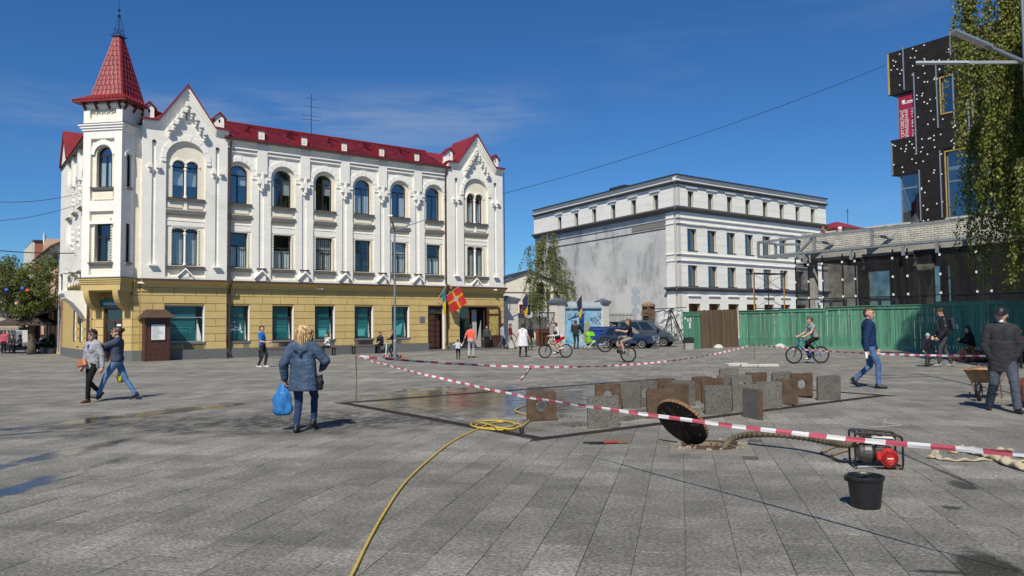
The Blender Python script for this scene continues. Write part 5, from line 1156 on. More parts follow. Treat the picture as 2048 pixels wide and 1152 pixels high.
def hung_flag(base, tip, length, width, mats_, label, droop=.75, folds=5, emblem=False, name='flag'):
 """a flag on a slanting staff, its cloth hanging limp in folds"""
 base = Vector(base); tip = Vector(tip); r_ = empty(name, base, 0, label, 'flag')
 b_ = MB(); b_.tube([(0, 0, 0), tip - base], .02, 6); b_.ball(tip - base, .035, nu=6, nv=4); b_.build('staff', mat('flag_staff', (.55, .42, .3), .5), r_)
 d = (base - tip).normalized(); n_ = len(mats_)
 nu, nv = 10, 9
 for s_ in range(n_):
  vs = []
  for i in range(nu + 1):
   u = i / nu; p = tip + d * (width * .9 * u) - base
   for j in range(nv + 1):
    v_ = (s_ + j / nv) / n_
    drop = length * v_; side_ = Vector((d.x, d.y, 0)) * (-width * .62 * u * v_ * droop)
    wave = math.sin(u * folds * 1.6 + v_ * 1.5) * .09 * v_
    vs.append(p + Vector((0, 0, -drop * (1 - .15 * u))) + side_ + Vector((d.y, -d.x, 0)) * wave)
  b_ = MB(); b_.add(vs, [(i * (nv + 1) + j, (i + 1) * (nv + 1) + j, (i + 1) * (nv + 1) + j + 1, i * (nv + 1) + j + 1) for i in range(nu) for j in range(nv)]); b_.build('cloth', mats_[s_], r_, smooth=True, recalc=False)
 return r_
hung_flag(gpt(20.15, -.05, 2.3), gpt(21.0, -.75, 4.0), 1.5, .8, [FB_, FB_, FY_], 'navy and yellow flag hanging at the gate pillar by the corner house')
hung_flag(gpt(25.35, -.05, 2.3), gpt(26.2, -.75, 3.9), 1.5, .8, [FB_, FB_, FY_], 'navy and yellow flag hanging in front of the mural wall')
FBL, FRD = mat('flag_blue_cloth', (.02, .16, .26), .8, trans=.2), mat('flag_red_cloth', (.62, .035, .03), .8, trans=.2)
B1M = Matrix.Translation(P0) @ Matrix.Rotation(GRID, 4, 'Z')
hung_flag(B1M @ Vector((13.2, -.1, 3.0)), B1M @ Vector((13.62, -.85, 4.12)), 1.75, .45, [FBL, FY_], 'blue and yellow flag hanging above the dark house door', folds=7)
def red_flag():
 base, tip = B1M @ Vector((13.55, -.1, 3.2)), B1M @ Vector((14.25, -1.55, 4.18)); r_ = empty('flag', base, 0, 'red flag with yellow cross and pale emblem above the house door', 'flag')
 b_ = MB(); b_.tube([(0, 0, 0), tip - base], .02, 6); b_.build('staff', mat('flag_staff', (.55, .42, .3), .5), r_)
 d = (base - tip); nu, nv = 18, 18; ax = Vector((.35, .1, -1)).normalized(); L = 1.15
 def P(u, v_): return tip - base + d * (.66 * u) + ax * (L * v_) + Vector((U.x, U.y, 0)) * (.16 * v_ * (1 - .5 * u)) + Vector((V.x, V.y, 0)) * (.07 * math.sin(u * 6 + 2 * v_) * v_)
 cells_ = {0: [], 1: [], 2: []}
 for i in range(nu):
  for j in range(nv):
   u, v_ = (i + .5) / nu, (j + .5) / nv; k = 0
   if abs(u - .5) < .04 or abs(v_ - .45) < .04: k = 1
   if math.hypot((u - .5), (v_ - .45) * 1.0) < .14: k = 2
   cells_[k].append((i, j))
 for k, mt, nm in ((0, FRD, 'cloth'), (1, FY_, 'cross'), (2, mat('flag_emblem_grey', (.34, .35, .45), .8, var=.6, vs=22), 'emblem')):
  b_ = MB(); ix = {}
  vs = []; fs = []
  for i, j in cells_[k]:
   f = []
   for a, c in ((i, j), (i + 1, j), (i + 1, j + 1), (i, j + 1)):
    if (a, c) not in ix: ix[(a, c)] = len(vs); vs.append(P(a / nu, c / nv))
    f.append(ix[(a, c)])
   fs.append(tuple(f))
  b_.add(vs, fs); b_.build(nm, mt, r_, smooth=True, recalc=False)
red_flag()
ct = empty('courtyard_tent', gpt(21.3, 4.5), GRID, 'pale courtyard tent roof behind the iron gate', 'tent')
b_ = MB(); b_.add([(0, 0, 2.2), (4.2, 0, 2.2), (4.2, 3, 2.2), (0, 3, 2.2), (1.6, 1.5, 3.0), (2.6, 1.5, 3.0)], [(0, 1, 5, 4), (1, 2, 5), (2, 3, 4, 5), (3, 0, 4)]); b_.build('canopy', mat('grey_canvas', (.45, .45, .42), .8), ct)
for x, y in ((.05, .05), (4.1, .05), (4.1, 2.9), (.05, 2.9)): b_ = MB(); b_.tube([(x, y, 0), (x, y, 2.2)], .03, 6); b_.build('post', BLACK, ct)
trimbox(0, 4.2, 2.8, 2.9, 0, 2.2, 'curtain', mat('dim_brown_curtain', (.05, .045, .04), .9), parent=ct)
kc = empty('slatted_counter', gpt(23.3, 1.2), GRID, 'brown slatted wooden counter inside the court gate', 'counter')
for k in range(9): trimbox(k * .16, k * .16 + .12, 0, .03, .05, 1.25, 'slat', mat('red_brown_slat', (.17, .065, .03), .6, var=.2, rnd=.2), parent=kc)
trimbox(-.05, 1.5, .0, .5, 1.25, 1.32, 'counter_top', WOODK, parent=kc); trimbox(0, 1.44, .03, .08, .1, 1.2, 'frame', BLACK, parent=kc)
rl = empty('iron_railing', gpt(gs(1219), .2), GRID, 'black iron railing with scrolled sheet right of the mural', 'fence')
b_ = MB(); b_.box(0, 3.2, 0, .03, .2, 1.75); b_.build('sheet', BLACK, rl); b_ = MB(); b_.box(0, 3.2, 0, .04, 2.3, 2.35); b_.box(0, 3.2, 0, .04, 1.75, 1.8); b_.build('rail', BLACK, rl)
for k in range(21): b_ = MB(); b_.tube([(.05 + k * .155, .02, 1.75), (.05 + k * .155, .02, 2.5)], .014, 5); b_.build('bar', BLACK, rl)
b_ = MB()
for k in range(9): swirl(b_, r5.uniform(.2, 2.6), r5.uniform(.9, 1.6), r5.uniform(.15, .3), r5.uniform(.8, 1.5), r5.uniform(0, 6), .025)
b_.build('painted_scrolls', mat('grey_scroll_paint', (.5, .52, .55), .7), rl, loc=(0, -.01, 0), recalc=False)
ghp = D(1036, 600, 84); ghp.z = 0
gh = empty('gabled_court_house', ghp, GRID - R(20), 'pale plastered gabled house behind the courtyard birch', 'building')
CRP = mat('pale_cream_plaster', (.62, .58, .49), .85, var=.08, bump=.1)
b_ = MB(); b_.prism([(-5, 0), (6, 0), (6, 5.6), (1.3, 7.6), (-5, 5.2)], 0, .4, holes=[rect(x, x + .55, 3.4, 4.75) for x in (-2.6, -.9, .6, 2.2)] + [[(1.3 + .28 * math.cos(a), 6.55 + .33 * math.sin(a)) for a in np.linspace(0, 2 * math.pi, 15)[:-1]]]); b_.build('wall', CRP, gh)
for x in (-2.6, -.9, .6, 2.2): window(gh, x, x + .55, 3.4, 4.75, .15, False, transom=None, mull=False)
b_ = MB(); b_.box(.8, 1.8, .4, .42, 6.1, 7.0); b_.build('interior', ROOM, gh)
trimbox(-5, 6, -.06, 0, 5.2, 5.27, 'string_course', DKM, parent=gh)
for sx, xe, ze in ((-1, -5.2, 5.3), (1, 6.2, 5.65)):
 b_ = MB(); b_.prism([(1.3, 7.78), (xe, ze + .1), (xe, ze - .02), (1.3, 7.62)], -.3, 8); b_.build('roof', DKM, gh)
b_ = MB(); b_.tube([(-1.2, 2, 7.0), (-1.2, 2, 9.2)], .025, 5); b_.tube([(-1.7, 2, 8.4), (-.7, 2, 8.6)], .02, 5); b_.build('antenna', BLACK, gh)
aw = MB(); aw.prism([(0, 2.9), (-1.4, 2.55), (-1.4, 2.48), (0, 2.8)], -3, 3.5, plane='yz'); aw.build('awning', mat('pale_blue_sheet', (.5, .55, .62), .6), gh)
pr_ = D(1297, 640, 57); pr_.z = 0; pr_root = empty('ruined_brick_pier', pr_, GRID, 'crumbling brown brick pier beside the white tarpaulin', 'pillar')
OLD = mat('old_brown_brick', (.20, .13, .085), .9, var=.4, vs=5, bump=.5, rnd=.25)
for r_ in range(27):
 for k in range(3):
  dx = rng.uniform(-.02, .02); q = .12 if 19 < r_ < 24 else 0
  piece('brick', -.36 + k * .25 + (.06 if r_ % 2 else 0) + dx - q * (k == 0), -.14 + k * .25 + (.06 if r_ % 2 else 0) + dx + q * (k == 2), -.35 + rng.uniform(-.03, .03), .35, .2 + r_ * .1, .285 + r_ * .1, OLD, pr_root)
trimbox(-.3, .4, -.25, .3, 0, 2.95, 'core', OLD, parent=pr_root); b_ = MB(); b_.lathe([(.5, 2.9), (.52, 3.05), (.4, 3.15), (.1, 3.25)], (0, 0, 0), 9); b_.build('cap', OLD, pr_root)
tp_ = D(1335, 660, 60); tp_.z = 0; tarp = empty('tarpaulin_shelter', tp_, GRID, 'white tarpaulin shelter on black poles behind the parked van', 'tent')
b_ = MB(); vs = []
for i in range(9):
 for j in range(7):
  x = -2.0 + 4.0 * i / 8; z = .4 + 2.35 * j / 6 - (.12 * math.sin(i * 1.1) if j == 6 else 0); vs.append((x, .1 * math.sin(i * 2.1 + j * .9) + .06 * math.sin(j * 2 + i), z))
b_.add(vs, [(i * 7 + j, (i + 1) * 7 + j, (i + 1) * 7 + j + 1, i * 7 + j + 1) for i in range(8) for j in range(6)]); b_.build('sheet', mat('white_tarpaulin', (.62, .63, .62), .5, var=.08, bump=.2, bs=4), tarp, recalc=False)
b_ = MB()
for a, c in (((-1.2, -.3, 0), (.2, -.2, 2.75)), ((1.9, -.3, .0), (.2, -.2, 2.75)), ((.2, -.3, 0), (.2, -.2, 2.75)), ((1.5, -.32, 0), (.35, -.22, 2.6))): b_.tube([a, c], .04, 6)
b_.tube([(-2.2, -.1, 2.72), (2.2, -.1, 2.9)], .035, 6); b_.build('poles', BLACK, tarp)
sgp = G(1272, 690); sgp = D(1272, 660, 55); sgp.z = 0
rs = empty('road_sign_post', sgp, 0, 'post with backs of two round signs and one square sign', 'sign')
SBK = mat('grey_sign_back', (.34, .37, .41), .5, metal=.3, var=.1)
b_ = MB(); b_.tube([(0, 0, 0), (0, 0, 4.35)], .035, 8); b_.build('post', GALV, rs)
for z in (4.0, 2.5): b_ = MB(); b_.lathe([(.30, 0), (.30, .02)], (0, -.06, z), 20, axis='y'); b_.build('round_sign', SBK, rs)
b_ = MB(); b_.box(-.3, .3, -.06, -.04, 3.0, 3.6); b_.build('square_sign', SBK, rs)
scp = D(1508, 600, 57); scp.z = 0
sc = empty('scaffold_tower', scp, GRID + R(-12), 'yellow and blue scaffold tower in front of the white office block', 'scaffold')
OR, BLU = mat('orange_yellow_tube', (.55, .27, .04), .5, var=.15), mat('navy_tube', (.015, .02, .09), .5)
for x in (0, .9, 2.3, 3.0):
 b_ = MB(); b_.tube([(x, 0 if x in (0, 3.0) else .9, 0), (x, 0 if x in (0, 3.0) else .9, 5.6)], .04, 6); b_.build('standard', OR, sc)
for z in (1.4, 2.7, 4.0, 5.35):
 for p, q in (((0, 0, z), (3.0, 0, z)), ((.9, .9, z), (2.3, .9, z)), ((0, 0, z - .05), (.9, .9, z - .05)), ((2.3, .9, z - .05), (3.0, 0, z - .05))): b_ = MB(); b_.tube([p, q], .03, 6); b_.build('ledger', BLU if z > 1 else OR, sc)
for z in (1.4, 2.7, 4.0):
 for p, q in (((0, 0, z), (3, 0, z + 1.25)), ((3, 0, z), (0, 0, z + 1.25)), ((0, 0, z), (.9, .9, z + .8)), ((2.3, .9, z + .9), (3, 0, z))): b_ = MB(); b_.tube([p, q], .015, 5); b_.build('brace', OR if z < 2.5 else BLU, sc)
b_ = MB(); b_.box(.05, 2.9, .02, .85, 4.05, 4.12); b_.box(.0, 3.0, .05, .85, 5.3, 5.36); b_.build('deck', BLU, sc)
rh = D(1715, 470, 95); rh.z = 0
rr = empty('red_roofed_house', rh, GRID, 'house with red hipped roof and aerial beyond the brick parapet', 'building')
b_ = MB(); b_.box(-3, 3, 0, 5, 0, 13.2); b_.build('wall', CRP, rr); b_ = MB(); b_.add([(-3.6, -.4, 13.2), (3.6, -.4, 13.2), (3.6, 5.4, 13.2), (-3.6, 5.4, 13.2), (-.6, 2.5, 14.4), (.6, 2.5, 14.4)], [(0, 1, 5, 4), (1, 2, 5), (2, 3, 4, 5), (3, 0, 4), (0, 1, 2, 3)]); b_.build('roof', ROOF, rr)
b_ = MB(); b_.tube([(1.4, 2, 14), (1.4, 2, 16.2)], .04, 5); b_.tube([(1.0, 2, 15.8), (1.8, 2, 15.9)], .03, 5); b_.build('antenna', BLACK, rr)
# --- side street on the left
def at_depth(px, py, dep): p = D(px, py, dep); return p
pb = empty('peach_street_house', P0 + U * -6.1 + V * 15.5, GRID, 'narrow peach plastered house beyond the corner house wing', 'building')
PEACH = mat('peach_plaster', (.62, .42, .28), .85, var=.1, bump=.1, stain=((.35, .25, .18), .8, .58, .85))
TPB = Matrix(((0, 1, 0, 0), (-1, 0, 0, 0), (0, 0, 1, 0), (0, 0, 0, 1)))
wy = [1.6, 4.0, 6.4, 8.8, 11.2]
b_ = MB(TPB); b_.prism(rect(-13, 0, 0, 7.4), 0, .4, holes=[rect(-y - .5, -y + .5, 4.6, 6.4) for y in wy] + [rect(-y - .6, -y + .6, .8, 3.0) for y in wy]); b_.build('wall', PEACH, pb)
for y in wy:
 window(pb, -y - .5, -y + .5, 4.6, 6.4, .15, False, T=TPB); window(pb, -y - .6, -y + .6, .8, 3.0, .15, False, T=TPB)
 trimbox(-y - .65, -y + .65, -.1, 0, 6.45, 6.6, 'moulding', TRIM, T=TPB, parent=pb)
b_ = MB(TPB); b_.prism([(-.7, 7.1), (.1, 7.5), (3, 9.2), (3, 9.3), (-.75, 7.2)], -13, .3, plane='yz'); b_.build('roof', BRN, pb)
b_ = MB(TPB); b_.prism([(0, 6.7), (-.35, 7.0), (-.55, 7.25), (0, 7.4)], -13, 0, plane='yz'); b_.build('eaves_cornice', TRIM, pb)
b_ = MB(TPB); b_.tube([(-.3, -.7, 7.1), (-.3, -.15, 6.6), (-.3, -.15, .2)], .06, 6); b_.build('downpipe', GALV, pb); b_ = MB(TPB); b_.tube([(-6, -.7, 7.1), (-6, -.15, 6.5), (-6, -.15, .2)], .06, 6); b_.build('downpipe', GALV, pb)
b_ = MB(); b_.box(0, 8, 12.9, 13.2, 0, 9); b_.box(0, 8, 0, .3, 0, 7.4); b_.build('end_wall', PEACH, pb)
b_ = MB(TPB); b_.lathe([(.05, 0), (.45, -.12), (.47, -.13)], (-5.5, -.5, 8.3), 14, axis='y', caps=False); b_.build('satellite_dish', PAPER, pb)
aw = MB(TPB); aw.prism([(0, 3.2), (-1.3, 2.7), (-1.3, 2.6), (0, 3.1)], -9, -1, plane='yz'); aw.build('awning', mat('dark_awning', (.05, .05, .055), .7), pb)
br = empty('brick_apartment_house', Vector((D(66, 660, 95).x, 95, 0)), GRID, 'tall red brick apartment house at the far end of the side street', 'building')
RBK = brick_mat('red_brick', (.36, .13, .075), (.25, .2, .17), strength=.3)
b_ = MB(); b_.box(0, 10, 0, 12, 0, 12.8); b_.build('wall', RBK, br); b_ = MB(); b_.box(-.15, 10.15, -.15, 12.15, 12.8, 13); b_.build('coping', DKM, br)
b_ = MB(); b_.box(-.3, 0, .0, 12, 0, 12.7); b_.build('wall', CRP, br)
b_ = MB()
for z in (2, 5): b_.box(3, 4.2, -.02, 0, z, z + 1.7)
b_.build('windows', FRAME, br)
lf_ = empty('grey_street_house', P0 + U * -16.5 + V * 34, GRID, 'grey street house half hidden behind the left tree and parasols', 'building')
b_ = MB(); b_.prism(rect(0, 9, 0, 6.5), 0, .4, holes=[rect(x, x + 1.0, 3.6, 5.4) for x in (.8, 2.8, 4.8, 6.8)]); b_.box(-.3, 0, 0, 14, 0, 6.5); b_.box(0, 9, 13.8, 14, 0, 6.5); b_.build('wall', mat('grey_cream_plaster', (.46, .43, .37), .85, var=.1), lf_)
for x in (.8, 2.8, 4.8, 6.8): window(lf_, x, x + 1.0, 3.6, 5.4, .15, False)
b_ = MB(); b_.add([(-.6, -.6, 6.5), (9.5, -.6, 6.5), (9.5, 14, 6.5), (-.6, 14, 6.5), (4.5, 7, 8.8)], [(0, 1, 4), (1, 2, 4), (2, 3, 4), (3, 0, 4), (0, 1, 2, 3)]); b_.build('roof', BRN, lf_)
lf2 = empty('yellow_street_house', P0 + U * -34 + V * 12, GRID, 'low yellow plastered house at the left edge behind the tree', 'building')
b_ = MB(); b_.prism(rect(0, 14, 0, 6.0), 0, .4, holes=[rect(x, x + 1.1, 3.3, 5.0) for x in (1, 3.4, 5.8, 8.2, 10.6)] + [rect(x, x + 1.3, .5, 2.6) for x in (1, 3.4, 5.8, 8.2, 10.6)]); b_.box(13.6, 14, .4, 10, 0, 6); b_.build('wall', mat('warm_yellow_plaster', (.5, .38, .18), .85, var=.1), lf2)
for x in (1, 3.4, 5.8, 8.2, 10.6): window(lf2, x, x + 1.1, 3.3, 5.0, .15, False); window(lf2, x, x + 1.3, .5, 2.6, .15, False)
b_ = MB(); b_.add([(-.6, -.6, 6.0), (14.5, -.6, 6.0), (14.5, 10, 6.0), (-.6, 10, 6.0), (2, 5, 8.0), (12, 5, 8)], [(0, 1, 5, 4), (1, 2, 5), (2, 3, 4, 5), (3, 0, 4), (0, 1, 2, 3)]); b_.build('roof', BRN, lf2)
# --- site barrier
RUST = mat('rusty_stake', (.16, .09, .055), .8, var=.3)
TR, TWH = mat('barrier_red', (.56, .10, .14), .5, var=.1), mat('barrier_white', (.78, .76, .74), .5, var=.05)
def stake(p, h, label, r_=.014):
 b_ = MB(); b_.tube([(0, 0, 0), (.01, 0, h * .5), (0, .005, h)], r_, 6); b_.lathe([(r_ * 1.6, h - .02), (r_ * 1.6, h + .01)], (0, 0, 0), 6)
 o = b_.build('barrier_stake', RUST, None, loc=p); return tag(o, label, 'stake', 'stakes that hold the barrier tape')
A0 = G(712, 806); stake(A0, 1.0, 'thin rusty stake at the left corner of the barrier tape')
def smooth_path(pts, n=12):
 out = []; P = [pts[0]] + list(pts) + [pts[-1]]
 for i in range(1, len(P) - 2):
  for k in range(n):
   t_ = k / n; a, b_, c, d = P[i - 1], P[i], P[i + 1], P[i + 2]
   out.append(.5 * ((2 * b_) + (c - a) * t_ + (2 * a - 5 * b_ + 4 * c - d) * t_ ** 2 + (3 * b_ - a - 3 * c + d) * t_ ** 3))
 out.append(P[-2]); return out
def ribbon(pts, label, w_=.045, period=.19, seed=0, twist=.5, ups=None):
 """red and white tape along a 3D line; every block a face pair"""
 r7 = random.Random(seed); b_ = MB()
 L = [0.0]
 for i in range(1, len(pts)): L.append(L[-1] + (pts[i] - pts[i - 1]).length)
 n = max(2, int(L[-1] / (period / 2))); ph = r7.uniform(0, 6)
 def P(s_):
  k = 0
  while k < len(L) - 2 and L[k + 1] < s_: k += 1
  t_ = (s_ - L[k]) / max(L[k + 1] - L[k], 1e-6); return pts[k].lerp(pts[k + 1], t_)
 prev = None
 for i in range(n + 1):
  s_ = L[-1] * i / n; p = P(s_); d = (P(min(s_ + .05, L[-1])) - P(max(s_ - .05, 0))).normalized()
  side = d.cross(Vector((0, 0, 1))).normalized(); u_ = side.cross(d)
  a = twist * math.sin(s_ * .9 + ph) + .5 * twist * math.sin(s_ * 2.3 + 2 * ph)
  wv = (u_ * math.cos(a) + side * math.sin(a)) * w_ / 2
  cur = (p + wv, p + side * .006 * math.sin(s_ * 5), p - wv)
  if prev: 
   b0_ = len(b_.v)
   b_.add([prev[0], cur[0], cur[1], prev[1]], [(0, 1, 2, 3)], (i // 2) % 2); b_.add([prev[1], cur[1], cur[2], prev[2]], [(0, 1, 2, 3)], (i // 2) % 2)
  prev = cur
 o = b_.build('barrier_tape', [TR, TWH], None, recalc=False); return tag(o, label, 'tape')
def sag(a, b_, s_, n=24, t1=1.0): return [a.lerp(b_, t1 * i / n) - Vector((0, 0, s_ * 4 * (t1 * i / n) * (1 - t1 * i / n))) for i in range(n + 1)]
top0 = A0 + Vector((0, 0, 1.0))
ribbon(smooth_path([top0] + [D(*q) for q in ((800, 737, 14.38), (950, 772, 11.5), (1060, 795, 10.0), (1200, 816, 8.52), (1340, 835, 7.4), (1500, 856, 6.46), (1700, 878, 5.54), (1900, 896, 4.84), (2048, 908, 4.44))] + [Vector((3.4, 3.5, .95))], 5), 'red and white barrier tape sagging across the foreground past the pump', .036, .17, 1, .3)
stake(Vector((3.4, 3.5, 0)), .98, 'rusty stake at the near end of the foreground tape')
S2 = D(1508, 689, 34); s2h = S2.z; stake(Vector((S2.x, S2.y, 0)), s2h, 'rusty stake before the green hoarding where two tapes meet')
tB = ribbon(sag(top0, S2, .55, 40), 'red and white barrier tape sagging behind the lifted slabs', .06, .24, 2, .6)
e1 = sag(top0, S2, .55, 40)[11]
dn_ = MB()
for k, dx in enumerate((-.02, .03)):
 q = [e1 + Vector((dx - .06 * i - .02 * k * i, -.02 * i, -.075 * i)) for i in range(6)]
 for i in range(5): dn_.add([q[i] + Vector((.025, 0, 0)), q[i] - Vector((.025, 0, 0)), q[i + 1] - Vector((.025, 0, 0)), q[i + 1] + Vector((.025, 0, 0))], [(0, 1, 2, 3)], i % 2)
dn_.build('loose_end', [TR, TWH], tB, recalc=False)
EC = D(1985, 712, 20)
ribbon(sag(S2, EC, .12, 24), 'red and white barrier tape strung along the hoarding to the slatted bench', .06, .24, 4, .5)
stake(Vector((EC.x, EC.y, 0)), EC.z, 'rusty stake at the slatted bench')
# --- lifted slabs stood on edge
RS = mat('rusty_slab_underside', (.095, .060, .036), .85, var=.4, vs=7, bump=.5, bs=20, rnd=.15)
def speck():
 m = mat('speckled_granite_slab', (.125, .117, .10), .8, var=.18, vs=3, bump=.5, bs=40, rnd=.12); t = m.node_tree; b = t.nodes['Principled BSDF']; g = _n(t, 'ShaderNodeNewGeometry'); n1 = _n(t, 'ShaderNodeTexNoise'); n1.inputs['Scale'].default_value = 60; n1.inputs['Detail'].default_value = 3; t.links.new(g.outputs['Position'], n1.inputs['Vector'])
 mr = _n(t, 'ShaderNodeMapRange'); mr.inputs[1].default_value = .35; mr.inputs[2].default_value = .66; mr.inputs[3].default_value = .5; mr.inputs[4].default_value = 1.5; t.links.new(n1.outputs[0], mr.inputs[0])
 mu = _n(t, 'ShaderNodeMixRGB', blend_type='MULTIPLY'); mu.inputs[0].default_value = 1; t.links.new(b.inputs['Base Color'].links[0].from_socket, mu.inputs[1]); t.links.new(mr.outputs[0], mu.inputs[2]); t.links.new(mu.outputs[0], b.inputs['Base Color'])
 return m
GS = speck()
def slab(px, py, w_, kind, yaw, label, lean=0.0, h=.50):
 p = G(px, py); th = .075
 r8 = random.Random(int(px * 7 + py)); c = lambda v_: v_ + r8.uniform(-.012, .012)
 hw = w_ / 2
 out = [(c(-hw), 0), (c(-hw * .5), .0), (c(hw), 0), (c(hw), c(h * .5)), (c(hw), c(h - .02)), (c(hw - .03), c(h)), (c(0), c(h)), (c(-hw + .02), c(h)), (c(-hw), c(h - .03))]
 hole = [[(0.0 + .105 * math.cos(a), h * .52 + .105 * math.sin(a)) for a in np.linspace(0, 2 * math.pi, 17)[:-1]]] if 'h' in kind else []
 b_ = MB(); b_.prism(out, -th / 2, th / 2, holes=hole)
 fm = []
 for f in b_.f:
  ys = [b_.v[i].y for i in f]; fm.append(0 if ('b' in kind and max(ys) < 0) or ('g' in kind and min(ys) > 0) else 1)
 if 'b' in kind: fm = [0 if max(b_.v[i].y for i in f) < 0 or (min(b_.v[i].y for i in f) < 0) else 1 for f in b_.f]
 b_.m = fm
 o = b_.build('lifted_slab', [RS, GS], None, loc=p, rot=(R(lean), 0, yaw)); return tag(o, label, 'slab', 'lifted fountain slabs stood on edge')
YU = GRID
for a in ((1084, 841, .50, 'bh', .06, 'rusty slab with round hole, leftmost of the lifted slabs by the yellow hose'),
          (1207, 855, .50, 'g', -.05, 'grey speckled slab nearest the camera, right of the leftmost holed slab'),
          (1216, 820, .50, 'bh', .02, 'rusty holed slab just behind the nearest grey slab'),
          (1253, 816, .52, 'g', -.1, 'broad grey speckled slab with clean square outline at the left of the row'),
          (1292, 813, .46, 'gh', .2, 'grey holed slab right of the broad speckled one'),
          (1329, 806, .46, 'b', .05, 'rusty slab far behind the leaning manhole cover'),
          (1322, 836, .50, 'b', .0, 'rusty slab right behind the top of the manhole cover'),
          (1353, 820, .48, 'b', -.05, 'plain rusty slab right of the one behind the manhole cover'),
          (1367, 812, .46, 'g', .1, 'speckled slab half hidden behind a plain rusty one'),
          (1405, 800, .44, 'b', .0, 'low rusty slab far back left of the tall group'),
          (1425, 806, .46, 'bh', -.1, 'rusty holed slab behind the grey slab in the middle front'),
          (1436, 828, .50, 'g', .03, 'grey slab standing alone in the middle front'),
          (1459, 776, .48, 'g', .0, 'grey slab farthest back of all near the top corner'),
          (1453, 796, .42, 'g', .15, 'grey brown slab behind the middle front slab'),
          (1483, 797, .46, 'gh', .05, 'speckled slab with a hole in the back row'),
          (1513, 790, .48, 'b', -.05, 'rusty slab in the back row right of the holed speckled slab'),
          (1489, 822, .48, 'g', .0, 'grey slab left of the edge-on brown slab'),
          (1538, 816, .48, 'g', .0, 'grey slab right of the edge-on brown slab'),
          (1565, 789, .48, 'g', .05, 'grey brown slab behind the tall rusty plain one'),
          (1574, 809, .42, 'b', .12, 'plain rusty slab left of the large holed slab'),
          (1604, 792, .48, 'bh', .1, 'rusty slab with clear round hole at the right of the group'),
          (1658, 800, .48, 'g', .1, 'grey slab standing apart at the far right end')):
 slab(*a[:4], YU - R(38) + a[4] if a[0] in (1574, 1604, 1658, 1538) else YU - R(30) + a[4], a[5])
slab(1506, 837, .50, 'b', YU + R(88) - R(20), 'brown slab seen edge-on in the middle of the front row')
PC = mat('pale_concrete_piece', (.46, .45, .40), .9, var=.2, vs=8, bump=.3)
for px, py, l, w_, h, yw, lb in ((1477, 733, .75, .4, .12, .1, 'pale concrete kerb piece lying across a dark board'), (1500, 734, .6, .25, .1, -.05, 'pale concrete strip beside the kerb piece'), (1538, 734, .75, .28, .1, .02, 'pale concrete strip lying apart on the right')):
 p = G(px, py); b_ = MB(); b_.box(-l / 2, l / 2, 0, w_, 0, h); tag(b_.build('concrete_piece', PC, None, loc=p, rot=(0, 0, yw), bevel=.015), lb, 'concrete', 'concrete pieces left on the square')
# --- manhole cover, pump, hoses, bucket
nrm = Vector((-.64, -.5, -.58)).normalized(); rad = .375
zc = rad * math.sqrt(1 - nrm.z ** 2) + .02
bt = G(1386, 889); hd = Vector((nrm.x, nrm.y, 0)).normalized(); cen = Vector((bt.x, bt.y, 0)) + hd * (-(-nrm.z) / 1 * -rad * -1) * 0
down = (Vector((0, 0, -1)) - nrm * (-nrm.z)).normalized()      # steepest way down within the lid
cen = Vector((bt.x, bt.y, .012)) - down * rad
IRON = mat('dark_cast_iron', (.030, .020, .015), .75, metal=.3, var=.4, vs=12, bump=.4, bs=30); IRONR = mat('rusty_iron_edge', (.20, .11, .055), .8, var=.4, vs=20, bump=.4)
b_ = MB(); n = 96; q = nrm.to_track_quat('Z', 'Y').to_matrix()
ring = [(rad * (1.0 if k % 2 else .972) * math.cos(2 * math.pi * k / n), rad * (1.0 if k % 2 else .972) * math.sin(2 * math.pi * k / n)) for k in range(n)]
b_.prism(ring, -.03, .022, plane='xy'); fm = []
for f in b_.f: zs = [b_.v[i].z for i in f]; fm.append(0 if max(zs) - min(zs) < .01 else 1)
b_.m = fm
lid = b_.build('manhole_cover', [IRON, IRONR], None); lid.matrix_world = Matrix.Translation(cen) @ q.to_4x4(); tag(lid, 'round cast-iron manhole cover with notched edge tilted up beside its hole', 'manhole cover')
b_ = MB()
for k in range(5): b_.tube([(rad * .8 * math.cos(a) , rad * .8 * math.sin(a), .024) for a in (k * math.pi / 5, k * math.pi / 5 + math.pi)], .014, 5)
b_.build('ribs', IRON, lid)
RUB = mat('ribbed_grey_brown_hose', (.115, .092, .055), .7, var=.3, vs=6)
pp = G(1752, 934)                       # pump stands here
hp_ = [MH + Vector((.12, .1, -.5)), MH + Vector((.16, .05, -.12)), G(1470, 886) + Vector((0, 0, .07)), D(1530, 868, 9.95), D(1600, 870, 9.6) + Vector((0, 0, -.02)), D(1660, 884, 9.1), pp + Vector((-.30, .12, .24)), pp + Vector((-.18, .08, .25))]
path = smooth_path(hp_, 26); b_ = MB()
b_.tube(path, [.047 if (k // 2) % 2 else .039 for k in range(len(path))], 10); tag(b_.build('suction_hose', RUB, None, smooth=False), 'thick ribbed suction hose running from the manhole to the pump', 'hose')
pu = empty('motor_pump', pp, R(-12), 'petrol motor pump with red recoil cover in a black tube frame', 'pump')
TB = mat('worn_black_tube', (.030, .024, .02), .45, metal=.5, var=.4, vs=12); RDP = mat('red_engine_plastic', (.50, .018, .016), .4, var=.12, coat=.2); TK = mat('cream_fuel_tank', (.60, .56, .46), .45, var=.1); EN = mat('dirty_engine_metal', (.11, .105, .10), .5, metal=.6, var=.4, vs=20)
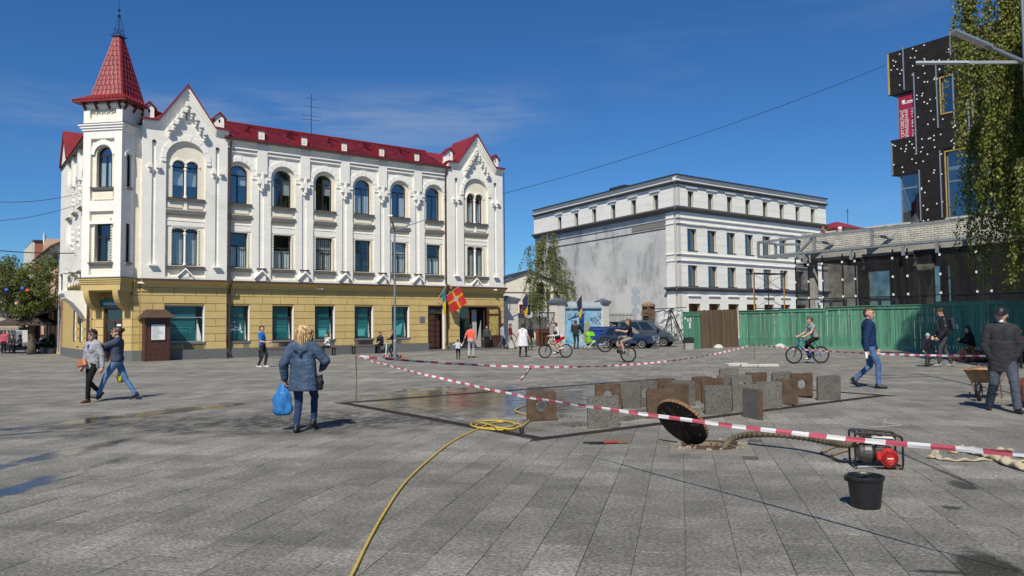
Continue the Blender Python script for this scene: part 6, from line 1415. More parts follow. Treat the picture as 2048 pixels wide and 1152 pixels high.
for yv in (-.17, .17):
 b_ = MB(); b_.tube(smooth_path([Vector(v_) for v_ in ((-.27, yv, .0), (-.28, yv, .06), (-.28, yv, .38), (-.25, yv, .42), (-.2, yv, .425), (.2, yv, .40), (.25, yv, .39), (.28, yv, .34), (.28, yv, .06), (.25, yv, .0))], 5), .014, 8); b_.tube([(-.27, yv, .03), (.27, yv, .03)], .013, 6); b_.build('frame_hoop', TB, pu)
b_ = MB()
for x, z in ((-.25, .42), (.23, .395), (-.27, .03), (.27, .03), (0, .03)): b_.tube([(x, -.17, z), (x, .17, z)], .013, 6)
b_.build('cross_tubes', TB, pu)
b_ = MB(); b_.box(-.02, .2, -.10, .10, .05, .24); b_.box(-.0, .12, -.07, .07, .24, .30); b_.lathe([(.05, -.02), (.05, .06)], (.05, -.1, .2), 10, axis='y'); b_.build('engine_block', EN, pu, bevel=.008)
b_ = MB(); b_.lathe([(.02, -.215), (.05, -.222), (.055, -.21), (.075, -.218), (.085, -.205), (.105, -.20), (.112, -.18), (.112, -.10)], (.12, 0, .135), 28, axis='y'); rc = b_.build('recoil_cover', RDP, pu, smooth=False)
b_ = MB()
for k in range(20): a = 2 * math.pi * k / 20; b_.bar((.12 + .062 * math.cos(a), -.222, .135 + .062 * math.sin(a)), (.12 + .1 * math.cos(a), -.208, .135 + .1 * math.sin(a)), .006, .008)
b_.build('vent_slots', mat('dark_red_slot', (.08, .006, .006), .6), rc)
b_ = MB(); b_.box(.085, .155, -.228, -.222, .13, .142); b_.build('cover_mark', PAPER, rc)
b_ = MB(); b_.box(-.03, .03, -.19, -.10, .10, .2); b_.lathe([(.03, -.03), (.035, .02)], (.0, -.19, .14), 10, axis='y'); b_.build('engine_casing', RDP, pu, bevel=.01)
b_ = MB(); b_.box(-.06, .22, -.12, .10, .285, .37); b_.build('fuel_tank', TK, pu, bevel=.03); b_ = MB(); b_.lathe([(.035, .0), (.035, .03), (.02, .035)], (.06, 0, .37), 12); b_.lathe([(.02, .0), (.012, .03)], (.14, .03, .37), 8); b_.build('tank_cap', BLACK, pu); pu.scale = (.86, .86, .93)
b_ = MB(); b_.lathe([(.03, -.24), (.10, -.2), (.125, -.14), (.125, -.06), (.08, -.02)], (0, .02, .17), 18, axis='x'); b_.lathe([(.05, .0), (.05, .14), (.062, .14), (.062, .17)], (-.14, .02, .27), 12); b_.build('pump_casing', EN, pu)
b_ = MB(); b_.box(-.1, .06, .03, .12, .34, .40); b_.box(-.16, -.06, -.1, 0, .30, .38); b_.build('silencer', BLACK, pu, bevel=.012)
for pts, lb in (([(1700, 893), (1668, 897), (1645, 908), (1643, 905)], 'thin yellow fuel line curling beside the pump'), ([(1700, 902), (1662, 915), (1680, 924), (1705, 926)], 'thin brown drain line looped before the pump')):
 b_ = MB(); b_.tube(smooth_path([G(*p) + Vector((0, 0, .02)) for p in pts], 6), .011, 6); tag(b_.build('drain_tube', mat('ochre_tube', (.34, .22, .07), .5, var=.2), None), lb, 'tube')
bk = empty('bucket', G(1732, 1014), 0, 'black plastic bucket with wire handle in front of the pump', 'bucket')
PLA = mat('black_bucket_plastic', (.014, .014, .016), .42, var=.25, vs=9, stain=((.06, .055, .05), 7, .6, .8))
bk.scale = (.9, .9, .88)
b_ = MB(); b_.lathe([(.0, .0), (.128, .0), (.134, .02), (.162, .27), (.172, .275), (.178, .30), (.176, .315), (.166, .315), (.158, .30), (.13, .03), (.0, .02)], n=36, caps=False); b_.build('pail', PLA, bk, smooth=False)
b_ = MB(); b_.tube([(.178 * math.cos(a), .03, .29 + .105 * math.sin(a)) for a in np.linspace(0.02, math.pi - .02, 18)], .0035, 5); b_.tube([(-.05, .03, .392), (.05, .03, .392)], .008, 6); b_.build('handle', GALV, bk)
b_ = MB()
for sx in (-1, 1): b_.box(sx * .172 - .012, sx * .172 + .012, .01, .05, .255, .31)
b_.build('handle_lugs', PLA, bk)
YH = mat('yellow_garden_hose', (.58, .40, .06), .5, var=.12, vs=8)
hz = .014
hpts = [(660, 1240), (705, 1152), (735, 1090), (768, 1030), (810, 968), (860, 920), (905, 885), (950, 862), (985, 848), (1010, 846), (1040, 851), (1030, 860), (985, 861), (952, 858), (965, 850), (1010, 862), (1040, 858), (1058, 842), (1054, 832), (1030, 822), (1050, 812), (1075, 810)]
hpath = smooth_path([G(*p) + Vector((0, 0, hz + (.02 if 12 < i < 17 else 0))) for i, p in enumerate(hpts)], 10)
b_ = MB(); b_.tube(hpath, .0125, 8); tag(b_.build('garden_hose', YH, None, smooth=True), 'yellow garden hose snaking across the square to the first lifted slab', 'hose')
loop = [G(985 + 44 * math.cos(a), 853 + 8 * math.sin(a)) + Vector((0, 0, .035)) for a in np.linspace(0, 2 * math.pi, 40)]
b_ = MB(); b_.tube(loop, .012, 7); tag(b_.build('hose_coil', YH, None, smooth=True), 'loose coil of yellow hose lying over the drain grate', 'hose')
CV = mat('beige_canvas', (.42, .36, .24), .85, var=.2, vs=8, bump=.3)
def flat_hose(pts, wd, lb, bulge=.02, seed=0):
 r9 = random.Random(seed); path = smooth_path(pts, 8); b_ = MB(); n = len(path); vs = []
 for i, p in enumerate(path):
  d = (path[min(i + 1, n - 1)] - path[max(i - 1, 0)]).normalized(); s_ = d.cross(Vector((0, 0, 1))).normalized(); w_ = wd * (1 + .25 * math.sin(i * .9 + seed)); hgt = bulge * (1 + .6 * math.sin(i * 1.3 + 2 * seed))
  for a in range(8): an = 2 * math.pi * a / 8; vs.append(p + s_ * (w_ / 2 * math.cos(an)) + Vector((0, 0, hgt * (1 + math.sin(an)) + .004)))
 b_.add(vs, [(i * 8 + a, i * 8 + (a + 1) % 8, (i + 1) * 8 + (a + 1) % 8, (i + 1) * 8 + a) for i in range(n - 1) for a in range(8)] + [tuple(range(7, -1, -1)), tuple((n - 1) * 8 + a for a in range(8))])
 return tag(b_.build('canvas_hose', CV, None, smooth=True), lb, 'hose')
flat_hose([G(*p) for p in ((1862, 918), (1872, 903), (1880, 920), (1930, 923), (1990, 922), (2080, 925))], .07, 'crumpled flat canvas hose end left of the folded one', .014, 1)
flat_hose([G(*p) for p in ((1905, 908), (1925, 904), (1960, 912), (2000, 925), (2035, 938), (2110, 955))], .11, 'folded beige canvas hose running out at the right edge', .03, 2)
flat_hose([G(*p) for p in ((1975, 908), (2010, 904), (2040, 915), (2090, 922))], .08, 'beige canvas hose fold lying behind the main run', .02, 3)
wr = empty('pipe_wrench', G(1212, 888), 0, 'red and black pipe wrench lying near the manhole', 'wrench')
b_ = MB(); b_.bar((-.31, .03, .02), (-.03, .01, .022), .028, .02); b_.bar((-.24, -.06, .02), (-.03, -.01, .022), .028, .02); b_.build('handles', BLACK, wr, bevel=.004)
b_ = MB(); b_.bar((-.04, .0, .025), (.18, .01, .025), .05, .03); b_.build('jaw_body', mat('red_tool_paint', (.30, .04, .03), .6, var=.3, vs=20), wr, bevel=.006); b_ = MB(); b_.prism([(.16, -.01), (.27, .02), (.30, .0), (.29, -.05), (.27, -.03), (.17, -.03)], .01, .04, plane='xy'); b_.build('jaw', IRONR, wr)
for pts, lb in (([(1718, 850), (1745, 855), (1780, 853), (1805, 851), (1770, 846), (1772, 838), (1768, 852)], 'loose curl of pale wire on the paving behind the pump'),):
 b_ = MB(); b_.tube(smooth_path([G(*p) + Vector((0, 0, .008)) for p in pts], 6), .004, 4); tag(b_.build('wire_scrap', mat('pale_wire', (.5, .48, .4), .6), None), lb, 'wire')
rub = MB(); r10 = random.Random(9)
for k in range(60):
 a = r10.uniform(0, 6.28); rr = r10.uniform(.36, .55); s_ = r10.uniform(.008, .03); p = MH + Vector((rr * math.cos(a), rr * .9 * math.sin(a), 0)); rub.ball((p.x, p.y, s_ * .4), s_, s_ * r10.uniform(.6, 1.2), s_ * .7, 5, 3)
tag(rub.build('rubble', mat('crumbled_concrete', (.34, .29, .22), .9, var=.3), None), 'crumbled concrete round the open manhole', 'rubble', kind='stuff')
# --- wheelbarrow and slatted benches
wbp = G(1972, 797)
wb = empty('wheelbarrow', wbp, R(48), 'rusty tan wheelbarrow standing behind the man in the black cap', 'wheelbarrow')
TAN = mat('rusty_tan_tray', (.36, .22, .11), .7, var=.35, vs=6, bump=.3, stain=((.16, .09, .05), 4, .5, .7))
b_ = MB(); t0 = [(-.52, -.30, .62), (.42, -.30, .62), (.42, .30, .62), (-.52, .30, .62)]; t1 = [(-.30, -.2, .34), (.28, -.2, .34), (.28, .2, .34), (-.30, .2, .34)]
ins = [(x * .97, y * .96, z) for x, y, z in t0]; inb = [(x * .95, y * .93, z + .02) for x, y, z in t1]
b_.add(t0 + t1 + ins + inb, [(0, 1, 5, 4), (1, 2, 6, 5), (2, 3, 7, 6), (3, 0, 4, 7), (4, 5, 6, 7), (8, 12, 13, 9), (9, 13, 14, 10), (10, 14, 15, 11), (11, 15, 12, 8), (12, 15, 14, 13), (0, 8, 9, 1), (1, 9, 10, 2), (2, 10, 11, 3), (3, 11, 8, 0)]); b_.build('tray', TAN, wb, bevel=.02)
b_ = MB(); b_.tube([Vector(p) for p in t0], .016, 6, closed=True); b_.build('rim', TAN, wb)
for sy in (-.2, .2): b_ = MB(); b_.tube(smooth_path([Vector(v_) for v_ in ((-.62, sy * .4, .2), (-.2, sy, .33), (.4, sy * 1.2, .4), (.95, sy * 1.4, .66))], 5), .017, 6); b_.build('handle', RUST, wb); b_ = MB(); b_.tube([(.2, sy * 1.1, .37), (.28, sy * 1.2, 0), (.12, sy * 1.2, 0)], .015, 6); b_.build('leg', RUST, wb)
b_ = MB(); b_.tube([(-.62, 0, .2) + Vector((.15 * math.cos(a), 0, .15 * math.sin(a))) if False else Vector((-.62 + .15 * math.cos(a), 0, .19 + .15 * math.sin(a))) for a in np.linspace(0, 2 * math.pi, 20)[:-1]], .04, 8, closed=True); b_.build('wheel', BLACK, wb)
SLAT = mat('red_brown_bench_slat', (.17, .062, .032), .5, var=.25, vs=4, rnd=.12)
def slat_bench(p, yaw, L, label, wd=.8, h=.45, sp_=.075):
 r_ = empty('slatted_bench', p, yaw, label, 'bench', 'wave-shaped slatted benches')
 out = []
 for a in np.linspace(0, 2 * math.pi, 21)[:-1]:
  c, s_ = math.cos(a), math.sin(a); e = .55; out.append((wd / 2 * math.copysign(abs(c) ** e, c), h / 2 + h / 2 * math.copysign(abs(s_) ** e, s_)))
 me = MB().prism(out, 0, .045, plane='yz').mesh('slat', SLAT, bevel=0)
 n = int(L / sp_)
 for k in range(n): o = link('slat', me, r_, (k * sp_, .06 * math.sin(k * .25), 0)); o.scale = (1, 1, 1 + .12 * math.sin(k * .28 + 1))
 b_ = MB(); b_.box(0, L, -.25, .25, .08, .33); b_.build('core', BLACK, r_); return r_
slat_bench(G(1925, 724), R(-8), 3.4, 'long slatted bench with people sitting on it by the hoarding', .8, .46)
slat_bench(G(2052, 812) + Vector((.05, -.05, 0)), R(-70), 2.2, 'rounded slatted bench cut off at the right edge', .9, .5)
# --- street lamps
LM = mat('grey_lamp_metal', (.25, .27, .29), .45, metal=.5, var=.1)
def lamp(base, h, arms, label, r_=.06, up_=0.0):
 l = empty('street_lamp', base, 0, label, 'street lamp', 'double-armed street lamps on the square')
 b_ = MB(); b_.lathe([(.13, 0), (.13, .02), (r_ * 1.5, .03), (r_ * 1.5, .9), (r_, .95), (r_ * .75, h), (r_ * .6, h + up_)], n=10); b_.build('pole', LM, l)
 for a in arms:
  a = Vector(a); st = Vector((0, 0, h)); b_ = MB(); b_.bar(st - a * .10, st + a * .55, .07, .06); ar = b_.build('arm', LM, l)
  b_ = MB(); b_.bar(st + a * .5, st + a, .16, .045); b_.build('lamp_head', GALV, ar)
 return l
lb_ = G(790, 718); lb_.z = 0
lamp(lb_, 6.45, [D(849, 440, lb_.y + .4) - lb_ - Vector((0, 0, 6.45)), D(781, 431, lb_.y - 1.2) - lb_ - Vector((0, 0, 6.45))], 'double-armed street lamp in front of the corner house', .065)
rl_ = D(2073, 640, 15.6); rl_.z = 0
lamp(rl_, 7.0, [D(1832, 126, 16.6) - rl_ - Vector((0, 0, 7.0)), D(1906, 62, 14.9) - rl_ - Vector((0, 0, 7.0))], 'double-armed street lamp at the right edge in front of the birch', .05, 1.6)
def wire(a, b_, s_, label, r_=.012):
 m = MB(); m.tube(sag(a, b_, s_, 16), r_, 4, caps=False); return tag(m.build('overhead_wire', BLACK, None), label, 'wire')
wire(B1M @ Vector((18.75, -.2, 10.8)), P3 + V * -7.2 + U * 1.2 + Vector((0, 0, 18.9)), .5, 'thin overhead wire from the corner house to the unfinished building', .016)
wire(B1M @ Vector((-6.2, 6, 9.4)), D(-80, 395, 44), .4, 'upper overhead wire left of the tower', .014)
wire(B1M @ Vector((-6.2, 7, 8.9)), D(-80, 440, 46), .4, 'second overhead wire left of the tower', .014)
wire(B1M @ Vector((-6.2, 9, 6.2)), D(-80, 492, 50), .15, 'thick overhead cable low left of the tower', .028)
# --- furniture along the corner house
kp = G(307, 716); kp = B1M @ Vector((-3.75, -1.0, 0))
ks = empty('wooden_vestibule', kp, GRID, 'dark brown wooden vestibule with notice sheet and hipped roof', 'kiosk')
x0, x1 = -.48, .72
b_ = MB(); b_.box(x0, x1, 0, .72, 0, 2.2); b_.build('body', WOODK, ks)
for k in range(4):
 for j in range(3): trimbox(x0 + .1 + k * .26, x0 + .33 + k * .26, -.012, 0.0, .12 + j * .24, .32 + j * .24, 'panel', WOODK, parent=ks)
trimbox(x0 + .02, x0 + .08, -.03, 0, .05, 2.15, 'stile', WOODK, parent=ks); trimbox(x1 - .08, x1 - .02, -.03, 0, .05, 2.15, 'stile', WOODK, parent=ks); trimbox(x0 + .25, x1 - .2, -.02, 0, .98, 2.0, 'notice_case', FRAME, parent=ks)
trimbox(x0 + .30, x1 - .26, -.03, -.021, 1.08, 1.85, 'notice_sheet', PAPER, parent=ks)
b_ = MB(); r11 = random.Random(4)
for k in range(16): z = 1.14 + k * .042; b_.box(x0 + .34, x0 + .34 + r11.uniform(.25, .55), -.034, -.031, z, z + .012)
b_.build('notice_print', mat('print_grey', (.3, .3, .3), .7), ks)
b_ = MB(); b_.add([(x0 - .22, -.3, 2.2), (x1 + .22, -.3, 2.2), (x1 + .22, .9, 2.2), (x0 - .22, .9, 2.2), (x0 + .15, .3, 2.62), (x1 - .15, .3, 2.62), (x1 - .15, .7, 2.62), (x0 + .15, .7, 2.62)], [(0, 1, 5, 4), (1, 2, 6, 5), (2, 3, 7, 6), (3, 0, 4, 7), (4, 5, 6, 7), (0, 1, 2, 3)]); b_.build('roof', BRN, ks)
def park_bench(p, L, label):
 r_ = empty('park_bench', p, GRID, label, 'bench', 'plain backless benches along the house')
 for k in range(4): b_ = MB(); b_.box(0, L, k * .12, k * .12 + .1, .42, .46); b_.build('seat_board', WOODK, r_)
 for x in (.1, L - .16):
  b_ = MB(); b_.box(x, x + .06, .02, .08, 0, .42); b_.box(x, x + .06, .36, .42, 0, .42); b_.box(x, x + .06, .02, .42, .36, .42); b_.box(x, x + .06, .02, .42, .02, .06); b_.build('leg', BLACK, r_)
 return r_
park_bench(B1M @ Vector((1.25, -1.9, 0)), 2.0, 'backless dark bench behind the boy in the blue shirt')
park_bench(B1M @ Vector((7.0, -1.2, 0)), 1.9, 'backless dark bench left of the seated person by the shop windows')
park_bench(B1M @ Vector((4.2, -1.7, 0)), 1.6, 'backless dark bench behind the woman in the denim parka')
LEAFD = mat('dark_evergreen_leaf', (.030, .060, .018), .6, var=.4, vs=3, trans=.15)
def leaf_cloud(mb, c, rx, ry, rz, n, size, rg, flat=.0, hollow=.35):
 for k in range(n):
  while True:
   v_ = Vector((rg.uniform(-1, 1), rg.uniform(-1, 1), rg.uniform(-1, 1)))
   if hollow < v_.length < 1: break
  p = Vector((c[0] + v_.x * rx, c[1] + v_.y * ry, c[2] + v_.z * rz)); s_ = size * rg.uniform(.6, 1.3)
  d = Vector((rg.gauss(0, 1), rg.gauss(0, 1), rg.gauss(0, 1) - flat)).normalized(); e = d.orthogonal().normalized(); e = Matrix.Rotation(rg.uniform(0, 6.28), 3, d) @ e
  f = d.cross(e); mb.add([p - e * s_ * .5, p + f * s_ * .28, p + e * s_ * .6, p - f * s_ * .28], [(0, 1, 2, 3)])
rgp = random.Random(33)
for px, py, h, w_, lb in ((103, 707, 1.25, .55, 'rounded potted evergreen nearer the parasols'), (131, 708, 1.65, .6, 'taller conical potted evergreen beside the corner house'), (88, 706, .9, .5, 'low potted evergreen at the edge of the café')):
 p = G(px, py); r_ = empty('potted_evergreen', p, 0, lb, 'plant', 'potted evergreens outside the café')
 b_ = MB(); b_.lathe([(.16, 0), (.24, .02), (.28, .36), (.25, .36), (.2, .3)], n=16); b_.build('pot', mat('grey_white_pot', (.42, .42, .4), .7, var=.1), r_)
 b_ = MB()
 for k in range(9):
  t_ = k / 8; leaf_cloud(b_, (rgp.uniform(-.06, .06), rgp.uniform(-.06, .06), .45 + t_ * (h - .45)), w_ * (1.02 - t_ * .85), w_ * (1.02 - t_ * .85), .2, 260, .075, rgp, hollow=.2)
 tag(b_.build('foliage', LEAFD, r_, recalc=False), kind='stuff'); b_ = MB(); b_.tube([(0, 0, .3), (0, 0, h * .8)], .02, 5); b_.build('stem', WOODK, r_)
def parasol(p, h, half, label, mt):
 r_ = empty('cafe_parasol', p, R(20), label, 'parasol', 'market parasols over the café tables')
 b_ = MB(); b_.tube([(0, 0, 0), (0, 0, h)], .035, 8); b_.lathe([(.3, 0), (.3, .06), (.05, .1)], n=12); b_.build('pole', GALV, r_)
 e = [(-half, -half), (half, -half), (half, half), (-half, half)]; b_ = MB()
 b_.add([(x, y, h - .75) for x, y in e] + [(x, y, h - .95) for x, y in e] + [(0, 0, h)], [(0, 1, 8), (1, 2, 8), (2, 3, 8), (3, 0, 8), (0, 1, 5, 4), (1, 2, 6, 5), (2, 3, 7, 6), (3, 0, 4, 7)]); b_.build('canopy', mt, r_, recalc=False)
 for x, y in e: b_ = MB(); b_.tube([(x, y, h - .77), (0, 0, h - .06)], .014, 4); b_.build('rib', WOODK, r_)
PRS = mat('dark_brown_canvas', (.07, .05, .045), .8, var=.2, vs=3); PRW = mat('pale_brown_canvas', (.3, .26, .22), .8, var=.15)
parasol(D(58, 705, 52) * 1 - Vector((0, 0, D(58, 705, 52).z)), 2.9, 1.6, 'dark brown café parasol behind the left tree trunk', PRS); parasol(D(88, 703, 57) - Vector((0, 0, D(88, 703, 57).z)), 3.0, 1.5, 'dark brown café parasol nearest the corner house', PRS); parasol(D(2, 705, 55) - Vector((0, 0, D(2, 705, 55).z)), 2.6, 1.4, 'pale brown café parasol at the left edge', PRW)
for k, (px, dep) in enumerate(((78, 54), (95, 56), (50, 55), (20, 54))):
 p = D(px, 703, dep); p.z = 0; r_ = empty('cafe_table', p, .3 * k, ('café table under the parasol nearest the house', 'café table by the potted evergreens', 'café table behind the tree trunk', 'café table at the left edge')[k], 'table', 'café tables')
 b_ = MB(); b_.lathe([(.45, .72), (.45, .75)], n=16); b_.build('top', PAPER if k == 0 else WOODK, r_); b_ = MB(); b_.tube([(0, 0, 0), (0, 0, .72)], .03, 6); b_.lathe([(.22, 0), (.22, .03)], n=10); b_.build('leg', BLACK, r_)
# --- vehicles
TYRE = mat('tyre_rubber', (.012, .012, .012), .8); RIM = mat('grey_wheel_rim', (.38, .39, .4), .4, metal=.6); CHR = mat('dull_chrome', (.5, .5, .5), .25, metal=.9); LENS = mat('headlight_lens', (.62, .64, .66), .15, spec=.8); CGL = mat('dark_car_glass', (.012, .014, .016), .06, spec=.9)
def car(root, prof, cabin, wid, wheels, paint, wr_=.30, roofw=.8, bev=.05, win=None):
 """body from a side profile with wheel arches; cabin tapers inward; x forward"""
 pts = []
 for (x, z) in prof: pts.append((x, z))
 low = []
 zl = prof[0][1]
 for wx in sorted(wheels):
  low += [(wx + (wr_ + .06) * math.cos(a), max(wr_ + (wr_ + .06) * math.sin(a), zl)) for a in np.linspace(math.pi, 0, 9)]
 body = [prof[0]] + low + list(prof[1:])
 hw = wid / 2
 b_ = MB(); b_.prism(body, -hw, hw); bo = b_.build('body', paint, root, bevel=bev)
 b_ = MB(); x0b, x0t, x1t, x1b, zb, zt = cabin; i = roofw
 vs = [(x0b, -hw + .03, zb), (x1b, -hw + .03, zb), (x1b, hw - .03, zb), (x0b, hw - .03, zb), (x0t, -hw * i, zt), (x1t, -hw * i, zt), (x1t, hw * i, zt), (x0t, hw * i, zt)]
 b_.add(vs, [(0, 1, 5, 4), (1, 2, 6, 5), (2, 3, 7, 6), (3, 0, 4, 7), (4, 5, 6, 7), (0, 1, 2, 3)]); b_.build('cabin', paint, root, bevel=.04)
 def quad(f, a, b2, lo, hi, off=.012):
  c0, c1, c2, c3 = [Vector(vs[k]) for k in f]
  bot = lambda t_: c0.lerp(c1, t_); top = lambda t_: c3.lerp(c2, t_)
  q = [bot(a).lerp(top(a), lo), bot(b2).lerp(top(b2), lo), bot(b2).lerp(top(b2), hi), bot(a).lerp(top(a), hi)]
  nn = (q[1] - q[0]).cross(q[3] - q[0]).normalized(); ctr = Vector((0, 0, (zb + zt) / 2))
  if nn.dot(sum(q, Vector()) / 4 - Vector(((x0b + x1b) / 2, 0, (zb + zt) / 2))) < 0: nn = -nn
  g = MB(); g.add([p + nn * off for p in q], [(0, 1, 2, 3)]); g.build('window', CGL, root, recalc=False)
 for f, spans in (((0, 1, 5, 4), win), ((3, 2, 6, 7), win)):
  for a, b2 in spans: quad(f, a, b2, .12, .88)
 quad((1, 2, 6, 5), .06, .94, .08, .92); quad((3, 0, 4, 7), .08, .92, .1, .9)
 for wx in wheels:
  for sy in (-1, 1):
   w_ = MB(); w_.lathe([(.19, -.09), (wr_ - .02, -.095), (wr_, -.06), (wr_, .06), (wr_ - .02, .095), (.19, .09)], (wx, sy * (hw - .11), wr_), 22, axis='y'); wo_ = w_.build('wheel', TYRE, root)
   w_ = MB(); w_.lathe([(.195, -.07 * 1), (.195, .098), (.15, .09), (.13, .06), (.06, .075), (.05, .1), (.0, .1)] if sy > 0 else [(.195, .07), (.195, -.098), (.15, -.09), (.13, -.06), (.06, -.075), (.05, -.1), (.0, -.1)], (wx, sy * (hw - .11), wr_), 18, axis='y'); w_.build('rim', RIM, wo_)
 return bo
BLP = mat('dark_blue_car_paint', (.018, .040, .11), .25, var=.1, coat=.6, bump=.0); GRP = mat('slate_grey_van_paint', (.060, .072, .085), .28, var=.1, coat=.6)
cf = G(1300, 697); yawc = R(-27)
cr_ = empty('blue_hatchback', Vector((cf.x - 1.3, cf.y + 1.2, 0)), yawc, 'old dark blue hatchback parked in front of the grey van', 'car')
car(cr_, [(-1.95, .32), (1.98, .32), (2.02, .42), (2.0, .74), (1.92, .80), (.75, .90), (-1.2, .93), (-1.92, .86), (-2.0, .6)], (-1.75, -1.15, .18, .82, .9, 1.42), 1.62, [-1.2, 1.25], BLP, .285, .80, win=[(.16, .42), (.45, .74), (.77, .9)])
def front(root, x, hw, zl, zh, box=True, plate=True):
 for sy in (-1, 1):
  b_ = MB(); b_.box(x - .04, x + .012, sy * (hw - .19) - .13, sy * (hw - .19) + .13, zl, zh); b_.build('headlight', LENS, root, bevel=.01)
 b_ = MB(); b_.box(x - .03, x + .006, -hw + .36, hw - .36, zl, zh); g = b_.build('grille', BLACK, root)
 b_ = MB()
 for k in range(4): b_.box(x + .004, x + .01, -hw + .36, hw - .36, zl + .03 + k * (zh - zl - .04) / 4, zl + .04 + k * (zh - zl - .04) / 4)
 b_.build('grille_bars', CHR, g)
front(cr_, 2.0, .81, .56, .72)
b_ = MB(); b_.box(1.95, 2.10, -.83, .83, .36, .50); b_.build('bumper', mat('grey_black_bumper', (.05, .052, .055), .5), cr_, bevel=.02)
b_ = MB(); b_.box(-2.08, -1.95, -.8, .8, .36, .5); b_.build('bumper', mat('grey_black_bumper', (.05, .05, .05), .5), cr_, bevel=.02)
b_ = MB(); b_.box(2.10, 2.112, -.26, .26, .37, .48); b_.build('number_plate', PAPER, cr_)
b_ = MB(); b_.box(-1.9, 1.95, -.822, -.815, .58, .61); b_.build('trim_strip', BLACK, cr_)
for z in (.75,): b_ = MB(); b_.box(-.15, -.0, -.835, -.812, z, z + .03); b_.build('door_handle', CHR, cr_)
b_ = MB(); b_.box(.55, .68, -.95, -.80, .95, 1.05); b_.build('mirror', BLACK, cr_, bevel=.02)
vf = G(1349, 694)
vn = empty('grey_van', Vector((vf.x - 1.55, vf.y + 1.9, 0)), R(-24), 'slate grey panel van parked behind the blue hatchback', 'van')
car(vn, [(-1.9, .34), (2.05, .34), (2.1, .5), (2.02, .82), (1.7, 1.02), (1.15, 1.12), (-1.9, 1.14), (-2.02, .9), (-2.02, .5)], (-1.98, -1.85, .42, 1.3, 1.1, 1.82), 1.72, [-1.25, 1.38], GRP, .31, .84, win=[(.08, .3), (.34, .56), (.6, .86)])
front(vn, 2.06, .86, .72, .9)
b_ = MB(); b_.box(2.0, 2.14, -.84, .84, .38, .6); b_.build('bumper', GRP, vn, bevel=.03)
for yv in (-.62, .62): b_ = MB(); b_.tube([(-1.7, yv, 1.87), (.3, yv, 1.87)], .02, 6); b_.build('roof_rail', BLACK, vn)
b_ = MB(); b_.box(.95, 1.1, -1.05, -.86, 1.1, 1.28); b_.build('mirror', BLACK, vn, bevel=.03)
b_ = MB(); b_.box(-.3, -.15, -.875, -.86, .98, 1.01); b_.build('door_handle', BLACK, vn)
bp = G(1211, 692); bp.z = 0
bc = empty('blue_waste_container', bp + Vector((-.2, .3, 0)), R(8), 'large blue plastic waste container with domed lid', 'bin')
BPL = mat('blue_container_plastic', (.010, .055, .32), .45, var=.12)
b_ = MB(); b_.add([(-.75, -.4, .18), (.75, -.4, .18), (.75, .45, .18), (-.75, .45, .18), (-.88, -.52, 1.18), (.88, -.52, 1.18), (.88, .52, 1.18), (-.88, .52, 1.18)], [(0, 1, 5, 4), (1, 2, 6, 5), (2, 3, 7, 6), (3, 0, 4, 7), (0, 1, 2, 3), (4, 5, 6, 7)]); b_.build('body', BPL, bc, bevel=.03)
b_ = MB(); b_.box(-.93, .93, -.57, .57, 1.16, 1.24); b_.build('rim', BPL, bc, bevel=.02)
b_ = MB(); b_.prism([(.55 * math.cos(a), 1.24 + .2 * math.sin(a)) for a in np.linspace(0, math.pi, 11)], -.85, .85, plane='yz'); b_.build('lid', mat('dark_blue_lid', (.012, .022, .10), .5), bc)
b_ = MB(); b_.box(-.2, .35, -.56, -.54, .8, .95); b_.build('container_print', mat('print_light_blue', (.25, .32, .5), .6), bc, rot=(R(6), 0, 0), loc=(0, .0, .0))
for x in (-.6, .6):
 for y in (-.3, .35): b_ = MB(); b_.lathe([(.09, -.03), (.09, .03)], (x, y, .09), 12, axis='y'); b_.build('wheel', TYRE, bc)
for x in (-.55, .0, .55): b_ = MB(); b_.box(x - .03, x + .03, -.53, -.44, .25, 1.15); b_.build('rib', BPL, bc, rot=(R(-6.8), 0, 0), loc=(0, -.045, .05))
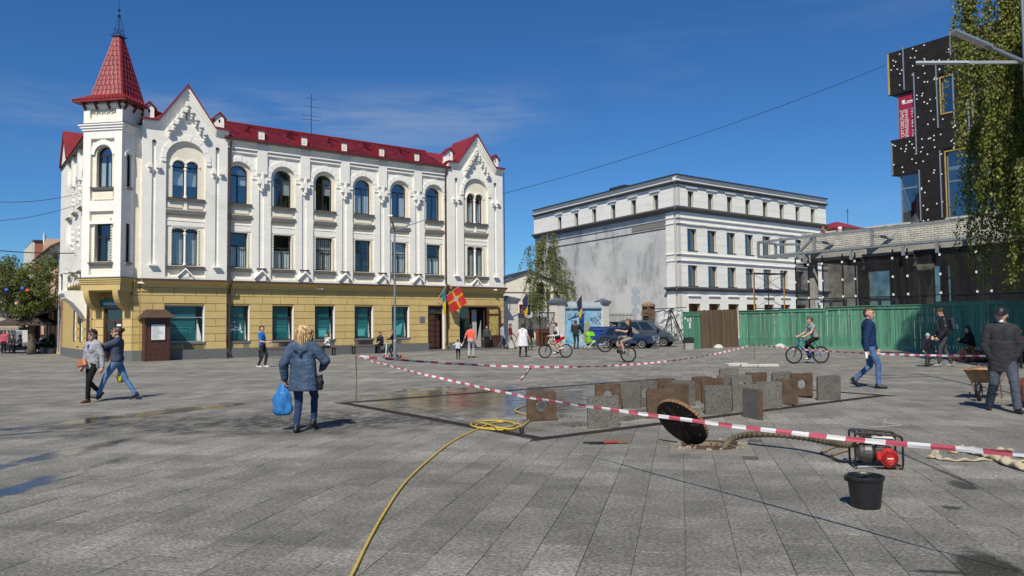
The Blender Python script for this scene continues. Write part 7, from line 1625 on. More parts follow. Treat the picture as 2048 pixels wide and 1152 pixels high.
# --- people
SKIN = mat('skin', (.52, .30, .21), .55, var=.08, vs=9); LIP = mat('lips', (.36, .13, .10), .5); DARK = mat('eye_dark', (.02, .015, .012), .4); BROW = mat('brow', (.06, .035, .022), .8)
def cloth(name, col, rough=.85, var=.22, bump=.35): return mat('cloth_' + name, col, rough, var=var, vs=7, bump=bump, bs=26, spec=.2)
PEND = []
def v3(*a): return Vector(a)
def ik(a, t, l1, l2, pole):
 d = t - a; L = min(max(d.length, abs(l1 - l2) + .01), l1 + l2 - .004); u_ = d.normalized()
 x = (l1 * l1 - l2 * l2 + L * L) / (2 * L); hgt = math.sqrt(max(l1 * l1 - x * x, 0)); p = pole - u_ * pole.dot(u_)
 p = p.normalized() if p.length > 1e-5 else u_.orthogonal().normalized()
 return a + u_ * x + p * hgt, a + u_ * L
class Body:
 """capsules and cut cones that are fused into one skin; each carries a material key"""
 def __init__(s, k): s.k = k; s.c = []; s.fr = []
 def cap(s, a, b, ra, rb, m): s.c.append((Vector(a), Vector(b), ra, rb, m))
 def cone(s, a, b, rxa, rya, rxb, ryb, right, m): s.fr.append((Vector(a), Vector(b), rxa, rya, rxb, ryb, Vector(right), m))
 def source(s):
  mb = MB()
  for a, b, ra, rb, m in s.c:
   d = b - a; L = d.length
   ax = d.normalized() if L > 1e-5 else Vector((0, 0, 1)); x = ax.orthogonal().normalized(); y = ax.cross(x); n = 12; rings = []
   for i in range(4): an = math.pi / 2 * i / 4; rings.append((-ra * math.cos(an), ra * math.sin(an) + 1e-4))
   rings.append((0, ra)); rings.append((L, rb))
   for i in range(1, 5): an = math.pi / 2 * i / 4; rings.append((L + rb * math.sin(an), rb * math.cos(an) + 1e-4))
   vs = [a + ax * h + x * (r_ * math.cos(2 * math.pi * j / n)) + y * (r_ * math.sin(2 * math.pi * j / n)) for h, r_ in rings for j in range(n)]
   fs = [(i * n + j, i * n + (j + 1) % n, (i + 1) * n + (j + 1) % n, (i + 1) * n + j) for i in range(len(rings) - 1) for j in range(n)]
   fs += [tuple(range(n - 1, -1, -1)), tuple((len(rings) - 1) * n + j for j in range(n))]
   mb.add(vs, fs)
  for a, b, rxa, rya, rxb, ryb, r_, m in s.fr:
   ax = (b - a).normalized(); x = (r_ - ax * r_.dot(ax)).normalized(); y = ax.cross(x); n = 20
   vs = [p + x * (rx * math.cos(2 * math.pi * j / n)) + y * (ry * math.sin(2 * math.pi * j / n)) for p, rx, ry in ((a, rxa, rya), (b, rxb, ryb)) for j in range(n)]
   mb.add(vs, [(j, (j + 1) % n, n + (j + 1) % n, n + j) for j in range(n)] + [tuple(range(n - 1, -1, -1)), tuple(n + j for j in range(n))])
  return mb
 def classify(s, P):
  keys = [c[4] for c in s.c] + [f[7] for f in s.fr]; best = np.full(len(P), 1e9); idx = np.zeros(len(P), int)
  for i, (a, b, ra, rb, m) in enumerate(s.c):
   A = np.array(a); d = np.array(b) - A; L2 = max(d @ d, 1e-9); t_ = np.clip(((P - A) @ d) / L2, 0, 1); q = A + t_[:, None] * d
   ds = np.linalg.norm(P - q, axis=1) - (ra + (rb - ra) * t_); w = ds < best; best[w] = ds[w]; idx[w] = i
  for k, (a, b, rxa, rya, rxb, ryb, r_, m) in enumerate(s.fr):
   A = np.array(a); d = np.array(b) - A; L = np.linalg.norm(d); ax = d / L; x = np.array(r_); x = x - ax * (x @ ax); x /= np.linalg.norm(x); y = np.cross(ax, x)
   h = (P - A) @ ax; t_ = np.clip(h / L, 0, 1); rx = rxa + (rxb - rxa) * t_; ry = rya + (ryb - rya) * t_
   ds = (np.sqrt(((P - A) @ x / rx) ** 2 + ((P - A) @ y / ry) ** 2) - 1) * np.minimum(rx, ry); ds = np.maximum(ds, np.maximum(-h, h - L)); w = ds < best; best[w] = ds[w]; idx[w] = len(s.c) + k
  return [keys[i] for i in idx]
def person(pos, az, h, label, top, bottom, shoes, hair=None, skin=None, sleeves='long', legs='long', puff=0.0, lean=0.0, twist=0.0, pelvis=(0, 0, 0), feet=((-.10, 0, 0, 0), (.10, 0, 0, 0)), hands=((-.27, .04, .80), (.27, .04, .80)), head=(0, 0), style='short', vox=.017, female=False, coat=None, extra=None, kneep=None, elbp=None, cat='person', group=None, heavy=1.0, inner=None, glasses=None, collar=None, hat=None):
 """pose in metres for a 1.75 m figure facing +Y; feet = (x, y, lift, pitch), hands = targets"""
 k = h / 1.75; root = empty('person', pos, -R(az), label, cat, group or 'people on the square')
 B = Body(k); S = lambda v_: Vector(v_) * k
 mats = {'skin': skin or SKIN, 'top': top, 'bottom': bottom, 'shoe': shoes, 'hair': hair or BROW, 'inner': inner or top, 'hat': hat or BLACK, 'coat': coat[1] if coat else top, 'collar': collar or top}
 pel = v3(0, 0, .93) + v3(*pelvis); lr = R(lean)
 upv = v3(0, math.sin(lr), math.cos(lr)); fwd = v3(0, math.cos(lr), -math.sin(lr)); rgt = v3(1, 0, 0)
 if twist: q = Matrix.Rotation(-R(twist), 3, upv); rgt = q @ rgt; fwd = q @ fwd
 tp = lambda x, y, z: pel + rgt * x + fwd * y + upv * z
 sh = .165 if female else .185; hv = heavy
 ch = .10 if female else .112
 for sx in (-1, 1):
  B.cap(S(tp(sx * .075 * hv, 0, .38)), S(tp(sx * .06 * hv, 0, .14)), (ch + puff) * k, (ch * .9 * hv + puff) * k, 'top')
  B.cap(S(tp(sx * .06 * hv, .0, .14)), S(tp(sx * .07 * hv, -.005, .03)), (ch * .9 * hv + puff) * k, (.108 * hv + puff * .8) * k, 'top')
  if female: B.cap(S(tp(sx * .07, .07, .30)), S(tp(sx * .065, .075, .28)), (.065 + puff) * k, (.06 + puff) * k, 'top')
  B.cap(S(tp(sx * .02, -.02, .52)), S(tp(sx * .11, -.02, .455)), .045 * k, (.055 + puff) * k, 'top')
  B.cap(S(tp(sx * .04, -.01, .47)), S(tp(sx * (sh - .01), -.01, .425)), (.06 + puff * .8) * k, (.068 + puff) * k, 'top')
 B.cap(S(tp(-.055 * hv, 0, -.03)), S(tp(.055 * hv, 0, -.03)), .118 * hv * k, .118 * hv * k, 'bottom')
 nb = tp(0, -.01, .47); hd = R(head[1]); hy = -R(head[0])
 hq = Matrix.Rotation(hy, 3, 'Z') @ Matrix.Rotation(-hd, 3, 'X')
 ncen = nb + upv * .082 + fwd * .015
 hc = ncen + v3(0, .02, .105) if abs(lean) < 40 else ncen + upv * .09 + fwd * .05
 B.cap(S(nb), S(hc + hq @ v3(0, -.02, -.06)), .056 * k, .052 * k, 'skin')
 hp = lambda x, y, z: S(hc + hq @ v3(x, y, z))
 B.cap(hp(0, -.022, .022), hp(0, .02, .02), .088 * k, .08 * k, 'skin'); B.cap(hp(-.016, .03, -.03), hp(-.012, .05, -.082), .062 * k, .038 * k, 'skin'); B.cap(hp(.016, .03, -.03), hp(.012, .05, -.082), .062 * k, .038 * k, 'skin')
 B.cap(hp(0, .092, .0), hp(0, .112, -.034), .011 * k, .016 * k, 'skin')
 for sx in (-1, 1): B.cap(hp(sx * .082, -.012, -.002), hp(sx * .084, -.02, -.036), .016 * k, .012 * k, 'skin')
 if style in ('short', 'buzz', 'bun', 'pony'):
  t_ = .0 if style == 'buzz' else .008
  B.cap(hp(0, -.035, .045), hp(0, .022, .058), (.088 + t_) * k, (.066 + t_) * k, 'hair'); B.cap(hp(0, -.048, .0), hp(0, -.05, -.035), (.080 + t_) * k, .062 * k, 'hair')
  if style != 'buzz':
   for sx in (-1, 1): B.cap(hp(sx * .05, -.01, .03), hp(sx * .052, .02, .05), .045 * k, .035 * k, 'hair')
  if style == 'bun': B.cap(hp(0, -.12, .055), hp(0, -.135, .06), .055 * k, .05 * k, 'hair')
  if style == 'pony': B.cap(hp(0, -.12, .03), hp(0, -.14, -.12), .04 * k, .025 * k, 'hair')
 elif style in ('bob', 'long'):
  B.cap(hp(0, -.035, .045), hp(0, .025, .06), .098 * k, .072 * k, 'hair')
  e = -.16 if style == 'long' else -.09
  for sx in (-1, 1): B.cap(hp(sx * .055, -.03, .0), hp(sx * .07, -.03, e), .062 * k, .045 * k, 'hair')
  B.cap(hp(0, -.06, 0), hp(0, -.075, e), .08 * k, .06 * k, 'hair')
 elif style in ('cap', 'beanie'):
  B.cap(hp(0, -.03, .05), hp(0, .02, .055), .096 * k, .088 * k, 'hat')
  if style == 'cap': B.cap(hp(-.035, .10, .05), hp(.035, .10, .05), .022 * k, .022 * k, 'hat'); B.cap(hp(-.03, .14, .042), hp(.03, .14, .042), .018 * k, .018 * k, 'hat'); B.cap(hp(0, -.05, .0), hp(0, -.055, -.03), .078 * k, .06 * k, 'hair')
  else: B.cap(hp(0, -.03, .09), hp(0, -.03, .12), .07 * k, .045 * k, 'hat')
 joints = {}
 for i, sx in enumerate((-1, 1)):
  sho = tp(sx * sh, -.01, .425); tg = Vector(hands[i]); pl_ = Vector((sx * .35, -1, -.15)) if elbp is None else Vector(elbp[i])
  el, wr_ = ik(sho, tg, .295, .255, pl_); p_ = puff
  sl = sleeves if isinstance(sleeves, str) else sleeves[i]
  if sl == 'long':
   B.cap(S(sho), S(el), (.062 + p_) * k, (.048 + p_) * k, 'top'); B.cap(S(el), S(el.lerp(wr_, .97)), (.047 + p_) * k, (.036 + p_ * .8) * k, 'top')
  else:
   f = .62 if sl == 'short' else (.25 if sl == 'none' else .95); mid_ = sho.lerp(el, f)
   B.cap(S(sho), S(mid_), (.066 + p_) * k, (.060 + p_) * k, 'top'); B.cap(S(sho), S(el), .05 * k, .042 * k, 'skin'); B.cap(S(el), S(wr_), .042 * k, .029 * k, 'skin')
  fd = (wr_ - el).normalized(); sd = fd.cross(Vector((0, 1, 0))); sd = sd.normalized() if sd.length > .1 else Vector((1, 0, 0)); nd = sd.cross(fd).normalized()
  if nd.y < 0: nd = -nd
  lat = fd.cross(Vector((sx, 0, 0))); lat = lat.normalized() if lat.length > .2 else nd
  if lat.y < 0: lat = -lat
  inn = lat.cross(fd).normalized()
  if inn.x * sx > 0: inn = -inn
  pm = wr_ + fd * .085
  B.cap(S(wr_ + fd * .01), S(pm - lat * .018), .028 * k, .024 * k, 'skin'); B.cap(S(wr_ + fd * .02), S(pm + lat * .02), .028 * k, .024 * k, 'skin')
  for q_, ln in ((.033, .06), (.012, .072), (-.010, .066), (-.030, .05)):
   a = pm + lat * q_; b = a + fd * ln * .5 + inn * .012; c = b + fd * ln * .40 + inn * .03
   B.cap(S(a), S(b), .0125 * k, .0115 * k, 'skin'); B.cap(S(b), S(c), .0115 * k, .010 * k, 'skin')
  a = wr_ + fd * .035 + lat * .03; b = a + fd * .035 + lat * .022 + inn * .01; B.cap(S(a), S(b), .015 * k, .013 * k, 'skin'); B.cap(S(b), S(b + fd * .032 + inn * .01), .013 * k, .011 * k, 'skin')
  joints['hand%d' % i] = S(pm + fd * .03); joints['elbow%d' % i] = S(el); joints['wrist%d' % i] = S(wr_)
 for i, sx in enumerate((-1, 1)):
  hip = pel + v3(sx * .088 * hv, 0, -.03); fx, fy, fl, fp = feet[i][:4]; pr = R(fp)
  fq = Matrix.Rotation(pr, 3, 'X') if len(feet[i]) < 5 else Matrix.Rotation(-R(feet[i][4]), 3, 'Z') @ Matrix.Rotation(pr, 3, 'X')
  ank = v3(fx, fy, fl + .085)
  kp_ = v3(sx * .06, 1, .1) if kneep is None else Vector(kneep[i])
  kn, an = ik(hip, ank, .43, .42, kp_)
  if legs == 'long':
   B.cap(S(hip), S(kn), (.088 * hv) * k, .062 * k, 'bottom'); B.cap(S(kn), S(an + v3(0, 0, .0)), .060 * k, .046 * k, 'bottom')
  elif legs == 'wide':
   B.cap(S(hip), S(kn), (.09 * hv) * k, .075 * k, 'bottom'); B.cap(S(kn), S(an), .072 * k, .062 * k, 'bottom')
  else:
   m_ = hip.lerp(kn, .86); B.cap(S(hip), S(m_), .092 * k, .080 * k, 'bottom'); B.cap(S(hip), S(kn), .07 * k, .054 * k, 'skin'); B.cap(S(kn), S(kn.lerp(an, .35)), .052 * k, .056 * k, 'skin'); B.cap(S(kn.lerp(an, .35)), S(an), .056 * k, .036 * k, 'skin')
  f_ = lambda x, y, z: S(an + fq @ v3(x, y, z))
  B.cap(f_(0, -.035, -.04), f_(0, .05, -.045), .044 * k, .042 * k, 'shoe'); B.cap(f_(0, .05, -.05), f_(0, .145, -.056), .041 * k, .030 * k, 'shoe'); B.cap(f_(sx * .012, .05, -.052), f_(sx * .02, .13, -.057), .036 * k, .028 * k, 'shoe'); B.cap(f_(0, -.02, .0), f_(0, -.01, -.04), .045 * k, .045 * k, 'shoe')
  joints['foot%d' % i] = S(an)
 if coat:
  zlow, mt, w0, w1 = coat; b_ = pel + v3(0, -.01 if lean < 15 else -.03, zlow - .93)
  B.cone(S(tp(0, 0, .22)), S(b_), (w0 + puff) * k, (w0 * .74 + puff) * k, w1 * k, w1 * .72 * k, rgt, 'coat')
 if collar: B.cap(S(tp(-.05, .01, .49)), S(tp(.05, .01, .49)), .06 * k, .06 * k, 'collar')
 if extra: extra(B, S, tp, hp)
 keys = list(mats.keys())
 me = B.source().mesh('person_body', [mats[q_] for q_ in keys], recalc=False)
 o = link('body', me, root); md = o.modifiers.new('r', 'REMESH'); md.mode = 'VOXEL'; md.voxel_size = vox; md.use_smooth_shade = True
 sm = o.modifiers.new('s', 'SMOOTH'); sm.factor = .5; sm.iterations = 3 if vox < .013 else 2
 eyes = [np.array(hp(sx * .032, .088, .012)) for sx in (-1, 1)]; brow = [np.array(hp(sx * .034 + d_, .092, .036)) for sx in (-1, 1) for d_ in (-.012, .0, .012)]; mouth = [np.array(hp(x, .098, -.066)) for x in (-.016, 0, .016)]
 PEND.append((o, B, keys, k, eyes, brow, mouth, vox))
 if glasses:
  g = MB()
  for sx in (-1, 1): g.ball(hp(sx * .034, .096, .010), .028 * k, .010 * k, .021 * k, 10, 6); g.tube([hp(sx * .06, .09, .016), hp(sx * .085, .02, .016), hp(sx * .088, -.02, .01)], .004 * k, 5)
  g.tube([hp(-.012, .103, .016), hp(.012, .103, .016)], .004 * k, 5); g.build('sunglasses', BLACK, root)
 root['k'] = k
 joints['hp'] = hp; joints['tp'] = lambda x, y, z: S(tp(x, y, z)); joints['root'] = root; joints['M'] = Matrix.Translation(pos) @ Matrix.Rotation(-R(az), 4, 'Z')
 return joints
def finish_people():
 dg = bpy.context.evaluated_depsgraph_get()
 done = [(p, bpy.data.meshes.new_from_object(p[0].evaluated_get(dg))) for p in PEND]
 for (o, B, keys, k, eyes, brow, mouth, vox), me in done:
  o.modifiers.clear(); old = o.data; o.data = me; bpy.data.meshes.remove(old)
  for m_ in list(B_mats(keys, o)): pass
  n = len(me.polygons); P = np.empty(n * 3); me.polygons.foreach_get('center', P); P = P.reshape(-1, 3)
  ks = B.classify(P); mi = np.array([keys.index(q_) for q_ in ks])
  ne = len(me.materials)
  if vox < .0155:
   sk = mi == keys.index('skin')
   def paint(pts, r_, m_):
    if m_.name not in [x.name for x in me.materials]: me.materials.append(m_)
    ix = [x.name for x in me.materials].index(m_.name)
    for e in pts: mi[(np.linalg.norm(P - e, axis=1) < r_ * k) & sk] = ix
   paint(brow, .012, BROW); paint(mouth, .012, LIP); paint(eyes, .014, DARK)
  me.polygons.foreach_set('material_index', mi.astype(np.int32)); me.shade_smooth()
  if vox < .0155:
   nv = len(me.vertices); co = np.empty(nv * 3); me.vertices.foreach_get('co', co); co = co.reshape(-1, 3); nr = np.empty(nv * 3); me.vertices.foreach_get('normal', nr); nr = nr.reshape(-1, 3)
   cl = np.zeros(nv, bool); sk_i = {keys.index('skin'), keys.index('shoe')}
   for p_, m_ in zip(me.polygons, mi):
    if m_ not in sk_i and m_ < len(keys): cl[list(p_.vertices)] = True
   for i in np.nonzero(cl)[0]:
    p_ = co[i]; q_ = Vector((p_[0] * 9, p_[1] * 9, p_[2] * 15)); a = abs(mnoise.noise(q_)); b = mnoise.noise(q_ * 2.1 + Vector((7, 3, 1)))
    co[i] += nr[i] * ((.5 - a) * .012 + b * .004) * k
   me.vertices.foreach_set('co', co.ravel()); me.update()
def B_mats(keys, o): return []
DEN, DEN2, BLK = cloth('denim_blue', (.070, .135, .27)), cloth('dark_jeans', (.020, .040, .10)), cloth('black', (.012, .012, .014))
SHB, SHW, SHBR = mat('shoe_black', (.012, .011, .011), .5), mat('shoe_white', (.6, .6, .58), .6), mat('shoe_brown', (.10, .035, .02), .5)
H_DK, H_BR, H_BL, H_RD = mat('hair_dark', (.022, .014, .010), .5, var=.3, vs=20), mat('hair_brown', (.06, .032, .018), .5, var=.3, vs=20), mat('hair_blonde', (.42, .27, .12), .5, var=.35, vs=25), mat('hair_red', (.2, .05, .03), .6)
def carry(name, mb, mt, M_, loc, label, cat, rot=(0, 0, 0), smooth=True, mats=None):
 o = mb.build(name, mt, None, smooth=smooth); o.matrix_world = M_ @ Matrix.Translation(loc) @ Matrix.Rotation(rot[2], 4, 'Z') @ Matrix.Rotation(rot[0], 4, 'X'); return tag(o, label, cat)
def bag_shape(w_, d_, h, seed=0, top=.3, n=30, rings=14):
 """soft bag hanging from its top, belly below"""
 b_ = MB(); vs = []
 for i in range(rings):
  t_ = i / (rings - 1); s_ = top + (1 - top) * math.sin(min(t_ * 1.5, 1) * math.pi / 2); s_ *= (1 - .35 * max(0, t_ - .9) / .1)
  for j in range(n):
   a = 2 * math.pi * j / n; cr_ = 1 + .3 * mnoise.noise(Vector((math.cos(a) * 2.2 + seed, math.sin(a) * 2.2, t_ * 3))) + .09 * (1 - 2 * abs(math.sin(a * 2.5 + seed + t_ * 2))) + .07 * (1 - 2 * abs(math.sin(a * 4.5 - t_ * 4 + seed))) + .05 * mnoise.noise(Vector((a * 3, t_ * 9, seed)))
   vs.append((w_ / 2 * s_ * cr_ * math.cos(a), d_ / 2 * s_ * cr_ * math.sin(a), -h * t_))
 b_.add(vs, [(i * n + j, i * n + (j + 1) % n, (i + 1) * n + (j + 1) % n, (i + 1) * n + j) for i in range(rings - 1) for j in range(n)] + [tuple(range(n)), tuple((rings - 1) * n + j for j in reversed(range(n)))])
 return b_
def hgt(px_top, px_foot, p): return (px_foot - px_top) * p.y / F_PX
# --- woman in denim parka, seen from behind
wp = G(606, 864)
PARKA = cloth('washed_denim_parka', (.052, .085, .14), var=.42, bump=.6)
def parka_extra(B, S, tp, hp):
 k = B.k
 B.cap(S(tp(-.10, -.06, .47)), S(tp(.10, -.06, .47)), .06 * k, .06 * k, 'top'); B.cap(S(tp(-.06, -.12, .40)), S(tp(.06, -.12, .40)), .055 * k, .055 * k, 'top'); B.cap(S(tp(0, -.135, .35)), S(tp(0, -.14, .31)), .045 * k, .025 * k, 'top')
jw = person(wp, 4, 1.70, 'blonde woman in a washed denim parka walking away with a blue bag', PARKA, DEN2, SHB, H_BL, female=True, puff=.028, coat=(.66, PARKA, .175, .235), feet=((-.075, -.10, 0, 0, -4), (.10, .22, .05, -22, 6)), hands=((-.31, .02, .86), (.24, .26, 1.02)), elbp=((-.6, -.8, 0), (1.0, -.6, -.2)), style='none', vox=.0105, extra=parka_extra, heavy=1.06)
def hair_strands():
 hp = jw['hp']; b_ = MB(); rg = random.Random(12); c = hp(0, -.02, .03)
 for i in range(150):
  az_ = rg.uniform(0, 2 * math.pi); el_ = rg.uniform(.15, 1.45); st = .083
  d = Vector((math.cos(az_) * math.cos(el_), math.sin(az_) * math.cos(el_) - .08, math.sin(el_)))
  if d.y > .55 and d.z < .75: continue
  o_ = Vector((d.x, d.y, 0)); o_ = o_.normalized() if o_.length > .05 else Vector((rg.uniform(-1, 1), -1, 0)).normalized()
  ln = rg.uniform(.22, .29); ph = rg.uniform(0, 6); pts = []; rs = []
  n = 9
  for s_ in range(n):
   t_ = s_ / (n - 1); surf = .096 + .03 * math.sin(t_ * 3) + rg.uniform(0, .004)
   start = d * .098
   if t_ < .35: q_ = start.lerp(o_ * surf + Vector((0, 0, .03)), t_ / .35)
   else: q_ = o_ * (surf + .016 * math.sin(t_ * 9 + ph)) + Vector((.012 * math.sin(t_ * 8 + ph), 0, .03 - (t_ - .35) / .65 * ln))
   pts.append(Vector(hp(0, -.02, .03)) + q_); rs.append((.013 + .006 * math.sin(t_ * 7 + ph)) * (1 - .65 * t_) + .003)
  b_.tube(pts, rs, 6, (i % 3))
 b_.ball(hp(0, -.025, .025), .09, .096, .096, 14, 10, 0)
 b_.build('hair', [H_BL, mat('hair_blonde_light', (.56, .40, .20), .45, var=.3, vs=30), mat('hair_blonde_dark', (.26, .15, .06), .5, var=.3, vs=30)], jw['root'], smooth=True)
hair_strands()
hw_ = jw['M'] @ jw['hand0']
b_ = bag_shape(.30, .17, .50, 3, .30); carry('shopping_bag', b_, mat('blue_plastic_bag', (.035, .20, .52), .35, var=.3, vs=8, bump=.5, bs=14, trans=.15), Matrix.Translation(hw_ + Vector((-.05, .03, .02))), (0, 0, 0), 'blue plastic shopping bag hanging from the denim-parka woman', 'bag')
b_ = bag_shape(.13, .10, .24, 5, .75); carry('shoulder_bag', b_, mat('black_leather', (.012, .012, .013), .45, bump=.2), jw['M'] @ Matrix.Translation(jw['tp'](.245, .06, -.02)), (0, 0, 0), 'small black shoulder bag at the hip of the denim-parka woman', 'bag')
# --- two women on the left
BLZ = cloth('grey_check_blazer', (.30, .30, .32), var=.3); KNIT = cloth('slate_blue_sweater', (.055, .065, .105)); JEA = cloth('light_jeans', (.095, .19, .36), var=.3); BTR = cloth('black_trousers', (.010, .009, .010))
p1 = G(184, 804)
def blazer(B, S, tp, hp):
 k = B.k; B.cap(S(tp(0, .10, .40)), S(tp(0, .085, .22)), .035 * k, .03 * k, 'inner')
 B.cap(S(tp(-.06, .085, .43)), S(tp(-.02, .115, .16)), .028 * k, .028 * k, 'top'); B.cap(S(tp(.06, .085, .43)), S(tp(.02, .115, .16)), .028 * k, .028 * k, 'top')
j1 = person(p1, -158, hgt(657, 804, p1), 'woman in grey blazer and sunglasses with an orange bag', BLZ, BTR, SHBR, H_DK, female=True, puff=.016, coat=(.80, BLZ, .155, .185), inner=cloth('royal_blue_top', (.02, .04, .22)), feet=((-.08, .18, 0, 0, 4), (.09, -.30, .10, -38, -4)), hands=((-.31, .0, .83), (.31, .02, .82)), style='pony', glasses=True, vox=.0115, extra=blazer, head=(-12, 0))
b_ = MB(); b_.add([(-.14, -.05, -.08), (.14, -.05, -.08), (.14, .05, -.08), (-.14, .05, -.08), (-.11, -.035, .08), (.11, -.035, .08), (.11, .035, .08), (-.11, .035, .08)], [(0, 1, 5, 4), (1, 2, 6, 5), (2, 3, 7, 6), (3, 0, 4, 7), (4, 5, 6, 7), (0, 1, 2, 3)])
o = b_.build('handbag', mat('copper_orange_leather', (.50, .17, .08), .35, metal=.2, var=.15), None, bevel=.02); o.matrix_world = j1['M'] @ Matrix.Translation(j1['tp'](.10, .205, .0)) @ Matrix.Rotation(R(12), 4, 'Y'); tag(o, 'copper orange handbag held before the grey blazer', 'bag')
p2 = G(233, 801)
j2 = person(p2, -98, hgt(652, 801, p2), 'woman in slate sweater and light jeans pointing to the left', KNIT, JEA, SHB, H_BR, female=True, puff=.02, feet=((-.08, .40, 0, 8), (.08, -.40, .03, -24)), hands=((-.16, .52, 1.22), (.12, .44, 1.26)), elbp=((-.5, -.6, -1), (.5, -.6, -1)), style='bun', glasses=True, vox=.0115, head=(-25, 0), legs='long')
b_ = bag_shape(.30, .14, .42, 8, .45); carry('yellow_bag', b_, mat('yellow_green_bag', (.42, .38, .02), .5, var=.25, vs=6, bump=.4), j2['M'] @ Matrix.Translation(j2['tp'](.17, -.04, -.10)), (0, 0, 0), 'yellow plastic bag behind the jeans of the pointing woman', 'bag')
p3 = G(226, 723); person(p3, -85, 1.72, 'person in black coming out of the corner shop door', BLK, BLK, SHB, H_DK, puff=.02, feet=((-.08, .25, 0, 0), (.08, -.28, .06, -25)), vox=.02)
# --- pair passing the shop window
p4 = G(381, 717); NV = cloth('navy_jacket', (.035, .045, .075))
j4 = person(p4, -92, hgt(662, 717, p4) + .12, 'blonde person in dark denim jacket and white shoes passing the big shop window', NV, cloth('charcoal', (.03, .03, .032)), SHW, H_BL, female=True, puff=.03, feet=((-.08, .36, 0, 10), (.08, -.36, .06, -30)), hands=((-.25, .30, .85), (.22, -.1, .85)), style='bob', vox=.02)
b_ = bag_shape(.22, .12, .30, 2, .7); carry('red_bag', b_, mat('orange_red_bag', (.62, .06, .02), .5, var=.15), j4['M'] @ Matrix.Translation(Vector((-.2, -.02, .62))), (0, 0, 0), 'orange-red bag carried past the big shop window', 'bag')
p5 = G(392, 715); person(p5, -92, 1.62, 'person in long black coat close behind the blonde walker', BLK, BLK, SHW, H_DK, female=True, puff=.02, coat=(.5, BLK, .16, .21), feet=((-.08, .25, 0, 0), (.08, -.34, .05, -25)), style='bob', vox=.02)
# --- boy in blue
p6 = G(523, 735); BLUE_T = cloth('bright_blue_tee', (.015, .16, .50)); CHAR = cloth('charcoal_trousers', (.025, .026, .030))
person(p6, 95, hgt(650, 735, p6), 'slim boy in bright blue T-shirt and dark trousers', BLUE_T, CHAR, SHW, H_DK, sleeves='short', feet=((-.10, .10, 0, 0), (.09, -.10, 0, 0)), hands=((-.10, .30, 1.02), (.14, .30, 1.03)), pelvis=(0, .03, 0), lean=-4, style='buzz', vox=.014, head=(0, 8))
# --- behind the parka woman: person on the bench
def seated(p, az, h, label, top, bottom, shoes, hair, seat=.45, **kw):
 k = h / 1.75; pz = seat / k + .11 - .93
 a = dict(pelvis=(0, 0, pz), feet=((-.12, .44, 0, 0), (.12, .44, 0, 0)), hands=((-.14, .36, seat / k + .25), (.14, .36, seat / k + .25)), vox=.019); a.update(kw)
 return person(p, az, h, label, top, bottom, shoes, hair, **a)
WTT = cloth('white_top', (.6, .6, .6)); seated(B1M @ Vector((5.35, -1.45, 0)), -142, 1.65, 'person in white top sitting on the bench behind the parka woman', WTT, BLK, SHB, H_DK, female=True, style='bob', hands=((-.2, .32, 1.05), (.14, .3, .75)), lean=8)
seated(B1M @ Vector((9.05, -.75, 0)), -160, 1.68, 'person in dark clothes sitting by the shop window', cloth('dark_blue_black', (.018, .018, .03)), BLK, SHB, H_DK, lean=14, style='bob')
# --- child with scooter
p7 = G(788, 717); sc_y = p7
person(p7, -88, hgt(657, 717, p7), 'child in dark tracksuit standing on a scooter', cloth('navy_tracksuit', (.012, .014, .03)), cloth('navy_tracksuit', (.012, .014, .03)), SHB, H_BR, feet=((-.05, .10, .1, 0), (.06, -.18, .1, 0)), hands=((-.16, .46, 1.12), (.16, .46, 1.12)), lean=6, vox=.018)
def scooter(p, az, label):
 r_ = empty('kick_scooter', p, -R(az), label, 'scooter'); OW = mat('orange_wheel', (.55, .10, .02), .5)
 b_ = MB(); b_.box(-.06, .06, -.34, .30, .075, .105); b_.build('deck', mat('scooter_dark_deck', (.05, .06, .10), .5), r_, bevel=.01)
 b_ = MB(); b_.tube([(0, .30, .09), (0, .42, .16), (0, .36, .98)], .022, 8); b_.build('stem', PAPER, r_); b_ = MB(); b_.tube([(-.2, .36, .98), (.2, .36, .98)], .016, 8); b_.build('handlebar', PAPER, r_)
 for y in (-.40, .44): b_ = MB(); b_.tube([(0, y + .085 * math.cos(a), .1 + .085 * math.sin(a)) for a in np.linspace(0, 2 * math.pi, 17)[:-1]], .022, 6, closed=True); w_ = b_.build('wheel', OW if y < 0 else BLACK, r_); b_ = MB(); b_.lathe([(.06, -.012), (.06, .012)], (0, y, .1), 10, axis='x'); b_.build('hub', OW, w_)
 return r_
scooter(p7, -88, 'child scooter with white stem under the child in dark tracksuit')
# --- toddler and coral woman
p8 = G(942, 716); CORAL = cloth('coral_top', (.72, .13, .085)); LG = cloth('light_grey_trousers', (.38, .38, .38))
j8 = person(p8, 8, hgt(648, 716, p8), 'woman in coral top holding a toddler by the hand', CORAL, LG, SHB, H_DK, female=True, sleeves='short', heavy=1.12, feet=((-.09, -.12, 0, -8), (.10, .14, .0, 0)), hands=((-.42, .02, .74), (.30, .0, .84)), style='short', vox=.015)
b_ = bag_shape(.22, .12, .3, 6, .8); carry('black_bag', b_, BLK, j8['M'] @ Matrix.Translation(Vector((-.24, -.06, .98))), (0, 0, 0), 'black bag at the hip of the coral-top woman', 'bag')
p9 = G(916, 719); person(p9, 12, hgt(678, 719, p9), 'toddler in pale top and navy trousers held by the hand', cloth('pale_grey_top', (.45, .45, .45)), cloth('navy_kid', (.012, .016, .035)), SHB, H_BR, heavy=1.25, feet=((-.10, .0, 0, 0), (.10, .06, 0, 0)), hands=((-.42, .05, 1.10), (.38, .05, 1.35)), elbp=((-1, -.3, -1), (1, -.3, -1)), vox=.015)
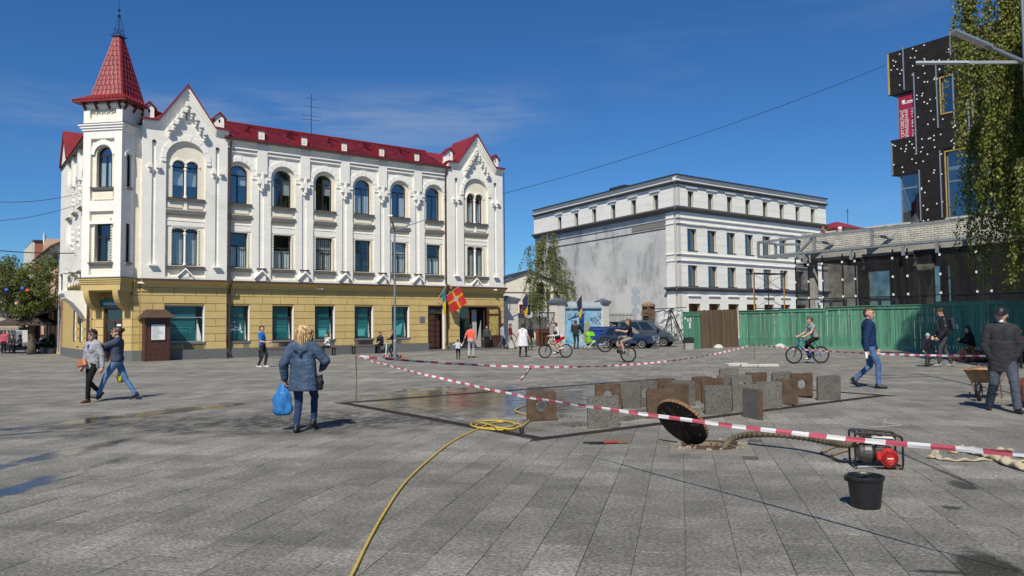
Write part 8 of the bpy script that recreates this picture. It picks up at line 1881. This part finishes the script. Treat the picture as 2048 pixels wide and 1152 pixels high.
# --- people near the shop door and the gate
p10 = G(974, 699); person(p10, 178, hgt(650, 699, p10), 'person in grey-green jacket standing before the open shop door', cloth('grey_green', (.05, .055, .055)), BLK, SHB, H_DK, puff=.02, vox=.019)
p11 = G(1005, 698); person(p11, 70, hgt(646, 698, p11), 'youth in pale grey hoodie and jeans walking towards the gate', cloth('pale_hoodie', (.33, .36, .42)), cloth('mid_jeans', (.05, .09, .17)), SHB, H_DK, puff=.015, feet=((-.08, .34, 0, 8), (.08, -.34, .05, -28)), vox=.018)
p12 = G(1021, 698); person(p12, 78, hgt(646, 698, p12), 'youth in maroon jumper and grey trousers walking towards the gate', cloth('maroon', (.13, .018, .020)), cloth('grey_trousers', (.22, .21, .20)), SHB, H_RD, feet=((-.08, .36, 0, 8), (.08, -.36, .05, -28)), hands=((-.2, .32, .9), (.22, .25, .9)), vox=.018)
p13 = G(1046, 714); VST = cloth('white_long_vest', (.62, .63, .66))
def vest_arms(B, S, tp, hp): pass
person(p13, 10, hgt(646, 714, p13), 'stout woman in long white vest over black walking away', VST, BLK, SHB, H_DK, female=True, sleeves='none', heavy=1.3, coat=(.55, VST, .20, .30), skin=SKIN, feet=((-.14, -.14, 0, -8), (.14, .16, .03, 0)), hands=((-.38, .12, .88), (.36, .04, .82)), style='short', vox=.016)
p14 = G(1060, 701); person(p14, 20, 1.66, 'person in black with green trousers just right of the white-vest woman', BLK, cloth('dull_green', (.04, .07, .05)), SHB, H_DK, puff=.02, vox=.02)
p15 = G(1152, 698); 
def hood(B, S, tp, hp): B.cap(S(tp(-.06, -.05, .47)), S(tp(.06, -.05, .47)), .06 * B.k, .06 * B.k, 'inner')
person(p15, 25, hgt(639, 698, p15), 'man in dark green jacket with red collar pushing a pram', cloth('dark_green_jacket', (.022, .032, .028)), cloth('dark_olive', (.025, .03, .025)), SHB, H_BR, puff=.03, inner=cloth('red_collar', (.3, .04, .04)), extra=hood, hands=((-.22, .32, 1.0), (.30, .40, 1.02)), vox=.018, coat=(.82, cloth('dark_green_jacket', (.022, .032, .028)), .16, .18))
pr = G(1181, 699); st = empty('pram', pr, R(-70), 'lime green folding pram beside the blue waste container', 'pram')
LIME = mat('lime_green_fabric', (.20, .58, .02), .7, var=.15)
b_ = MB(); b_.prism([(-.25, .45), (.25, .40), (.34, .55), (-.02, .62), (-.2, 1.08), (-.32, 1.05)], -.2, .2, plane='yz'); b_.build('seat', LIME, st, bevel=.03); b_ = MB(); b_.prism([(-.3 + .28 * (1 - math.cos(a)), .85 + .32 * math.sin(a)) for a in np.linspace(0, math.pi, 9)], -.22, .22, plane='yz'); b_.build('hood', LIME, st, bevel=.03)
b_ = MB(); b_.box(-.2, .2, -.2, .2, .25, .38); b_.build('basket', BLACK, st, bevel=.02)
for sx in (-.22, .22):
 b_ = MB(); b_.tube([(sx, -.42, 1.05), (sx, -.1, .6), (sx, .38, .1)], .014, 6); b_.tube([(sx, .2, .55), (sx, -.32, .1)], .014, 6); b_.build('frame', GALV, st)
 for y in (.38, -.34): b_ = MB(); b_.tube([(sx, y + .085 * math.cos(a), .09 + .085 * math.sin(a)) for a in np.linspace(0, 2 * math.pi, 13)[:-1]], .018, 6, closed=True); b_.build('wheel', BLACK, st)
# --- bicycles and riders
def bicycle(p, az, label, fm, pitch=0.0, sc_=1.0, crank=0.6, saddle=.93):
 """+Y forward, wheels on the ground; pitch lifts the front wheel about the rear hub"""
 r_ = empty('bicycle', p, -R(az), label, 'bicycle', 'bicycles on the square')
 RH, FH, BB, ST, HT, HB = v3(0, -.44, .34), v3(0, .63, .34), v3(0, -.02, .30), v3(0, -.20, saddle - .06), v3(0, .40, .90), v3(0, .45, .74)
 T = Matrix.Translation(RH) @ Matrix.Rotation(R(pitch), 4, 'X') @ Matrix.Translation(-RH); T = Matrix.Scale(sc_, 4) @ T
 for hub, nm in ((RH, 'wheel'), (FH, 'wheel')):
  b_ = MB(T); b_.tube([hub + v3(0, .315 * math.cos(a), .315 * math.sin(a)) for a in np.linspace(0, 2 * math.pi, 33)[:-1]], .026, 8, closed=True); w_ = b_.build(nm, TYRE, r_, smooth=True)
  b_ = MB(T); b_.tube([hub + v3(0, .285 * math.cos(a), .285 * math.sin(a)) for a in np.linspace(0, 2 * math.pi, 33)[:-1]], .012, 6, closed=True); b_.build('rim', BLACK, w_, smooth=True)
  b_ = MB(T)
  for q in range(20): a = 2 * math.pi * q / 20; b_.tube([hub + v3(.02 * (1 if q % 2 else -1), .02 * math.cos(a + .8), .02 * math.sin(a + .8)), hub + v3(0, .285 * math.cos(a), .285 * math.sin(a))], .0022, 3, caps=False)
  b_.lathe([(.02, -.04), (.02, .04)], hub, 8, axis='x'); b_.lathe([(.08, .03), (.08, .034)], hub, 14, axis='x'); b_.build('spokes', GALV, w_)
 b_ = MB(T)
 for a, c, rr in ((BB, HB, .022), (ST, HT, .018), (BB, ST, .019), (RH + v3(.05, 0, 0), BB + v3(.03, 0, 0), .011), (RH - v3(.05, 0, 0), BB - v3(.03, 0, 0), .011), (RH + v3(.05, 0, 0), ST, .010), (RH - v3(.05, 0, 0), ST, .010), (HT + v3(0, -.02, .03), HB + v3(0, .02, -.03), .024)): b_.tube([a, c], rr, 8)
 b_.build('frame', fm, r_)
 b_ = MB(T)
 for sx in (-.055, .055): b_.tube([HB + v3(sx, .02, -.04), FH + v3(sx, 0, 0)], .016, 7)
 b_.bar(HB + v3(-.07, .02, -.04), HB + v3(.07, .02, -.04), .04, .03); b_.build('fork', BLACK, r_)
 b_ = MB(T); b_.tube([HT, HT + v3(0, .05, .08)], .018, 7); b_.tube([v3(-.34, .38, 1.02), v3(-.12, .45, 1.0), v3(.12, .45, 1.0), v3(.34, .38, 1.02)], .013, 7); b_.build('handlebar', BLACK, r_)
 b_ = MB(T)
 for sx in (-1, 1): b_.tube([v3(sx * .35, .375, 1.02), v3(sx * .23, .415, 1.012)], .019, 7)
 b_.build('grips', BLACK, r_)
 b_ = MB(T); b_.tube([ST, v3(0, -.235, saddle)], .014, 7); b_.prism([(-.075, -.36), (.075, -.36), (.06, -.22), (.022, -.05), (-.022, -.05), (-.06, -.22)], saddle, saddle + .05, plane='xy'); b_.build('saddle', BLACK, r_, bevel=.008)
 cq = v3(0, .17 * math.cos(crank), .17 * math.sin(crank)); b_ = MB(T); b_.tube([BB + v3(.06, 0, 0), BB + v3(.075, 0, 0) + cq], .011, 6); b_.tube([BB - v3(.06, 0, 0), BB - v3(.075, 0, 0) - cq], .011, 6); b_.lathe([(.09, .045), (.09, .05)], BB, 18, axis='x')
 b_.box(.08, .17, cq.y - .04 + BB.y, cq.y + .04 + BB.y, BB.z + cq.z - .012, BB.z + cq.z + .012); b_.box(-.17, -.08, -cq.y - .04 + BB.y, -cq.y + .04 + BB.y, BB.z - cq.z - .012, BB.z - cq.z + .012); b_.tube([BB + v3(.048, 0, .09), RH + v3(.048, 0, .04)], .005, 4); b_.tube([BB + v3(.048, 0, -.09), RH + v3(.048, 0, -.04)], .005, 4); b_.build('crankset', BLACK, r_)
 P = lambda q_: T @ Vector(q_)
 return r_, dict(pel=P(v3(0, -.22, saddle + .10)), hl=P(v3(-.30, .36, 1.06)), hr=P(v3(.30, .36, 1.06)), fr=P(BB + v3(.12, 0, 0) + cq), fl=P(BB - v3(.12, 0, 0) - cq))
def rider(p, az, h, a, label, top, bottom, shoes, hair, lean, **kw):
 k = h / 1.75; pel = a['pel'] / k; q = lambda v_: tuple(v_ / k)
 hl, hr = a['hl'] / k, a['hr'] / k
 up_ = .03 / k
 return person(p, az, h, label, top, bottom, shoes, hair, lean=lean, pelvis=tuple(pel - v3(0, 0, .93)), hands=((hl.x, hl.y - .08, hl.z + .02), (hr.x, hr.y - .08, hr.z + .02)), feet=((a['fl'].x / k, a['fl'].y / k - .06, a['fl'].z / k + .01, 0), (a['fr'].x / k, a['fr'].y / k - .06, a['fr'].z / k + .01, 0)), kneep=((-.15, 1, .3), (.15, 1, .3)), **kw)
q1 = G(1115, 716); r1_, a1 = bicycle(q1, -104, 'white-framed mountain bike under the rider in red shorts', mat('off_white_bike_paint', (.55, .54, .5), .4), crank=-.7)
GW = cloth('grey_white_shirt', (.52, .50, .50)); j = rider(q1, -104, 1.78, a1, 'cyclist in grey-white shirt and red shorts leaning over the bars', GW, cloth('red_shorts', (.45, .012, .02)), SHW, H_BR, 34, sleeves='long', legs='short', vox=.0145, head=(0, -8))
b_ = bag_shape(.26, .16, .42, 4, .8); carry('black_body_bag', b_, BLK, j['M'] @ Matrix.Translation(j['tp'](-.05, .17, .38)), (0, 0, 0), 'black bag slung on the chest of the red-shorts cyclist', 'bag', rot=(R(-20), 0, 0))
q2 = G(1257, 725); q2s = Vector((q2.x, q2.y, 0)) + Vector((-.44, 0, 0)); r2_, a2 = bicycle(q2s, -90, 'black bike with red fork reared up on its back wheel', mat('black_red_bike_paint', (.03, .012, .012), .4), pitch=24, crank=.2)
rider(q2s, -90, 1.72, a2, 'youth in black T-shirt and khaki shorts riding a wheelie', cloth('black_tee', (.012, .011, .010)), cloth('khaki_shorts', (.22, .21, .16)), SHB, H_BR, 4, sleeves='short', legs='short', vox=.0145, head=(0, -4), elbp=((-.6, -.6, -1), (.6, -.6, -1)))
q3 = G(1620, 727); r3_, a3 = bicycle(q3, -92, 'black mountain bike with blue frame by the green hoarding', mat('blue_bike_paint', (.015, .06, .30), .4), crank=-1.2)
rider(q3, -92, 1.82, a3, 'cyclist in grey T-shirt riding along the green hoarding', cloth('grey_tee', (.25, .26, .27)), BLK, SHW, H_BR, 16, sleeves='short', vox=.014)
q4 = G(779, 703); bicycle(q4 + Vector((0, .6, 0)), -60, 'small dark bike standing behind the scooter child', BLACK, sc_=.78)
# --- right-hand side people
p20 = G(1741, 776); NAVY = cloth('navy_sweater', (.012, .030, .085)); J3 = cloth('worn_blue_jeans', (.075, .14, .27), var=.35)
j20 = person(p20, 118, hgt(613, 776, p20), 'man in navy sweater and worn jeans striding right', NAVY, J3, SHB, H_BR, puff=.02, heavy=1.08, feet=((-.09, -.30, .09, -42), (.09, .16, 0, 0)), hands=((-.27, .12, .82), (.29, -.04, .82)), style='buzz', vox=.0115, head=(18, 4), twist=-14)
b_ = MB(); b_.lathe([(.025, -.09), (.03, -.06), (.03, .05), (.012, .08), (.012, .1)], n=10); carry('white_bottle', b_, PAPER, Matrix.Translation(j20['M'] @ j20['hand1']), (0, 0, 0), 'small white bottle in the hand of the navy-sweater man', 'bottle')
p21 = G(2010, 823); JKT = cloth('charcoal_field_jacket', (.030, .031, .034), var=.3, bump=.5); GJ = cloth('grey_blue_jeans', (.06, .072, .095), var=.3)
j21 = person(p21, -160, hgt(611, 822, p21), 'man in black cap and charcoal jacket with hands in pockets', JKT, GJ, SHB, H_DK, puff=.018, heavy=1.02, coat=(.66, JKT, .185, .215), feet=((-.12, .26, 0, 0, -8), (.17, -.2, .04, -18, 12)), hands=((-.15, .03, .84), (.15, .03, .84)), elbp=((-1, -.35, 0), (1, -.35, 0)), style='cap', vox=.0105, head=(20, 12), collar=cloth('dark_scarf', (.05, .05, .052)), legs='wide')
b_ = MB(); b_.ball((0, 0, 0), .036, .022, .028, 10, 6); carry('face_mask', b_, PAPER, j21['M'] @ Matrix.Translation(j21['hp'](0, .085, -.085)), (0, 0, 0), 'white face mask pulled under the chin of the man in black cap', 'mask')
p22 = G(1893, 733); PUF = mat('black_puffer_nylon', (.012, .012, .014), .35, var=.3, vs=12, bump=.8, bs=9)
def rings_(B, S, tp, hp):
 for z in (.06, .14, .22, .30, .38): B.cap(S(tp(-.06, 0, z)), S(tp(.06, 0, z)), .148 * B.k, .148 * B.k, 'top')
j22 = person(p22, -72, hgt(613, 733, p22), 'man in black puffer jacket with a backpack looking down', PUF, cloth('slate_trousers', (.05, .055, .065)), mat('grey_trainers', (.25, .25, .25), .6), H_DK, puff=.034, extra=rings_, feet=((-.09, .20, 0, 0), (.09, -.16, 0, 0)), hands=((-.22, .20, .86), (.22, .22, .88)), lean=9, head=(0, 24), glasses=True, style='short', vox=.0125)
b_ = MB(); b_.box(-.15, .15, -.09, .09, -.22, .22); o = b_.build('backpack', mat('navy_backpack', (.015, .02, .035), .6, var=.3), None, bevel=.05); o.matrix_world = j22['M'] @ Matrix.Translation(j22['tp'](0, -.24, .26)) @ Matrix.Rotation(R(-9), 4, 'X'); tag(o, 'dark backpack with turquoise pocket on the puffer-jacket man', 'backpack')
g = MB(); g.box(-.11, .11, -.12, -.085, -.2, -.02); g.build('pocket', mat('turquoise_pocket', (.02, .30, .42), .6), o, bevel=.02)
p23 = G(1853, 733); CHJ = cloth('navy_child_coat', (.012, .013, .022))
person(p23, 160, hgt(667, 733, p23) * 1.02, 'small child in grey knitted hat and dark coat by the slatted bench', CHJ, cloth('dark_camo', (.04, .05, .035)), SHB, H_DK, heavy=1.25, puff=.035, lean=12, feet=((-.12, .0, 0, 0), (.12, .06, 0, 0)), hands=((-.42, .18, .84), (.42, .20, .84)), style='beanie', hat=cloth('grey_knit', (.33, .37, .36)), vox=.0135, head=(0, 18), coat=(.62, CHJ, .19, .23))
pb_ = G(1930, 722); BT = cloth('brown_trousers', (.27, .15, .05)); CS = cloth('cream_sleeve', (.62, .50, .40))
seated(pb_ + Vector((.3, .0, 0)), -78, 1.75, 'person in brown trousers sitting on the long slatted bench', BLK, BT, SHB, H_DK, seat=.50, lean=12, puff=.03, feet=((-.14, .62, 0, 0), (.12, .72, 0, 0)), hands=((-.15, .42, .85), (.15, .4, .8)), vox=.015, style='bob', head=(0, 20))
seated(pb_ + Vector((1.15, .25, 0)), -150, 1.72, 'person in black half hidden behind the man in black cap', BLK, BLK, SHB, H_DK, seat=.50, lean=14, puff=.03, vox=.017, style='bob')
b_ = bag_shape(.26, .14, .4, 7, .8); carry('red_shopping_bag', b_, mat('dark_red_bag', (.32, .03, .03), .5, var=.2), Matrix.Translation(pb_ + Vector((.78, -.1, .92))), (0, 0, 0), 'red bag standing on the long slatted bench', 'bag')
seated(G(2040, 735), -165, 1.72, 'person at the right edge sitting behind the capped man', cloth('dark_red_jacket', (.12, .02, .02)), BLK, SHB, H_DK, seat=.48, vox=.019)
wk = P3 + U * 1.2 - V * onplane(P3 + U * 1.2, -V, 1649, 468)[0]; wk.z = 7.21; trimbox(1.0, 20, .42, 6, 7.1, 7.2, 'roof_deck', CONC, parent=B3)
person(wk, -120, 1.70, 'worker in red cap and brown work clothes crouching behind the brick parapet', cloth('brown_work', (.22, .16, .11)), cloth('brown_work', (.22, .16, .11)), SHB, H_RD, pelvis=(0, -.15, -.35), lean=30, feet=((-.12, .1, 0, 0), (.14, -.1, 0, -10)), hands=((-.2, .45, .75), (.2, .45, .75)), style='cap', hat=cloth('red_cap', (.4, .05, .05)), vox=.02)
b_ = MB(); b_.lathe([(.14, 0), (.14, .22), (.12, .30), (.05, .34)], n=12); o = b_.build('paint_tub', [PAPER], None, loc=P3 + V * -3.9 + U * .2 + Vector((0, 0, 7.85))); tag(o, 'white and red tub standing on the brick parapet', 'tub'); b_ = MB(); b_.lathe([(.143, .06), (.143, .16)], n=12, caps=False); b_.build('label_band', TR, o)
for k_, (px, dep, az_, cl) in enumerate(((24, 53.5, 150, (.03, .03, .035)), (40, 55, -150, (.25, .25, .27)), (66, 55.5, 160, (.02, .02, .02)), (84, 54.5, -170, (.3, .3, .3)), (100, 56.5, 200, (.03, .025, .03)))):
 p_ = D(px, 703, dep); p_.z = 0
 seated(p_, az_, 1.7, ('café guest at the left edge in dark clothes', 'café guest in grey beside the tree trunk', 'café guest in black under the first parasol', 'café guest in pale grey at the white table', 'café guest in black by the potted evergreens')[k_], cloth('guest%d' % k_, cl), BLK, SHB, H_DK, vox=.024)
p_ = D(8, 703, 54); p_.z = 0; person(p_, 175, 1.66, 'person in pink jacket standing at the left edge', cloth('pink_jacket', (.45, .10, .14)), BLK, SHB, H_BR, puff=.03, vox=.024)
finish_people()
# --- trees
BARK = mat('grey_brown_bark', (.10, .085, .065), .9, var=.4, vs=9, bump=.7, bs=14); BIRCH = mat('birch_bark', (.38, .36, .32), .8, var=.4, vs=7, bump=.4, stain=((.05, .045, .04), 6, .55, .7))
LF1 = mat('spring_birch_leaf', (.165, .185, .030), .55, var=.45, vs=1.6, trans=.35, rnd=.1); LF2 = mat('fresh_street_leaf', (.12, .15, .03), .55, var=.5, vs=1.4, trans=.3); LF3 = mat('courtyard_birch_leaf', (.17, .20, .06), .55, var=.45, vs=1.2, trans=.3)
def leafy(parent, mt, leaves, name='crown'):
 vs = np.array(leaves['v'], dtype=np.float32); n = len(vs) // 4
 me = bpy.data.meshes.new(name); me.vertices.add(4 * n); me.vertices.foreach_set('co', vs.ravel()); me.loops.add(4 * n); me.loops.foreach_set('vertex_index', np.arange(4 * n, dtype=np.int32)); me.polygons.add(n); me.polygons.foreach_set('loop_start', np.arange(0, 4 * n, 4, dtype=np.int32)); me.polygons.foreach_set('loop_total', np.full(n, 4, dtype=np.int32)); me.update(); me.validate()
 me.materials.append(mt); return tag(link(name, me, parent), kind='stuff')
def put_leaf(L, p, s_, rg, hang=.5):
 d = Vector((rg.gauss(0, 1), rg.gauss(0, 1), rg.gauss(0, 1))).normalized(); e = Vector((rg.gauss(0, .6), rg.gauss(0, .6), -hang - rg.random())).normalized(); f = d.cross(e)
 f = f.normalized() if f.length > .05 else e.orthogonal().normalized()
 L['v'] += [tuple(p - f * s_ * .05), tuple(p + e * s_ * .45 - f * s_ * .36), tuple(p + e * s_), tuple(p + e * s_ * .45 + f * s_ * .36)]
def birch(name, base, h, spread, nlimb, strands, leaf, per, label, lmat, seed, trunk_r, droop, zmin, lean=(0, 0), bark=None):
 rg = random.Random(seed); r_ = empty(name, base, 0, label, 'tree'); b_ = MB(); bark = bark or BIRCH
 tpts = [Vector((lean[0] * t_ * t_ + .12 * math.sin(t_ * 5 + seed) * t_, lean[1] * t_ * t_ + .1 * math.sin(t_ * 4), h * t_)) for t_ in np.linspace(0, 1, 12)]
 b_.tube(tpts, [trunk_r * (1 - .9 * i / 11) * (1.35 if i == 0 else 1) for i in range(12)], 10); b_.build('trunk', bark, r_, smooth=True)
 L = {'v': []}; lb = MB(); tw = MB()
 for q in range(nlimb):
  t_ = rg.uniform(.28, .97); o_ = tpts[min(int(t_ * 11), 10)].lerp(tpts[min(int(t_ * 11) + 1, 11)], (t_ * 11) % 1); a = 2.399 * q + rg.uniform(-.4, .4); ln = spread * (1.15 - .75 * abs(t_ - .45)) * rg.uniform(.7, 1.1) * (1 - .45 * max(0, t_ - .6))
  d = Vector((math.cos(a), math.sin(a), 0)); pts = [o_ + d * (ln * u) + Vector((0, 0, ln * (.75 * u - .55 * u * u))) for u in np.linspace(0, 1, 7)]
  lb.tube(pts, [trunk_r * .38 * (1 - t_ * .5) * (1 - .85 * i / 6) for i in range(7)], 6)
  ns = max(2, int(strands * ln / spread))
  for s_ in range(ns):
   u = rg.uniform(.25, 1.0); i = min(int(u * 6), 5); p = pts[i].lerp(pts[i + 1], u * 6 - i); side = Vector((rg.gauss(0, .5), rg.gauss(0, .5), 0)) * .7
   sl_ = droop * rg.uniform(.35, 1.15); sl_ = min(sl_, p.z - zmin) if p.z - zmin > .4 else .4
   sp = [p + side * (w * .9 * math.sqrt(w)) + d * (.25 * w) + Vector((.06 * math.sin(w * 5 + s_), .06 * math.cos(w * 4 + s_), .12 * math.sin(w * 3.1) * (1 - w) - sl_ * w ** 1.4)) for w in np.linspace(0, 1, 7)]
   tw.tube(sp, [.008, .007, .006, .005, .004, .003, .002], 3, caps=False)
   for _ in range(int(per * sl_) + 3):
    w = rg.random() ** .8; k_ = min(int(w * 6), 5); c = sp[k_].lerp(sp[k_ + 1], w * 6 - k_); put_leaf(L, c + Vector((rg.gauss(0, .07), rg.gauss(0, .07), rg.gauss(0, .05))), leaf * rg.uniform(.6, 1.25), rg, .7)
 lb.build('limbs', BARK, r_, smooth=True); tag(tw.build('twigs', mat('birch_twig', (.05, .035, .025), .8), r_, recalc=False), kind='stuff'); leafy(r_, lmat, L); return r_
bb = D(2280, 640, 25); bb.z = 0
birch('weeping_birch', bb, 20, 4.6, 52, 56, .115, 42, 'weeping birch hanging over the right edge of the square', LF1, 5, .26, 6.0, 2.8)
cb = D(1096, 660, 66); cb.z = 0
birch('courtyard_birch', cb, 9.6, 2.2, 30, 26, .12, 14, 'pale green birch in the courtyard behind the iron gate', LF3, 8, .13, 2.4, 1.7)
def broadleaf(base, h, crown_c, rx, ry, rz, n_leaf, leaf, label, seed, lmat, trunk_r=.25, nclump=60):
 rg = random.Random(seed); r_ = empty('street_tree', base, 0, label, 'tree', 'street trees on the left'); b_ = MB()
 fork = crown_c - rz * .75; b_.tube([(0, 0, 0), (.03, 0, .5), (-.03, .02, fork * .6), (.0, 0, fork)], [trunk_r * 1.35, trunk_r, trunk_r * .9, trunk_r * .85], 10); b_.build('trunk', BARK, r_, smooth=True)
 lb = MB(); L = {'v': []}
 for q in range(nclump):
  while True:
   v_ = Vector((rg.uniform(-1, 1), rg.uniform(-1, 1), rg.uniform(-1, 1)))
   if .25 < v_.length < 1: break
  c = Vector((v_.x * rx, v_.y * ry, crown_c + v_.z * rz)); mid_ = Vector((c.x * .45, c.y * .45, fork + (c.z - fork) * .55)); lb.tube([(0, 0, fork - .1), mid_, c], [.09, .05, .012], 5)
  cr_ = rg.uniform(.45, .85)
  for _ in range(n_leaf // nclump):
   d = Vector((rg.gauss(0, 1), rg.gauss(0, 1), rg.gauss(0, 1))).normalized() * cr_ * rg.uniform(.2, 1) ** .6; put_leaf(L, c + Vector((d.x, d.y, d.z * .8)), leaf * rg.uniform(.6, 1.3), rg, .3)
 lb.build('limbs', BARK, r_, smooth=True); leafy(r_, lmat, L); return r_
tb_ = G(62, 709); tb_.z = 0
broadleaf(tb_, 8, 4.6, 2.6, 2.2, 2.1, 15000, .13, 'leafy street tree hung with paper balls at the left edge', 3, LF2, .24)
t2_ = D(-60, 690, 60); t2_.z = 0; broadleaf(t2_, 10, 5.6, 3.0, 3.0, 2.6, 9000, .16, 'taller street tree behind at the far left', 4, LF2, .28)
t3_ = D(75, 690, 74); t3_.z = 0; broadleaf(t3_, 10, 4.4, 2.6, 2.6, 2.0, 5000, .18, 'street tree down the side street behind the parasols', 6, LF2, .25)
for px, py, col, lb in ((45, 577, (.03, .12, .42), 'blue paper ball hanging in the left tree'), (55, 581, (.55, .08, .04), 'red paper ball hanging in the left tree'), (33, 607, (.6, .28, .30), 'pink paper ball hanging in the left tree'), (13, 580, (.04, .14, .5), 'blue paper ball nearest the left edge')):
 p = D(px, py, tb_.y - 2.3); b_ = MB(); b_.ball((0, 0, 0), .12, nu=12, nv=8); b_.tube([(0, 0, .11), (0, 0, .5)], .004, 3); tag(b_.build('paper_ball', mat('paper_ball_%d' % px, col, .6), None, loc=p, smooth=True), lb, 'decoration', 'paper balls in the left tree')
